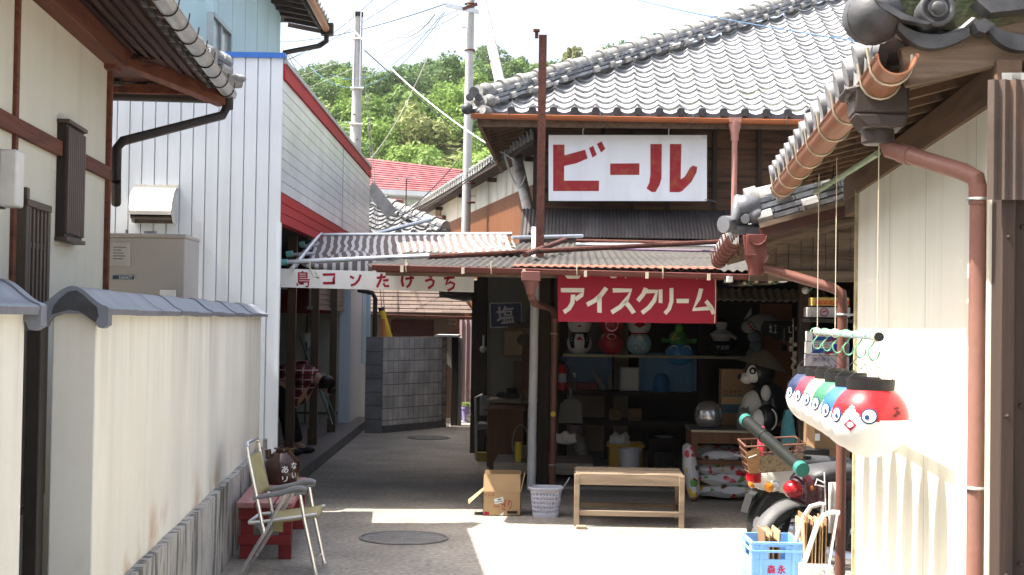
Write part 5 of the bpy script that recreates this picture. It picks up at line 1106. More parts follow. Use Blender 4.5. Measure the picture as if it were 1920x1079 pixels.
mb = MB(); mb.tube([TP(1341, 512, v=11.9), TP(1342, 560, v=11.9), TP(1340, 606, v=11.9)], .004, 5); part('cord', mb, m_string, e2)

e2, f = sign('shop_name_sign', 'long white sign with red brush characters hanging below the awning', [(523.5,504), (888.5,514.5), (888.5,548.5), (523.5,539)], 13.0, G, m_signoff)
mb = MB()
def gl_(t, x0, y0, x1, y1, bold=.018): o = f(x0, y1); write(mb, t, o, f(x1, y1+(x1-x0)*.015)-o, f(x0, y0)-o, bold)
gl_('島', 556, 508, 581, 539, .012)
def ks(x0, x1, y0, y1, ss, w):
    for s in ss: stroke(mb, [(x0+(x1-x0)*a, y0+(y1-y0)*b) for a, b in s], w, f)
ks(606, 628, 514, 533, [[(0,.08),(.98,.04),(.9,.5),(.9,.95)], [(.02,.92),(.95,.90)]], 5)
ks(657, 677, 515, 536, [[(0,.18),(.3,.34)], [(.95,.05),(.78,.5),(.45,.85),(.08,.98)]], 4.6)
ks(706, 729, 514, 539, [[(.05,.30),(.72,.22)], [(.42,0),(.32,.45),(.05,.98)], [(.56,.50),(.95,.46)], [(.58,.72),(.66,.9),(1,.92)]], 4.6)
ks(752, 776, 515, 539, [[(.12,.10),(.06,.5),(.16,.92)], [(.36,.34),(1,.26)], [(.76,0),(.78,.5),(.66,.8),(.46,1)]], 4.6)
ks(797, 815, 517, 541, [[(.35,.0),(.7,.12)], [(.05,.42),(.6,.30),(.92,.45),(.8,.76),(.35,1)]], 4.8)
ks(832, 853, 516, 545, [[(.05,.22),(.95,.16)], [(.5,0),(.36,.3),(.18,.62),(.6,.46),(.95,.58),(.85,.82),(.4,1)]], 4.6)
part('lettering', mb, m_redpaint2, e2, ang=None)

e2, f = sign('salt_sign', 'small navy enamel sign with one pale kanji in the dim shop', [(918.5,569), (977.5,568), (978,612), (920,614.5)], 17.0, T, mat('navy_enamel', (.018,.03,.11), rough=.35), .01)
mb = MB(); o = f(932, 608); write(mb, '塩', o, f(965, 606)-o, f(930, 575)-o, .014); part('lettering', mb, m_signoff, e2, ang=None)
mb = MB(); cs = [f(918.5,569), f(977.5,568), f(978,612), f(920,614.5)]
for i in range(4): mb.tube([cs[i], cs[(i+1) % 4]], .006, 5)
part('rim', mb, m_signoff, e2)
e2, f = sign('carved_board', 'black lobed wooden name board with white kanji in the dark shop', [(1432,602), (1512,602), (1512,636), (1432,630)], 15.6, T, m_black, .02)
mb = MB()
for (x, y, r) in ((1440, 616, .075), (1458, 624, .085), (1478, 626, .085), (1500, 618, .09)): mb.tube([TP(x, y, v=15.595), TP(x, y, v=15.58)], r, 16)
part('lobes', mb, m_black, e2)
mb = MB(); f = lambda x, y: TP(x, y, v=15.575)
for ch, x0 in (('城', 1442), ('山', 1479)): o = f(x0, 626); write(mb, ch, o, f(x0+14, 626)-o, f(x0, 609)-o, .006)
part('lettering', mb, m_signoff, e2, ang=None)

# ================================================================ RIGHT HOUSE (frame R) with low eave over the yard
def RP(x, y, u=None, v=None, z=None): return R.px(x, y, u=u, v=v, z=z)
e = thing('right_house', 'low cream-panelled house with tiled eave, copper-brown gutter and downpipe', 'house', R, (1.0, 6, 0))
RV0, RV1 = 4.55, 7.78
mb = MB(); mb.box(1.0, 4.5, RV0, RV1, 0, 2.36); part('wall', mb, m_creamR, e)
mb = MB()
for i in range(3): v = RV0+.35+i*.91; mb.box(.999, 1.0, v-.002, v+.002, 0, 2.3)
part('panel_seams', mb, mat('seam', (.52,.49,.38), rough=.7), e)
mb = MB(); mb.box(.985, 1.015, RV1-.005, RV1+.03, 0, 2.3); part('corner_bead', mb, mat('peeling_trim', (.42,.38,.24), (.25,.2,.12), rough=.8, scale=20), e)
GU, GZ0, GZ1 = .655, 2.34, 2.34
# eaves
mb = MB()
for i in range(5):
    t0, t1 = i/5, (i+.9)/5; mb.add([(GU+.05+(.45)*t0, 4.75, 2.40+.13*t0), (GU+.05+.45*t1, 4.75, 2.40+.13*t1), (GU+.05+.45*t1, 8.35, 2.40+.13*t1), (GU+.05+.45*t0, 8.35, 2.40+.13*t0)], [(0,1,2,3)])
mb.box(GU+.04, 1.9, 4.8, 8.35, 2.535, 2.55); part('soffit', mb, m_soffit2, e)
mb = MB(); vv = 4.9
while vv < 8.4: mb.bar((GU+.05, vv, 2.37), (1.3, vv, 2.53), .045, .055); vv += .30
part('rafters', mb, m_soffit2, e, bevel=.003)
mb = MB(); mb.box(.985, 1.06, RV0, 8.3, 2.28, 2.40); mb.box(1.0, 1.06, 7.75, 8.35, 2.2, 2.45); part('wall_plate', mb, m_soffit2, e, bevel=.004)
a, b = RP(1692, 128, v=4.62), RP(1960, 70, v=4.62); mb = MB(); mb.bar(a, b, .07, .118); part('verge_beam', mb, m_weather, e, bevel=.006)
a2, b2 = RP(1720, 98, v=4.64), RP(1960, 50, v=4.64); mb = MB(); mb.bar(a2, b2, .1, .03); part('verge_board', mb, m_weather, e, bevel=.003)
EZ = 2.43
mb = MB(); en = MB(); tile_roof(mb, (GU+.0, 4.63+15*.265, EZ), (0,-1,0), (1,0,0), .40, 15, 9, hipR=True, flip=-1, ends=en)
m_tR = mat('greyed_tile', (.27,.27,.275), (.16,.16,.165), rough=.55, scale=9, bump=.2, speck=14, island=.3); rf = part('tiled_roof', mb, m_tR, e, ang=50); part('eave_tiles', en, m_tR, rf)
mb = MB(); en = MB(); ez2 = RP(1750, 70, v=4.55).z; tile_roof(mb, (RP(1682, 60, v=4.55).x, 4.57, ez2), (1,0,0), (0,1,0), .40, 9, 7, hipL=True); part('near_tiles', mb, m_tileold, rf, ang=50)
# big eave tiles facing the yard, seen close
m_oldg = mat('old_grey_tile', (.085,.087,.09), (.05,.05,.053), rough=.55, scale=9, bump=.25, bscale=30, speck=14)
m_moss = mat('mossy_packing', (.055,.05,.03), (.03,.045,.018), rough=1, scale=14, bump=.5)
mb = MB(); q = RP(1640, 30, v=4.60); mb.ball(q, .085, .10, .085, 22, 14); mb.lathe([(.085,-.02),(.09,.06),(.08,.16)], q, 18, Matrix.Rotation(radians(-80), 3, 'X')); part('corner_boss', mb, m_oldg, rf)
def pan_lip(x0, y0, xm, ym, x1, y1, th, v=4.535, depth=.09):
    """curved front of a pan tile through three photo points, with real thickness and depth"""
    mb = MB(); top = []; bot = []
    for i in range(13):
        t = i/12; x = (1-t)**2*x0+2*t*(1-t)*xm+t*t*x1; y = (1-t)**2*y0+2*t*(1-t)*ym+t*t*y1
        top.append(RP(x, y, v=v)); bot.append(RP(x, y+th*(.75+.5*sin(pi*t)), v=v))
    mb.prism(top+bot[::-1], (0, depth, 0)); part('pan_lip', mb, m_oldg, rf, ang=50)
pan_lip(1684, 40, 1735, 83, 1818, 52, 21); pan_lip(1855, 40, 1890, 78, 1990, 60, 24)
mb = MB()
c = RP(1757, 17, v=4.52); MX = Matrix.Rotation(radians(90), 3, 'X')
mb.tube([c, c+V((0,.14,0))], .052, 20); mb.torus(c, .044, .010, MX, 24, 8); mb.tube([c+V((0,-.018,0)), c], .028, 16); mb.ball(c+V((0,-.018,0)), .020, .010, .020); mb.torus(c+V((0,-.02,0)), .010, .003, MX, 14, 6)
c = RP(1668, 10, v=4.66); mb.tube([c, c+V((0,.1,0))], .045, 18); mb.tube([c+V((0,-.015,0)), c], .026, 14)
part('round_cap', mb, m_oldg, rf, ang=50)
mb = MB(); mb.prism([RP(x, y, v=4.50) for x, y in ((1640, 0), (1658, 4), (1700, 28), (1748, 43), (1738, 46), (1690, 36), (1652, 14))], (0,.05,0)); mb.prism([RP(x, y, v=4.5) for x, y in ((1826,42),(1846,34),(1866,46),(1848,62),(1834,58))], (0,.08,0)); part('pan_edge', mb, m_oldg, rf)
mb = MB(); mb.prism([RP(x, y, v=4.62) for x, y in ((1640, -30), (1990, -30), (1990, 70), (1830, 66), (1800, 60), (1690, 44), (1650, 30))], (0,.12,0)); part('packing', mb, m_moss, rf)
mb = MB(); mb.prism([RP(x, y, v=4.5) for x, y in ((1830, 0), (1930, -12), (1990, -12), (1990, 10), (1858, 24))], (0,.1,0)); part('upper_lip', mb, m_oldg, rf)
# gutter: long trough, hopper, near stub, downpipe
mb = MB(); br = MB(); gutter(mb, br, (GU-.01, 8.30, GZ1+.01), (GU-.01, 4.98, GZ0+.02), .055, .42, 14); gutter(mb, br, (GU+.02, 4.84, GZ0+.03), (GU+.02, 4.42, GZ0+.05), .058, .3, 14); g = part('gutter', mb, m_copper, e); part('gutter_bracket', br, mat('brass_wire', (.5,.45,.33), rough=.4, metal=.5), g)
h0 = RP(1648, 200, v=4.85); mb = MB()
mb.box(h0.x-.085, h0.x+.085, 4.78, 4.95, h0.z-.03, h0.z+.06); mb.prism([(h0.x-.085, 4.78, h0.z-.03), (h0.x+.085, 4.78, h0.z-.03), (h0.x+.07, 4.78, h0.z-.075), (h0.x-.05, 4.78, h0.z-.075)], (0,.17,0)); mb.prism([RP(x, y, v=4.78) for x, y in ((1583, 165), (1622, 156), (1625, 170), (1592, 178))], (0,.2,0))
mb.tube([(h0.x, 4.87, h0.z-.06), (h0.x, 4.87, h0.z-.12)], .052, 14); part('hopper', mb, mat('hopper_brown', (.06,.045,.04), (.048,.036,.032), rough=.4), e, bevel=.008)
q = [RP(1660, 260, v=4.87), RP(1668, 282, v=4.86), RP(1700, 290, v=4.83), RP(1805, 322, v=4.64), RP(1830, 335, v=4.6), RP(1836, 365, v=4.6)]
zz = V((q[5].x-.004, 4.6, 0)); mb = MB(); mb.tube([q[0]+V((0,0,.05))]+q+[zz], .0275, 14); mb.tube([q[2]-(q[3]-q[2]).normalized()*.03, q[2]+(q[3]-q[2]).normalized()*.02], .031, 14); mb.tube([q[5]+V((0,0,.03)), q[5]-V((0,0,.03))], .031, 14); part('downpipe', mb, mat('downpipe_brown', (.25,.125,.095), (.19,.09,.068), rough=.45, scale=5, streak=.35, sc=(.30,.19,.15), sscale=(12,12,.5)), e)
mb = MB()
for y in (374, 915):
    p = RP(1836, y, v=4.6); p.x = q[5].x-.003; mb.torus(p, .031, .005, None, 18, 6); mb.box(p.x+.03, p.x+.06, 4.59, 4.61, p.z-.006, p.z+.006)
part('pipe_clip', mb, m_steel, e)
# near corner: dark post, corrugated sheet, thin conduit
a = RP(1855, 700, v=4.5); mb = MB(); p0 = RP(1868, 600, v=4.45); mb.box(p0.x, p0.x+.5, 4.40, 4.52, 0, 2.3); mb.box(p0.x-.005, p0.x+.035, 4.37, 4.40, 0, 2.2); part('corner_post', mb, m_dkwood, e, bevel=.004)
mb = MB()
for z in (.9, 1.35, 1.86, .4): mb.ball((p0.x+.015, 4.368, z), .006); mb.ball((p0.x+.06, 4.398, z+.03), .007)
part('nail_heads', mb, m_dkwood, e)
mb = MB(); s0 = RP(1853, 150, v=4.36); s1 = RP(1853, 375, v=4.36); mb.wave((s0.x, 4.36, s0.z), (1,0,0), .5, (0,.0,-(s0.z-s1.z)), .030, .006); part('corrugated_sheet', mb, mat('rusty_brown_sheet', (.085,.064,.052), (.06,.042,.033), rough=.7, scale=9, streak=.4, sc=(.22,.10,.05), sscale=(20,9,2)), e)
mb = MB(); c0 = RP(1855, 700, v=4.52); mb.tube([(c0.x+.004, 4.53, 0), (c0.x+.004, 4.53, 2.25)], .010, 8); mb.box(c0.x-.003, c0.x+.02, 4.535, 4.56, 0, 2.28); part('conduit', mb, mat('pale_conduit', (.52,.49,.40), (.42,.38,.30), rough=.5), e)
# green bamboo pole under the far eave
a, b = RP(1528, 362, v=8.0), RP(1646, 288, v=5.9); mb = MB(); mb.tube([a, b], .013, 8)
for t in (.12, .22, .34, .42, .7): p = a+(b-a)*t; mb.tube([p-(b-a)*.004, p+(b-a)*.004], .016, 8)
solo('green_pole', mb, mat('green_bamboo', (.22,.32,.20), (.30,.34,.24), rough=.5), 'green bamboo pole tied under the eave rafters of the right house', 'pole', R, a)
mb = MB()
for t in (.34, .40): p = a+(b-a)*t; mb.torus(p, .02, .003, Matrix.Rotation(1.2, 3, 'Y'), 12, 5); mb.tube([p, p+V((.01,0,.12))], .003, 5)
solo('wire_tie', mb, m_wire, 'black wire loops tying the green pole to the rafters', 'wire', R, a)

# ---- low annex roof beyond
e = thing('annex_roof', 'small tiled annex eave with ornamented ridge end beside the porch', 'roof', R, (1.0, 9.5, 0))
AV0, AV1, AU, AZ = 8.75, 11.6, .47, 2.06
mb = MB(); en = MB(); tile_roof(mb, (AU, AV1+.1, AZ+.08), (0,-1,0), (1,0,0), .30, 11, 7, flip=-1, ends=en); rf = part('tiles', mb, m_tile, e, ang=50); part('eave_tiles', en, m_tileold, rf)
sl = MB(); cp = MB(); ridge(sl, cp, (AU+.06, AV0+.06, AZ+.12), (AU+1.3, AV0+.06, AZ+.12+.30*1.24), 4, .25, .036, .27, .08); part('verge_ridge', sl, m_noshi, rf); part('ridge_caps', cp, m_tileold, rf)
m_orn = mat('ornament_grey', (.13,.135,.145), (.09,.09,.10), rough=.38, scale=7); vo_ = AV0-.02
def RB(x, y, dv=0): return RP(x, y, v=vo_+dv)
mb = MB(); mb.ball(RB(1400, 388), .082, .09, .072, 20, 14); mb.tube([RB(1385, 372, .02), RB(1382, 395, -.05), RB(1378, 414, -.06)], [.03,.035,.02], 10); mb.ball(RB(1416, 405, -.03), .052, .06, .05, 18, 12); mb.tube([RB(1397, 411, -.10), RB(1402, 410, -.03)], [.026, .03], 16)
mb.tube([RB(1356, 421, -.05), RB(1392, 421, .06)], [.050, .046], 18); mb.tube([RB(1380, 430, -.04), RB(1424, 428, 0)], .022, 10); mb.box(RB(1372, 430).x, RB(1425, 430).x, vo_-.04, vo_+.12, RB(1385, 440).z, RB(1385, 428).z); mb.ball(RB(1432, 420, -.02), .03, .03, .035); part('ridge_end_ornament', mb, m_orn, rf, ang=50)
a0, a1 = RP(1424, 424, v=AV0-.1), RP(1640, 365, v=AV0-.1); mb = MB(); mb.bar(a0, a1, .06, .028); part('verge_board', mb, m_weather, e)
mb = MB(); mb.bar(a0+V((.0,.02,-.04)), a1+V((0,.02,-.05)), .04, .06); part('verge_fascia', mb, mat('red_black_fascia', (.05,.03,.026), (.12,.04,.03), rough=.6, scale=6), e)
mb = MB(); mb.add([(AU+.04, AV0, AZ+.04), (AU+1.3, AV0, AZ+.40), (AU+1.3, AV1, AZ+.40), (AU+.04, AV1, AZ+.04)], [(0,1,2,3)]); part('soffit', mb, mat('annex_soffit', (.035,.026,.022), rough=.8), e)
mb = MB()
for i in range(8): v = AV0+.12+i*.36; mb.bar((AU+.02, v, AZ+.005), (AU+1.2, v, AZ+.345), .035, .04)
part('rafters', mb, m_weather, e)
mb = MB()
for i in range(13): u = .78+i*.082; zt = AZ+.0+.28*(u-AU)+.0; mb.box(u, u+.080, 10.3-.004*(i % 2), 10.33, 1.94-.02*i*0, max(1.97, zt))
mb.box(.72, 1.9, 10.26, 10.29, 1.90, 1.97); mb.box(.6, 2.0, 10.34, 10.36, 1.9, 2.5); part('gable_planks', mb, m_weather, e, bevel=.002)
mb = MB(); br = MB(); gutter(mb, br, (AU-.035, AV1, AZ+.02), (AU-.035, AV0+.02, AZ+.05), .052, .4, 12); g = part('gutter', mb, m_pipe, e); part('gutter_bracket', br, m_maroon, g)
h1 = RP(1408, 465, v=AV0-.05); mb = MB(); mb.box(h1.x-.03, h1.x+.085, AV0-.12, AV0+.02, h1.z-.05, h1.z+.075); mb.prism([(h1.x-.05, AV0-.1, h1.z+.07), (h1.x-.03, AV0-.1, h1.z+.07), (h1.x-.03, AV0-.1, h1.z-.05)], (0,.12,0)); mb.lathe([(.075,-.04),(.05,-.10),(.042,-.16),(.001,-.16)], (h1.x+.03, AV0-.05, h1.z), 14)
mb.sweep(half(.055, .006, 10), (h1.x+.03, AV0-.15, h1.z+.065), (h1.x+.03, AV0-.11, h1.z+.065), (1,0,0), (0,0,1)); part('hopper', mb, m_maroon, e, bevel=.006)
q = [RP(1418, 480, v=AV0-.05), RP(1422, 498, v=AV0-.05), RP(1445, 506, v=AV0-.05), RP(1560, 540, v=8.5), RP(1578, 550, v=8.48), RP(1580, 572, v=8.48)]
mb = MB(); mb.tube(q+[V((q[5].x, 8.48, 0))], .029, 12); part('downpipe', mb, m_pipe, e)
mb = MB(); z = RP(1578, 590, v=8.48).z; mb.torus((q[5].x, 8.48, z), .032, .006, None, 14, 6); mb.tube([(q[5].x, 8.48, z), (q[5].x+.08, 8.48, z)], .008, 6); part('pipe_clip', mb, m_steel, e)
# ================================================================ THINGS IN THE LANE, LEFT
# red slatted bench along the garden wall
e = thing('red_bench', 'low red painted bench with flaking slats beside the garden wall', 'bench', L, L.px(500, 1045, z=0))
b0, b1 = L.px(440, 1046, z=0), L.px(536, 1056, z=0); bx0, bx1 = b0.x+.01, b1.x+.04; by0 = (b0.y+b1.y)/2; by1 = by0+1.55; bz = .345
mb = MB(); w = (bx1-bx0)/3
mbs = MB()
for i in range(3): mb.box(bx0+i*w+.005, bx0+(i+1)*w-.005, by0-.03, by1+.03, bz, bz+.035)
part('slats', mb, m_benchtop, e, bevel=.004)
for (x, y) in ((bx0+.04, by0+.04), (bx1-.09, by0+.04), (bx0+.04, by1-.1), (bx1-.09, by1-.1)): mb = MB(); mb.bar((x+.03, y+.03, 0), (x+.035, y+.03, bz), .085, .05, (0,1,0)); part('leg', mb, m_benchred, e, bevel=.004)
mb = MB()
for y in (by0+.01, by1-.05): mb.box(bx0+.02, bx1-.02, y, y+.04, bz-.08, bz); mb.box(bx0+.02, bx1-.02, y+.0, y+.03, .10, .16)
mb.box((bx0+bx1)/2-.02, (bx0+bx1)/2+.02, by0+.05, by1-.05, bz-.06, bz); part('apron', mb, m_benchred, e, bevel=.003)
q = L.px(528, 905, v=by0+1.15); q.z = bz+.035
e = thing('ceramic_jar', 'brown glazed ceramic jar with white brush letters standing on the red bench', 'jar', L, q)
mb = MB(); mb.lathe([(.001,0),(.124,0),(.132,.012),(.134,.08),(.134,.155),(.128,.168),(.065,.228),(.05,.236),(.046,.240),(.046,.25),(.062,.252),(.062,.262),(.001,.262)], q, 28); part('body', mb, m_jar, e, ang=40)
mb = MB(); c = q+V((-.095,-.02,.205)); mb.tube([c+V((0,0,-.02)), c+V((-.008,0,.045))], [.024,.022], 12); part('spout', mb, m_jar, e)
mb = MB()
def on_jar(ch, ang, z, s):
    vs, fs = glyphs(ch, .012); mb.add([(q.x+.1355*sin(ang+(x-.5)*s/.135), q.y-.1355*cos(ang+(x-.5)*s/.135), q.z+z+(y-.5)*s) for x, y in vs], fs)
on_jar('あ', radians(14), .115, .05); on_jar('な', radians(45), .14, .05); on_jar('い', radians(45), .07, .04); on_jar('リ', radians(14), .045, .04)
part('lettering', mb, m_signoff, e, ang=None)
# folding chair (side-on)
ch = thing('folding_chair', 'aluminium folding lawn chair with beige webbing and grey arms before the red bench', 'chair', G, (-1.45, 9.5, 0))
def CPt(x, y, side): d = 9.28 if side == 0 else 9.70; p = G.px(430+x/3.868, 800+y/3.868, v=9.28); return V((p.x, d, max(p.z, .012)))
for s in (0, 1):
    mb = MB(); mb.tube([CPt(130,150,s), CPt(140,220,s), CPt(235,690,s), CPt(255,775,s)], .0125, 8); part('back_post', mb, m_alu, ch)
    mb = MB(); mb.tube([CPt(430,460,s), CPt(255,775,s), CPt(80,1079,s)], .0125, 8); part('leg', mb, m_alu, ch)
    mb = MB(); mb.tube([CPt(510,480,s), CPt(545,680,s), CPt(628,1079,s)], .0125, 8); part('leg', mb, m_alu, ch)
    mb = MB(); pts = [CPt(x, y, s) for x, y in ((170,522), (260,505), (400,478), (470,455), (520,450), (552,458), (545,478), (500,490), (470,490))]; mb.tube(pts, [.014,.016,.018,.02,.02,.018,.014,.014,.012], 8); part('armrest', mb, m_greyplas, ch)
    mb = MB(); mb.tube([CPt(140,700,s), CPt(250,690,s), CPt(635,640,s)], .0115, 8); part('seat_rail', mb, m_alu, ch)
    mb = MB(); mb.bar(CPt(212,690,s), CPt(255,790,s), .006, .03); part('hinge', mb, m_greyplas, ch)
mb = MB(); mb.tube([CPt(132,150,0), CPt(120,128,0)+V((0,.05,0)), CPt(120,128,0)+V((0,.37,0)), CPt(132,150,1)], .0125, 8); mb.tube([CPt(148,700,0), CPt(136,700,0)+V((0,.05,0)), CPt(136,700,0)+V((0,.37,0)), CPt(148,700,1)], .0115, 8); mb.tube([CPt(600,1000,0), CPt(600,1000,1)], .01, 8); mb.tube([CPt(120,1010,0), CPt(120,1010,1)], .01, 8); part('crossbar', mb, m_alu, ch)
mb = MB()
for s in (0, 1): mb.tube([CPt(622,1050,s), CPt(630,1079,s)], .015, 8); mb.tube([CPt(96,1050,s), CPt(80,1079,s)], .015, 8)
part('foot_cap', mb, m_steel, ch)
def web(p0, p1, sag):
    a0, b0 = CPt(*p0, 0), CPt(*p1, 0); mb = MB(); nrm = V((-(b0-a0).z, 0, (b0-a0).x)).normalized()
    mb.grid(lambda a, b: a0+(b0-a0)*a + V((0, .42*b, 0)) - nrm*(sag*sin(pi*b)), 10, 8); return mb
ob = part('back_webbing', web((140,225), (205,505), .02), m_fabric, ch); sdm = ob.modifiers.new('t', 'SOLIDIFY'); sdm.thickness = .016; sdm.offset = 0
ob = part('seat_webbing', web((262,692), (615,645), .02), m_fabric, ch); sdm = ob.modifiers.new('t', 'SOLIDIFY'); sdm.thickness = .030; sdm.offset = 0
mb = MB(); p = CPt(300,705,0); mb.prism([p+V((0,.08,0)), p+V((.065,.08,.0)), p+V((.063,.09,-.065)), p+V((.0,.09,-.06))], (0,.003,0)); part('tag', mb, m_fabric, ch)

# manhole covers
def manhole(x, y, rad, label):
    p = G.px(x, y, z=0); e2 = thing('manhole_cover', label, 'manhole', G, (p.x, p.y, 0)); c = V((p.x, p.y, .004))
    mb = MB(); mb.lathe([(.001,.003),(rad,.003),(rad,0)], c, 36); part('lid', mb, mat('cast_iron', (.20,.192,.18), (.145,.14,.13), rough=.6, scale=20, bump=.3), e2)
    mb = MB(); mb.torus(c+V((0,0,.003)), rad+.02, .008, None, 36, 6)
    for i in range(5): mb.torus(c+V((0,0,.002)), rad*(.2+.17*i), .0035, None, 30, 5)
    for i in range(12): a = i*pi/6; mb.tube([c+V((.05*cos(a), .05*sin(a), .003)), c+V((rad*.92*cos(a), rad*.92*sin(a), .003))], .004, 5)
    part('ribs', mb, mat('cast_iron_rib', (.23,.22,.205), rough=.5), e2)
manhole(757, 1010, .30, 'round iron manhole cover in the lane near the yard')
manhole(803, 822, .26, 'round iron manhole cover farther up the shaded lane')

# ================================================================ THINGS BEFORE THE PORCH
# cardboard box with open flaps
p = G.px(940, 968, z=0); bx0, bx1 = G.px(905, 968, v=p.y).x, G.px(976, 968, v=p.y).x; bh = G.px(940, 922, v=p.y).z; Y = p.y
e = thing('cardboard_box', 'open brown cardboard box with red print and a small white label by the porch', 'box', G, ((bx0+bx1)/2, Y, 0))
mb = MB(); t = .005; mb.box(bx0, bx1, Y, Y+t, .002, bh); mb.box(bx0, bx1, Y+.27, Y+.27+t, .002, bh); mb.box(bx0, bx0+t, Y, Y+.27, .002, bh); mb.box(bx1-t, bx1, Y, Y+.27, .002, bh); mb.box(bx0, bx1, Y, Y+.27, .002, .008); part('body', mb, m_cardb, e, ang=20)
ft = G.px(940, 887, v=Y+.15).z; ft2 = G.px(940, 882, v=Y+.3).z
mb = MB(); mb.prism([(bx0+.002, Y+.006, bh), (bx1-.002, Y+.006, bh), (bx1-.012, Y+.05, ft), (bx0+.004, Y+.05, ft)], (0,.004,0)); part('front_flap', mb, m_cardb, e, ang=20)
mb = MB(); mb.prism([(bx0, Y+.27, bh), (bx1, Y+.27, bh), (bx1+.005, Y+.32, ft2), (bx0+.01, Y+.32, ft2)], (0,.004,0)); part('back_flap', mb, m_cardb2, e, ang=20)
fl = G.px(877, 944, v=Y+.1); mb = MB(); mb.prism([(bx0, Y+.01, bh), (bx0, Y+.26, bh), (fl.x, Y+.25, fl.z+.01), (fl.x+.01, Y+.02, fl.z)], (0,0,.004)); mb.prism([(bx1, Y+.02, bh), (bx1, Y+.25, bh), (bx1+.03, Y+.2, bh+.15), (bx1+.03, Y+.05, bh+.15)], (.004,0,0)); part('side_flap', mb, m_cardb, e, ang=20)
f = lambda x, y: G.px(x, y, v=Y-.002); mb = MB()
o = f(941, 957); write(mb, 'ぎり', o, f(960, 955)-o, f(940, 938)-o, .006); o = f(927, 952); write(mb, 'に', o, f(937, 952)-o, f(927, 940)-o, .004); o = f(908, 932); write(mb, 'マルヨ', o, f(926, 931)-o, f(908, 926)-o, .004); mb.poly([f(908,960), f(917,960), f(917,966), f(908,966)])
part('print', mb, m_redpaint2, e, ang=None)
mb = MB(); f2 = lambda x, y: G.px(x, y, v=Y-.003); mb.poly([f2(926,936), f2(943,932), f2(945,942), f2(928,946)]); mb.poly([f2(936,966), f2(945,960), f2(943,967)]); lb = part('label_sticker', mb, m_paperw, e, ang=None)
mb = MB(); f3 = lambda x, y: G.px(x, y, v=Y-.0045); mb.poly([f3(933,936.5), f3(940,935), f3(940,937), f3(933,938.5)])
for i in range(8): mb.poly([f3(929+i*1.8,943.4-i*.35), f3(930+i*1.8,943.2-i*.35), f3(930+i*1.8,941-i*.35), f3(929+i*1.8,941.2-i*.35)])
mb.poly([f2(951,958.5), f2(970,958.5), f2(970,963.5), f2(951,963.5)]); part('barcode', mb, m_black, lb, ang=None)
# laundry basket and stick
p = G.px(1026, 972, z=0); Y = p.y+.12; bx0, bx1 = G.px(1000, 972, v=Y).x, G.px(1050, 972, v=Y).x; tx0, tx1 = G.px(993, 914, v=Y).x, G.px(1056, 914, v=Y).x; bh = G.px(1026, 917, v=Y-.1).z; cx = (tx0+tx1)/2
e = thing('laundry_basket', 'lavender grey perforated plastic basket beside the cardboard box', 'basket', G, (cx, Y, 0))
mb = MB(); rows = 13; per = 64
def rr(t, a):
    hw = ((bx1-bx0)+(tx1-tx0-bx1+bx0)*t)/2*.96; hd = .10+.025*t; c_, s_ = cos(a), sin(a); k = 1/max(1e-6, (abs(c_)**4+abs(s_)**4)**.25)
    return V((cx-.003+hw*c_*k, Y+hd*s_*k, bh*t))
base = len(mb.v)
for j in range(rows+1):
    for i in range(per): mb.v.append(rr(j/rows, 2*pi*i/per))
for j in range(rows):
    for i in range(per):
        if 2 <= j <= rows-2 and j % 2 == 0 and i % 2 == 0: continue
        mb.f.append([base+j*per+i, base+j*per+(i+1)%per, base+(j+1)*per+(i+1)%per, base+(j+1)*per+i]); mb.mi.append(0)
mb.f.append([base+i for i in range(per)]); mb.mi.append(0)
ob = part('body', mb, m_lav, e, ang=60); sdm = ob.modifiers.new('t', 'SOLIDIFY'); sdm.thickness = .004
mb = MB(); pts = [rr(1, 2*pi*i/40)*1 for i in range(41)]; mb.tube([V((cx+(p_.x-cx)*1.02, Y+(p_.y-Y)*1.02, p_.z)) for p_ in pts], .009, 6, cap=False); part('rim', mb, m_lav, e)
a, b = G.px(1048, 928, v=Y-.03), G.px(1068, 896, v=Y-.0); mb = MB(); mb.tube([a+(a-b)*1.5, b], .007, 8); solo('stick', mb, m_greyplas, 'thin grey stick leaning out of the lavender basket', 'stick', G, a)
# timber bench
e = thing('timber_bench', 'weathered wooden display bench standing half in the sun before the porch', 'bench', T, T.px(1180, 985, z=0))
y0 = T.px(1082, 988, z=0).y+.02; y1 = y0+.55; x0, x1 = TP(1077, 900, v=y0).x, TP(1284, 900, v=y0).x; zt = TP(1180, 890, v=y0).z; zb = TP(1180, 911, v=y0).z
mb = MB(); n = 5
for i in range(n): a = y0+.03+(y1-y0-.06)*i/n; mb.box(x0+.012, x1-.012, a+.002, a+(y1-y0-.06)/n-.002, zt-.015+.002*(i % 2), zt+.006+.002*(i % 2))
part('top_boards', mb, m_benchwood, e, bevel=.002)
mb = MB(); mb.box(x0+.04, x1-.04, y0, y0+.028, zb, zt+.002); mb.box(x0+.04, x1-.04, y1-.03, y1, zb, zt); mb.box(x0, x0+.026, y0+.05, y1-.05, zb, zt-.02); mb.box(x1-.026, x1, y0+.05, y1-.05, zb, zt-.02); part('apron', mb, m_benchwood, e, bevel=.003)
for (x, y) in ((x0, y0), (x1-.042, y0), (x0, y1-.042), (x1-.042, y1-.042)): mb = MB(); mb.box(x, x+.042, y-.002, y+.042, 0 if x > x0+.1 else .0, zt-.004); part('leg', mb, m_benchwood, e, bevel=.003)
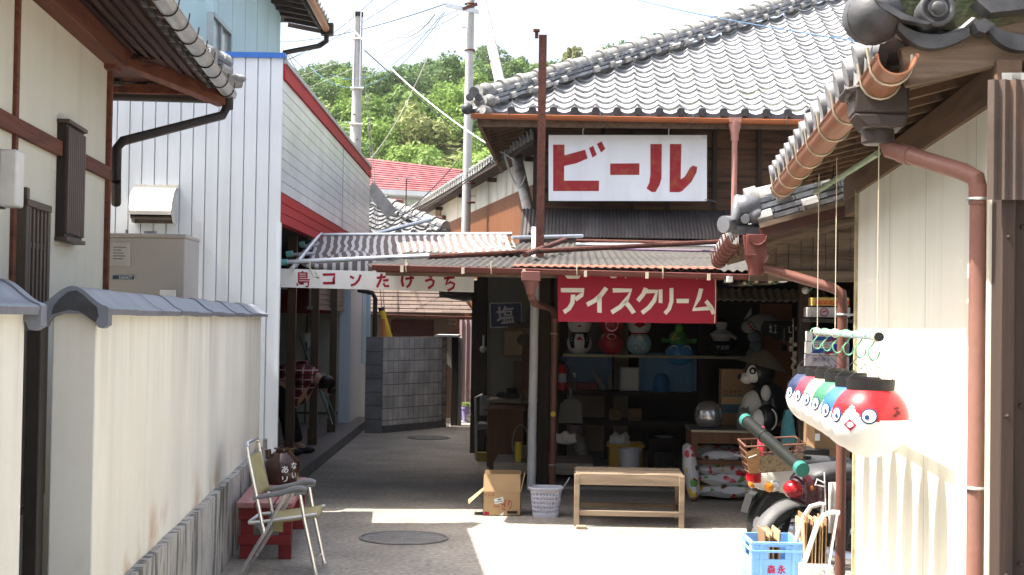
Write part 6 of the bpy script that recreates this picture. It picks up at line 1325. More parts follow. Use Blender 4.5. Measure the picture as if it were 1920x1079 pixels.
zr = TP(1180, 969, v=y0).z; mb = MB(); mb.box(x0+.043, x1-.043, y0+.004, y0+.03, zr, zr+.042); mb.box(x0+.043, x1-.043, y1-.03, y1-.004, zr, zr+.042); mb.box(x0+.004, x0+.03, y0+.043, y1-.043, zr, zr+.04); mb.box(x1-.03, x1-.004, y0+.043, y1-.043, zr, zr+.04); part('stretcher', mb, m_benchwood, e, bevel=.003)
p = T.px(1090, 992, z=0); mb = MB(); mb.box(p.x-.04, p.x+.04, p.y-.03, p.y+.05, .001, .024); solo('wood_offcut', mb, m_benchwood, 'small wood offcut lying at the left foot of the timber bench', 'wood block', T, p, bevel=.003)

# ================================================================ INSIDE THE PORCH
e = thing('store_shelf', 'dark wooden wall shelves loaded with dolls and trays at the back of the porch', 'shelf', T, (1.6, 17.2, 0))
SV = 16.8
s1a, s1b = TP(1056, 664, v=SV), TP(1402, 670, v=SV); s2a, s2b = TP(1050, 733, v=SV), TP(1302, 736, v=SV); s3a, s3b = TP(1050, 787, v=SV), TP(1300, 787, v=SV)
Z1, Z2, Z3 = s1a.z, s2a.z, s3a.z
mb = MB(); mb.box(s1a.x, s1b.x, SV-.01, 17.25, Z1-.028, Z1); part('upper_board', mb, mat('pale_shelf_edge', (.50,.46,.32), (.42,.37,.26), rough=.7), e)
mb = MB(); mb.box(s2a.x, s2b.x, SV, 17.3, Z2-.05, Z2); part('middle_board', mb, m_dkwood, e)
mb = MB(); mb.box(s3a.x, s3b.x, SV, 17.3, Z3-.06, Z3); part('lower_board', mb, m_dkwood, e)
for x in (1056, 1143, 1318): q = TP(x, 700, v=17.2); mb = MB(); mb.box(q.x-.05, q.x+.05, 17.2, 17.3, 0, 2.2); part('upright', mb, m_dkwood, e)
m_dw, m_dr, m_db, m_dk = (mat('gloss_'+n, c, rough=.28, bump=0, coat=.3) for n, c in (('white', (.82,.80,.75)), ('red', (.52,.03,.05)), ('pale_blue', (.42,.70,.82)), ('black', (.02,.02,.022))))
def disc_on(mb, c, R3, az_, el, r, lift=1.01, squash=1.0, n=12):
    """a small painted round patch lying on a ball of radius R3"""
    d = V((cos(el)*sin(az_), -cos(el)*cos(az_), sin(el))); e1 = d.cross(V((0,0,1))).normalized(); e2 = e1.cross(d)
    vs = []
    for i in range(n): a = 2*pi*i/n; q = d*R3 + e1*(r*cos(a)) + e2*(r*squash*sin(a)); q = q.normalized()*R3*lift; vs.append(V(c)+q)
    mb.poly(vs)
def doll(px_, label, mb_, mh_, extras):
    q = TP(px_, 664, v=SV+.16); q.z = Z1; r = .142; e2 = thing('round_doll', label, 'doll', T, q)
    mb = MB(); mb.ball(q+V((0,0,.125)), r, r, .135, 24, 16); part('body', mb, mb_, e2)
    mb = MB(); mb.ball(q+V((0,0,.345)), .135, .13, .13, 24, 16); part('head', mb, mh_, e2)
    extras(e2, q)
def ex1(e2, q):
    mb = MB(); c = q+V((0,0,.125))
    for s in (-1, 1):
        for k in range(5): disc_on(mb, c, .140, s*(.75-.04*k), .55-.2*k, .045-.004*k, 1.03)
    mb.torus(q+V((0,0,.235)), .085, .012, None, 20, 6); part('black_wings', mb, m_dk, e2)
    mb = MB()
    for (a_, l_) in ((-.1,.32), (.1,.32), (0,.42)): disc_on(mb, c, .140, a_, l_, .016, 1.03)
    disc_on(mb, q+V((0,0,.345)), .132, 0, -.22, .022, 1.02, .5); part('red_mark', mb, m_dr, e2)
    mb = MB()
    for s in (-1, 1): mb.ball(q+V((s*.06,-.10,.385)), .035, .02, .035)
    part('amber_eye', mb, m_yellow, e2)
def ex2(e2, q):
    mb = MB(); disc_on(mb, q+V((0,0,.345)), .133, 0, -.05, .085, 1.02, 1.15, 20); part('face_patch', mb, m_dw, e2)
    mb = MB(); disc_on(mb, q+V((0,0,.125)), .14, 0, .62, .055, 1.02, .8, 16); part('bib', mb, m_dw, e2)
    mb = MB(); disc_on(mb, q+V((0,0,.125)), .14, .02, .62, .016, 1.04)
    for s in (-1, 1): disc_on(mb, q+V((0,0,.345)), .133, s*.42, -.15, .015, 1.04)
    mb.poly([q+V((-.035,-.140,.40)), q+V((.035,-.140,.40)), q+V((0,-.142,.30))]); part('red_mark', mb, m_dr, e2, ang=None)
def ex3(e2, q):
    mb = MB(); c = q+V((0,0,.345)); mb.poly([c+V((-.075,-.134,0)), c+V((0,-.152,.035)), c+V((.075,-.134,0)), c+V((0,-.150,-.04))]); mb.torus(q+V((0,0,.24)), .09, .010, None, 20, 6); part('red_beak', mb, m_dr, e2, ang=None)
    mb = MB(); disc_on(mb, q+V((0,0,.125)), .14, .05, .42, .032, 1.03); part('badge', mb, m_dw, e2)
    mb = MB()
    for s in (-1, 1):
        for k in range(7): disc_on(mb, q+V((0,0,.125)), .14, s*(.35+.07*k), .75-.17*k, .006, 1.03)
    part('arm_lines', mb, m_dk, e2)
    mb = MB()
    for s in (-1, 1): disc_on(mb, q+V((0,0,.125)), .14, s*.33, -.35, .04, 1.03, 1.2)
    part('feet', mb, mat('grey_patch', (.40,.44,.46), rough=.4), e2)
doll(1086, 'white round doll with black wings and amber eyes on the shelf', m_dw, m_dw, ex1)
doll(1146, 'red round doll with white face patch on the shelf', m_dr, m_dr, ex2)
doll(1198, 'pale blue round doll with red beak on the shelf', m_db, m_dw, ex3)
# blue bowl, turtle on it
q = TP(1274, 666, v=SV+.16); q.z = Z1
e = thing('blue_dome', 'glossy blue half dome with white arcs under the green turtle', 'ornament', T, q)
mb = MB(); mb.ball(q+V((0,0,.02)), .165, .14, .135, 24, 14); part('dome', mb, mat('gloss_blue', (.06,.30,.66), rough=.2, bump=0, coat=.4), e)
mb = MB()
for s in (-1, 1): mb.tube([q+V((s*.07+.045*cos(a_), -.138+.02*abs(cos(a_))+.035*abs(s*.5)*0, .06+.05*sin(a_))) for a_ in [pi*i/8 for i in range(9)]], .006, 5)
part('white_arc', mb, m_dw, e)
e = thing('green_turtle', 'green turtle ornament with yellow shell lines resting on the blue dome', 'ornament', T, q+V((0,0,.15)))
c = q+V((-.01,0,.165)); mgrn = mat('gloss_green', (.08,.30,.06), (.05,.2,.04), rough=.2, bump=0, coat=.4)
mb = MB(); mb.ball(c+V((0,.02,.03)), .115, .13, .11, 20, 12); part('shell', mb, mgrn, e)
mb = MB(); mb.ball(c+V((.0,-.06,.145)), .05, .05, .045, 14, 10); mb.tube([c+V((0,-.03,.09)), c+V((0,-.06,.14))], .03, 8); part('head', mb, mat('bright_green', (.14,.45,.07), rough=.2, bump=0), e)
mb = MB()
for s in (-1, 1): mb.prism([c+V((s*.08,-.06,.0)), c+V((s*.20,-.09,.02)), c+V((s*.19,-.03,-.025)), c+V((s*.08,.02,-.03))], (0,0,.012))
part('flipper', mb, mgrn, e)
mb = MB()
for pts in (((-.09,.0),(-.04,.075),(.02,.10)), ((-.04,.075),(-.05,.02),(-.085,-.02)), ((-.05,.02),(.0,.01))): mb.tube([c+V((x, -.115+abs(x)*.4, .02+z)) for x, z in pts], .006, 5)
part('yellow_line', mb, m_yellow, e)
# black bowl with figure
q = TP(1352, 668, v=SV+.18); q.z = Z1
e = thing('black_bowl', 'black lacquer bowl with white brush characters on the shelf', 'bowl', T, q)
mb = MB(); mb.lathe([(.001,0),(.07,0),(.075,.03),(.15,.08),(.19,.17),(.175,.17),(.13,.1),(.001,.08)], q, 26); part('bowl', mb, m_dk, e)
mb = MB()
for i, chh in enumerate('寸法師'): o = q+V((-.075+i*.052, -.172, .075)); write(mb, chh, o, V((.042,0,0)), V((0,-.012,.05)), .008)
part('lettering', mb, m_signoff, e, ang=None)
e = thing('white_figurine', 'small white robed folk figurine sitting in the black bowl', 'figurine', T, q+V((0,0,.17)))
mb = MB(); mb.lathe([(.06,-.06),(.09,.0),(.13,.08),(.05,.13),(.035,.15)], q+V((0,0,.17)), 16); mb.ball(q+V((0,0,.35)), .065, .06, .065); mb.tube([q+V((.05,-.05,.27)), q+V((.16,-.08,.20))], .02, 8); part('body', mb, m_dw, e)
mb = MB(); mb.ball(q+V((0,.01,.38)), .06, .06, .05); mb.tube([q+V((0,0,.42)), q+V((.01,0,.47))], .015, 8); part('hair', mb, m_dk, e)
# trays, container, extinguisher, bottle
def tray_back(x0, x1, y0, y1, label, m):
    a, b = TP(x0, y0, v=17.12), TP(x1, y1, v=17.12); b.z = Z2; e2 = thing('plastic_tray', label, 'tray', T, ((a.x+b.x)/2, 17.12, Z2), group='blue trays propped on the middle shelf')
    mb = MB(); mb.box(a.x, b.x, 17.14, 17.15, b.z, a.z); part('base', mb, m, e2)
    mb = MB()
    for (p0, p1) in (((a.x, b.z), (a.x, a.z)), ((a.x, a.z), (b.x, a.z)), ((b.x, a.z), (b.x, b.z)), ((b.x, b.z), (a.x, b.z))): mb.bar((p0[0], 17.10, p0[1]+.008), (p1[0], 17.10, p1[1]+.008), .1, .016, (0,1,0)); mb.tube([(p0[0], 17.04, p0[1]+.01), (p1[0], 17.04, p1[1]+.01)], .012, 6)
    part('rim', mb, m, e2)
tray_back(1061, 1139, 668, 731, 'dull blue mesh tray propped behind the red fire extinguisher', mat('slate_blue', (.09,.16,.27), rough=.5))
tray_back(1206, 1297, 671, 733, 'blue plastic tray propped at the shelf end with a blue bowl inside', mat('tray_blue', (.12,.29,.52), rough=.45))
q = TP(1240, 728, v=16.98); q.z = Z2; mb = MB(); mb.lathe([(.10,0),(.10,.03),(.085,.14),(.05,.2),(.001,.21)], q, 18); solo('blue_bowl', mb, mat('deep_blue', (.04,.18,.48), rough=.35), 'upturned deep blue bowl in front of the blue tray', 'bowl', T, q)
a, b = TP(1164, 690, v=17.0), TP(1197, 724, v=17.0); e = thing('white_container', 'translucent white square container standing on its side on the shelf', 'container', T, ((a.x+b.x)/2, 17, Z2)); mb = MB(); mb.box(a.x, b.x, 17.06, 17.07, Z2, a.z); part('base', mb, m_paperw, e)
mb = MB(); pts = [(a.x, 16.99, Z2+.01), (b.x, 16.99, Z2+.01), (b.x, 16.99, a.z), (a.x, 16.99, a.z), (a.x, 16.99, Z2+.01)]; mb.tube(pts, .011, 6); mb.box(a.x-.005, a.x+.004, 16.99, 17.07, Z2, a.z); mb.box(b.x-.004, b.x+.005, 16.99, 17.07, Z2, a.z); part('rim', mb, m_lav, e)
q = TP(1054, 731, v=16.9); q.z = Z2; e = thing('fire_extinguisher', 'red fire extinguisher with white label at the left shelf end', 'fire extinguisher', T, q)
mb = MB(); mb.lathe([(.001,0),(.046,0),(.046,.24),(.035,.27),(.018,.285),(.018,.31),(.001,.31)], q, 16); part('cylinder', mb, mat('extinguisher_red', (.55,.025,.025), rough=.3), e)
mb = MB(); mb.tube([q+V((0,0,.3)), q+V((0,0,.33))], .02, 8); mb.bar(q+V((-.05,0,.33)), q+V((.05,0,.35)), .02, .012); mb.tube([q+V((.02,-.01,.32)), q+V((.07,-.03,.25)), q+V((.06,-.03,.12))], .009, 6); part('valve', mb, m_black, e)
mb = MB(); mb.lathe([(.0468,.09),(.0468,.19)], q, 16); part('label_band', mb, m_lav, e)
q = TP(1077, 731, v=16.86); q.z = Z2; e = thing('spray_bottle', 'clear spray bottle with white nozzle on the middle shelf', 'bottle', T, q); part('bottle', MB().lathe([(.001,0),(.024,0),(.024,.13),(.012,.15),(.001,.15)], q, 12), mat('clear_pet', (.16,.16,.15), rough=.15), e); part('nozzle', MB().tube([q+V((0,0,.15)), q+V((0,0,.19)), q+V((-.02,0,.2))], .011, 8), m_paperw, e)
a = TP(1062, 730, v=17); mb = MB(); mb.box(a.x, a.x+.36, 16.95, 17.04, Z2, Z2+.09); solo('red_toolbox', mb, mat('dark_red_box', (.17,.015,.02), rough=.5), 'long dark red toolbox lying before the mesh tray', 'toolbox', T, a, bevel=.008)
a, b = TP(1110, 694, v=16.95), TP(1134, 730, v=16.9); mb = MB(); mb.bar(a, b, .03, .05); mb.bar(b+V((.06,.05,0)), b+V((.05,.08,.16)), .05, .02); solo('metal_trowel', mb, m_greyplas, 'grey trowel leaning on the shelf beside the red toolbox', 'trowel', T, b)
# dustpan on the shelf edge
a = TP(1070, 735, v=16.7); e = thing('dustpan', 'grey plastic dustpan hanging from the middle shelf by its handle', 'dustpan', T, a); p = [TP(x, y, v=16.74) for x, y in ((1051,757),(1058,752),(1083,752),(1090,757),(1092,794),(1047,794))]
mb = MB(); mb.prism(p, (0,.012,0)); mb.bar(p[0], p[5], .012, .05, (0,1,0)); mb.bar(p[3], p[4], .012, .05, (0,1,0)); mb.bar(p[1], p[2], .03, .06, (0,1,0)); part('pan', mb, mat('taupe_plastic', (.30,.28,.25), rough=.5), e, bevel=.004)
mb = MB(); mb.bar(TP(1070,753,v=16.74), TP(1070,732,v=16.74), .028, .014, (0,1,0)); mb.torus(TP(1070,730,v=16.74), .014, .005, Matrix.Rotation(pi/2,3,'X'), 12, 5); part('handle', mb, mat('taupe_handle', (.30,.28,.25), rough=.5), e)
for x0, x1, lb in ((1143, 1164, 'smaller brown carton on the lower shelf'), (1177, 1203, 'wider brown carton on the lower shelf')): a, b = TP(x0, 767, v=16.9), TP(x1, 785, v=16.9); mb = MB(); mb.box(a.x, b.x, 16.9, 17.05, Z3, a.z); solo('small_carton', mb, m_cardb2, lb, 'carton', T, (a.x, 16.9, Z3), bevel=.002)
# crumpled things, crate with bucket, plate
def crumple(name, q, rx, rz, m, label, cat):
    mb = MB(); rnd = random.Random(name+label); mb.ball(q+V((0,0,rz*.8)), rx, rx*.7, rz, 22, 14); ph = [rnd.uniform(0, 6) for _ in range(6)]
    for v in mb.v: d = v-q; k = 1+.16*sin(d.x*70+ph[0])+.14*sin(d.z*85+ph[1])+.12*sin(d.y*75+ph[2]); v.x = q.x+d.x*k; v.z = q.z+max(0, d.z*k); v.y = q.y+d.y*k
    return solo(name, mb, m, label, cat, T, q, ang=30)
a, b = TP(1142, 836, v=15.6), TP(1205, 872, v=15.6)
e = thing('yellow_crate', 'ochre yellow plastic crate on the porch floor holding a white bucket', 'crate', T, ((a.x+b.x)/2, 15.8, .03)); my = mat('ochre_plastic', (.55,.33,.04), rough=.5); zc = a.z
mb = MB(); mb.box(a.x, b.x, 15.6, 15.62, .03, zc); mb.box(a.x, b.x, 15.95, 15.97, .03, zc+.02); mb.box(a.x, a.x+.02, 15.6, 15.97, .03, zc); mb.box(b.x-.02, b.x, 15.6, 15.97, .03, zc); mb.box(a.x, b.x, 15.6, 15.97, .03, .06); part('box', mb, my, e, bevel=.004)
mb = MB(); mb.tube([(a.x-.01, 15.59, zc), (b.x+.01, 15.59, zc), (b.x+.01, 15.98, zc), (a.x-.01, 15.98, zc), (a.x-.01, 15.59, zc)], .014, 6); part('rim', mb, my, e)
q = TP(1180, 872, v=15.5); c0 = TP(1180, 841, v=15.45); mb = MB(); mb.lathe([(.001,0),(.10,0),(.115,c0.z-.06),(.125,c0.z-.06),(.125,c0.z-.03),(.11,c0.z-.03),(.09,.05),(.001,.05)], (q.x, 15.45, .03), 20); solo('white_bucket', mb, mat('bucket_white', (.70,.70,.74), rough=.4), 'white plastic bucket standing before the ochre crate', 'bucket', T, (q.x, 15.45, .03))
crumple('plastic_bag', TP(1162, 838, v=15.8), .11, .08, mat('bag_plastic', (.62,.62,.58), rough=.35, scale=10, var=.8), 'crumpled plastic bag on top of the ochre crate', 'bag')
# low table left of the post, with things
zt = TP(1000, 862, v=15.0).z; x0, x1 = TP(925, 862, v=14.6).x, TP(1112, 862, v=14.9).x
e = thing('low_table', 'low grey wooden table behind the porch post', 'table', T, ((x0+x1)/2, 15, .03)); mb = MB(); mb.box(x0, x1, 14.65, 15.5, zt-.02, zt); mb.box(x0, x1, 14.65, 14.69, zt-.11, zt-.02); part('top', mb, m_graywood, e, bevel=.004)
for (x, y) in ((x0+.03, 14.7), (x1-.09, 14.7), (x0+.03, 15.4), (x1-.09, 15.4)): mb = MB(); mb.box(x, x+.06, y, y+.06, .03, zt-.02); part('leg', mb, m_graywood, e)
q = TP(972, 846, v=14.75); q.z = zt; e = thing('yellow_tin', 'bright yellow cylinder tin on the low grey table', 'tin', T, q); part('tin', MB().lathe([(.001,0),(.036,0),(.036,.19),(.001,.19)], q, 16), m_yellow, e); part('lid', MB().lathe([(.037,.185),(.037,.195),(.001,.196)], q, 16), mat('yellow_lid', (.5,.34,.03), rough=.4), e)
q = TP(976, 835, v=14.95); q.z = zt; e = thing('wicker_basket', 'small dark wicker basket with tall loop handle behind the yellow tin', 'basket', T, q)
mb = MB()
for i in range(6): mb.torus(q+V((0,0,.02+.022*i)), .06+.005*i, .008, None, 20, 5)
part('bowl', mb, m_graywood, e); mb = MB(); mb.tube([q+V((.085*cos(a_), 0, .13+.22*sin(a_))) for a_ in [pi*i/10 for i in range(11)]], .006, 5); part('handle', mb, m_graywood, e)
crumple('white_cloth', TP(1060, 833, v=15.0)+V((0,0,0)), .10, .06, mat('rag_white', (.6,.58,.54), rough=.9), 'crumpled white rag on the low grey table right of the post', 'cloth')
# counter, cabinet, chair, phone and frame at the left
x0, x1 = TP(914, 770, v=16.0).x, TP(982, 770, v=16.0).x; zt = TP(940, 766, v=16.0).z
e = thing('wood_counter', 'brown wooden counter at the left side of the porch', 'counter', T, ((x0+x1)/2, 16.4, .03)); mb = MB(); mb.box(x0, x1, 16.0, 17.2, .03, zt-.03); part('body', mb, m_brownwood, e, bevel=.004); mb = MB(); mb.box(x0-.03, x1+.02, 15.97, 17.25, zt-.03, zt); part('top', mb, m_brownwood, e, bevel=.003)
mb = MB(); q = TP(945, 748, v=16.9); mb.box(x0-.05, x1+.12, 16.7, 17.3, q.z-.04, q.z); part('rear_top', mb, m_graywood, e)
q = TP(960, 746, v=16.9); q.z += .0; mb = MB(); mb.box(q.x-.10, q.x+.08, 16.85, 17.0, q.z, q.z+.05); mb.ball(q+V((-.12,0,.03)), .06, .05, .035); mb.tube([q+V((-.06,0,.08)), q+V((.05,0,.09))], .03, 8); solo('black_telephone', mb, m_black, 'black telephone set on the back of the brown counter', 'telephone', T, q)
a, b = TP(979, 646, v=16.6), TP(1001, 730, v=16.6); e = thing('wall_cabinet', 'small brown cabinet behind the white pole', 'cabinet', T, ((a.x+b.x)/2, 16.7, b.z)); mb = MB(); mb.box(a.x, b.x+.1, 16.6, 16.9, b.z, a.z); part('case', mb, mat('cabinet_red_brown', (.12,.05,.032), (.09,.04,.027), rough=.6), e); mb = MB(); mb.box(a.x-.02, b.x+.1, 16.55, 16.95, b.z-.05, b.z); mb.box(a.x, a.x+.03, 16.6, 16.65, zt, b.z); mb.box(b.x+.05, b.x+.08, 16.6, 16.65, zt, b.z); part('stand', mb, m_brownwood, e)
a, b = TP(943, 619, v=17.9), TP(983, 669, v=17.9); e = thing('framed_board', 'pale wooden framed board on the green-grey wall panel', 'board', T, ((a.x+b.x)/2, 17.9, b.z)); mb = MB(); mb.box(a.x+.02, b.x, 17.93, 17.95, b.z, a.z); part('board', mb, mat('pale_ply', (.52,.42,.27), (.45,.36,.22), rough=.6), e)
mb = MB(); c4 = [(a.x, 17.92, b.z), (a.x, 17.92, a.z), (b.x, 17.92, a.z), (b.x, 17.92, b.z)]
for i in range(4): mb.bar(c4[i], c4[(i+1) % 4], .03, .03, (0,1,0))
part('frame', mb, m_benchwood, e)
a = TP(965, 706, v=17.9); mb = MB(); mb.box(a.x-.02, a.x+.1, 17.95, 18.0, a.z-.2, a.z+.18); solo('paper_bag', mb, mat('kraft_paper', (.22,.15,.08), rough=.9), 'brown kraft paper hanging on the wall beside the small cabinet', 'paper', T, a)
q = TP(976, 614, v=16.5); mb = MB(); mb.tube([q+V((-.14,0,.01)), q+V((.15,.05,.03))], .035, 10); mb.ball(q+V((.12,0,.12)), .06, .06, .12, 10, 8); mb.ball(q+V((.05,0,-.14)), .09, .07, .07, 10, 8); solo('rolled_cloth', mb, mat('dark_roll', (.12,.10,.08), rough=.9, scale=20), 'dark rolled bundle hanging in front of the navy sign', 'bundle', T, q)
a = TP(906, 655, v=17.45); e = thing('light_bulb', 'round white bulb hanging by the dark left porch post', 'bulb', T, a); part('globe', MB().ball(a, .043, .04, .043, 14, 10), mat('bulb_glass', (.6,.58,.52), rough=.3, bump=0), e); part('cord', MB().tube([a+V((0,0,.04)), a+V((0,0,.16))], .012, 6), m_paperw, e)
q = TP(905, 850, v=16.8); e = thing('desk_chair', 'dark grey padded chair behind the brown counter', 'chair', T, (q.x, 16.8, .03)); z0 = TP(905, 800, v=16.8).z; zt_ = TP(905, 746, v=16.8).z
mb = MB(); mb.tube([(q.x-.07, 16.8, .03), (q.x-.08, 16.8, z0), (q.x-.09, 16.8, zt_), (q.x-.02, 16.8, zt_+.03), (q.x+.05, 16.9, zt_)], .016, 8); mb.tube([(q.x+.1, 16.8, .03), (q.x+.1, 16.8, z0)], .016, 8); part('frame', mb, m_steel, e); mb = MB(); mb.box(q.x-.07, q.x+.14, 16.82, 17.2, z0-.04, z0+.03); part('seat', mb, m_greyplas, e, bevel=.01); mb = MB(); mb.box(q.x-.06, q.x+.05, 17.1, 17.15, z0+.1, zt_); part('backrest', mb, m_greyplas, e, bevel=.01)
mb = MB(); mb.box(q.x-.05, q.x+.07, 16.6, 16.75, .03, .13); solo('yellow_box', mb, mat('olive_yellow', (.25,.2,.03), rough=.6), 'dull yellow box on the floor by the padded chair', 'box', T, (q.x, 16.7, .03), bevel=.006)
mb = MB(); q2 = TP(1245, 819, v=16.0); q2.z -= .01; mb.lathe([(.001,0),(.06,0),(.105,.012),(.10,.015),(.05,.006),(.001,.006)], q2, 22); pl = solo('round_plate', mb, m_steel, 'shiny round plate on the dark stool in the shop', 'plate', T, q2)
mb = MB(); mb.box(q2.x-.16, q2.x+.16, 15.9, 16.3, q2.z-.05, q2.z-.001); [mb.box(q2.x+sx*.13-.02, q2.x+sx*.13+.02, yy, yy+.04, .03, q2.z-.05) for sx in (-1, 1) for yy in (15.92, 16.24)]; solo('dark_stool', mb, m_dkwood, 'dark wooden stool under the shiny plate', 'stool', T, (q2.x, 16.1, .03))

# table with helmet, tanuki, bags
TVY = 13.5; x0, x1 = TP(1298, 810, v=TVY).x, TP(1425, 810, v=TVY).x; zt = TP(1350, 807, v=TVY).z
e = thing('steel_table', 'brown table with worn grey metal top in front of the store shelves', 'table', T, ((x0+x1)/2, TVY+.3, 0))
mb = MB(); mb.box(x0-.01, x1+.05, TVY-.01, TVY+.75, zt-.022, zt); part('top', mb, mat('worn_zinc', (.30,.27,.22), (.2,.18,.15), rough=.35, metal=.5, scale=8), e, bevel=.003)
mb = MB(); mb.box(x0+.02, x1, TVY+.01, TVY+.04, zt-.12, zt-.022); zs = TP(1350, 868, v=TVY).z; mb.box(x0+.02, x1, TVY+.01, TVY+.5, zs-.02, zs+.02); part('apron', mb, m_brownwood, e)
for (x, y) in ((x0+.0, TVY), (x1, TVY), (x0, TVY+.7), (x1, TVY+.7)): mb = MB(); mb.box(x, x+.05, y, y+.05, 0, zt-.022); part('leg', mb, m_brownwood, e)
q = TP(1328, 806, v=13.75); q.z = zt; e = thing('silver_helmet', 'silver domed helmet gleaming on the metal table top', 'helmet', T, q); part('shell', MB().lathe([(.07,0),(.105,.03),(.124,.08),(.128,.125),(.12,.17),(.095,.215),(.05,.245),(.001,.253)], q, 28), mat('silver_shell', (.52,.53,.54), rough=.25, metal=.85, bump=.02), e, ang=60); part('rim', MB().torus(q+V((0,0,.004)), .074, .006, None, 28, 6), m_black, e)
q = TP(1394, 806, v=13.65); q.z = zt; e = thing('owl_figurine', 'grey stone owl figurine beside the silver helmet', 'figurine', T, q); part('body', MB().lathe([(.001,0),(.06,0),(.07,.05),(.06,.11),(.055,.15),(.04,.19),(.001,.2)], q, 16), mat('owl_grey', (.14,.13,.12), rough=.8, scale=20), e)
mb = MB(); [mb.tube([q+V((s*.024,-.055,.145)), q+V((s*.026,-.068,.145))], .018, 12) for s in (-1, 1)]; [mb.tube([q+V((s*.035,-.01,.18)), q+V((s*.04,-.01,.215))], [.014,.003], 8) for s in (-1, 1)]; mb.tube([q+V((0,-.06,.13)), q+V((0,-.078,.118))], [.01,.002], 8); part('face', mb, mat('owl_pale', (.2,.19,.17), rough=.8), e)
a, b = TP(1352, 692, v=14.2), TP(1396, 802, v=14.2); e = thing('printed_carton', 'tall carton with dull blue band behind the helmet', 'carton', T, ((a.x+b.x)/2, 14.2, zt)); mb = MB(); mb.box(a.x, b.x+.2, 14.15, 14.4, zt, a.z); part('box', mb, m_cardb2, e)
mb = MB(); mb.box(a.x, b.x+.19, 14.147, 14.149, zt+.12, a.z-.25); part('blue_band', mb, mat('dull_blue_print', (.05,.11,.16), rough=.7), e); mb = MB(); mb.box(a.x, b.x+.19, 14.144, 14.146, zt+.27, a.z-.33); part('tan_band', mb, m_cardb, e); mb = MB(); o = V((a.x+.03, 14.14, zt+.28)); write(mb, 'リタナニ', o, V((.16,0,0)), V((0,0,.06)), .01); part('lettering', mb, m_dkwood, e, ang=None)
def tanuki(px_, py_, v, s, label, hat):
    q = TP(px_, py_, v=v); q.z = zt if hat is not None else q.z; e2 = thing('raccoon_dog_ornament', label, 'ornament', T, q); M3 = Matrix.Rotation(radians(-62), 3, 'Z')
    part('body', MB().ball(q+V((.05*s,0,.22*s)), .20*s, .19*s, .23*s, 24, 16), m_dk, e2)
    part('belly', MB().ball(q+V((-.08*s,-.05*s,.19*s)), .135*s, .14*s, .175*s, 20, 14), m_dw, e2)
    if hat:
        hc = q+V((-.02*s,0,.54*s)); part('head', MB().ball(hc, .155*s, .15*s, .145*s, 22, 14), m_dk, e2)
        mb = MB(); mb.ball(hc+V((-.07*s,-.085*s,-.015*s)), .075*s, .06*s, .09*s); mb.ball(hc+V((-.13*s,-.02*s,-.06*s)), .07*s, .07*s, .06*s); part('face_patch', mb, m_dw, e2)
        mb = MB(); mb.ball(hc+V((-.085*s,-.125*s,.01*s)), .036*s, .03*s, .04*s); mb.ball(hc+V((-.20*s,-.03*s,-.05*s)), .026*s); part('eye_patch', mb, m_dk, e2)
        mb = MB(); mb.ball(hc+V((-.09*s,-.148*s,.012*s)), .016*s, .014*s, .018*s); part('eye', mb, m_dw, e2)
        part('straw_hat', MB().lathe([(.25*s,.06*s),(.22*s,.085*s),(.11*s,.17*s),(.04*s,.215*s),(.001,.22*s),(.001,.2*s),(.1*s,.145*s),(.24*s,.055*s)], hc, 24, Matrix.Rotation(radians(14), 3, 'Y')), mat('straw', (.20,.18,.12), (.15,.13,.08), rough=.9, scale=30), e2)
        part('bottle_patch', MB().ball(q+V((.02*s,-.14*s,.33*s)), .05*s, .06*s, .09*s), m_dw, e2)
    else:
        mb = MB(); mb.tube([q+V((.06*s+.07*cos(a_), -.19*s, .2*s+.1*sin(a_))) for a_ in [-1.2+2.4*i/8 for i in range(9)]], .014*s, 6); part('tail_mark', mb, m_dw, e2)
tanuki(1428, 806, 14.0, .95, 'black and white raccoon dog ornament wearing a straw hat on the table', True)
tanuki(1432, 803, 13.62, .52, 'small black and white ball ornament in front of the straw-hatted one', False)
# soil bags
m_bag = bpy.data.materials.new('printed_bag'); m_bag.use_nodes = True; N = m_bag.node_tree.nodes; K = m_bag.node_tree.links.new; b = N['Principled BSDF']; b.inputs['Roughness'].default_value = .35
tc = N.new('ShaderNodeTexCoord'); vo = N.new('ShaderNodeTexVoronoi'); vo.inputs['Scale'].default_value = 19; oi = N.new('ShaderNodeObjectInfo'); va = N.new('ShaderNodeVectorMath'); va.operation = 'ADD'; K(tc.outputs['Object'], va.inputs[0]); K(oi.outputs['Location'], va.inputs[1]); K(va.outputs[0], vo.inputs['Vector'])
cr = N.new('ShaderNodeValToRGB'); cr.color_ramp.interpolation = 'CONSTANT'; el = cr.color_ramp.elements; el[0].position = 0; el[0].color = (.62,.62,.64,1); el[1].position = .52; el[1].color = (.6,.05,.08,1)
for ps, c in ((.62, (.62,.62,.64,1)), (.70, (.65,.45,.05,1)), (.80, (.15,.35,.08,1)), (.88, (.12,.05,.03,1)), (.93, (.62,.62,.64,1))): q_ = el.new(ps); q_.color = c
sp = N.new('ShaderNodeSeparateColor'); K(vo.outputs['Color'], sp.inputs[0]); K(sp.outputs[0], cr.inputs[0])
n2 = N.new('ShaderNodeTexNoise'); n2.inputs['Scale'].default_value = 4; K(va.outputs[0], n2.inputs['Vector']); g2 = N.new('ShaderNodeMapRange'); g2.inputs[1].default_value = .36; g2.inputs[2].default_value = .42; K(n2.outputs['Fac'], g2.inputs[0])
mx = N.new('ShaderNodeMix'); mx.data_type = 'RGBA'; mx.inputs[6].default_value = (.62,.62,.64,1); K(g2.outputs[0], mx.inputs[0]); K(cr.outputs[0], mx.inputs[7]); K(mx.outputs[2], b.inputs['Base Color'])
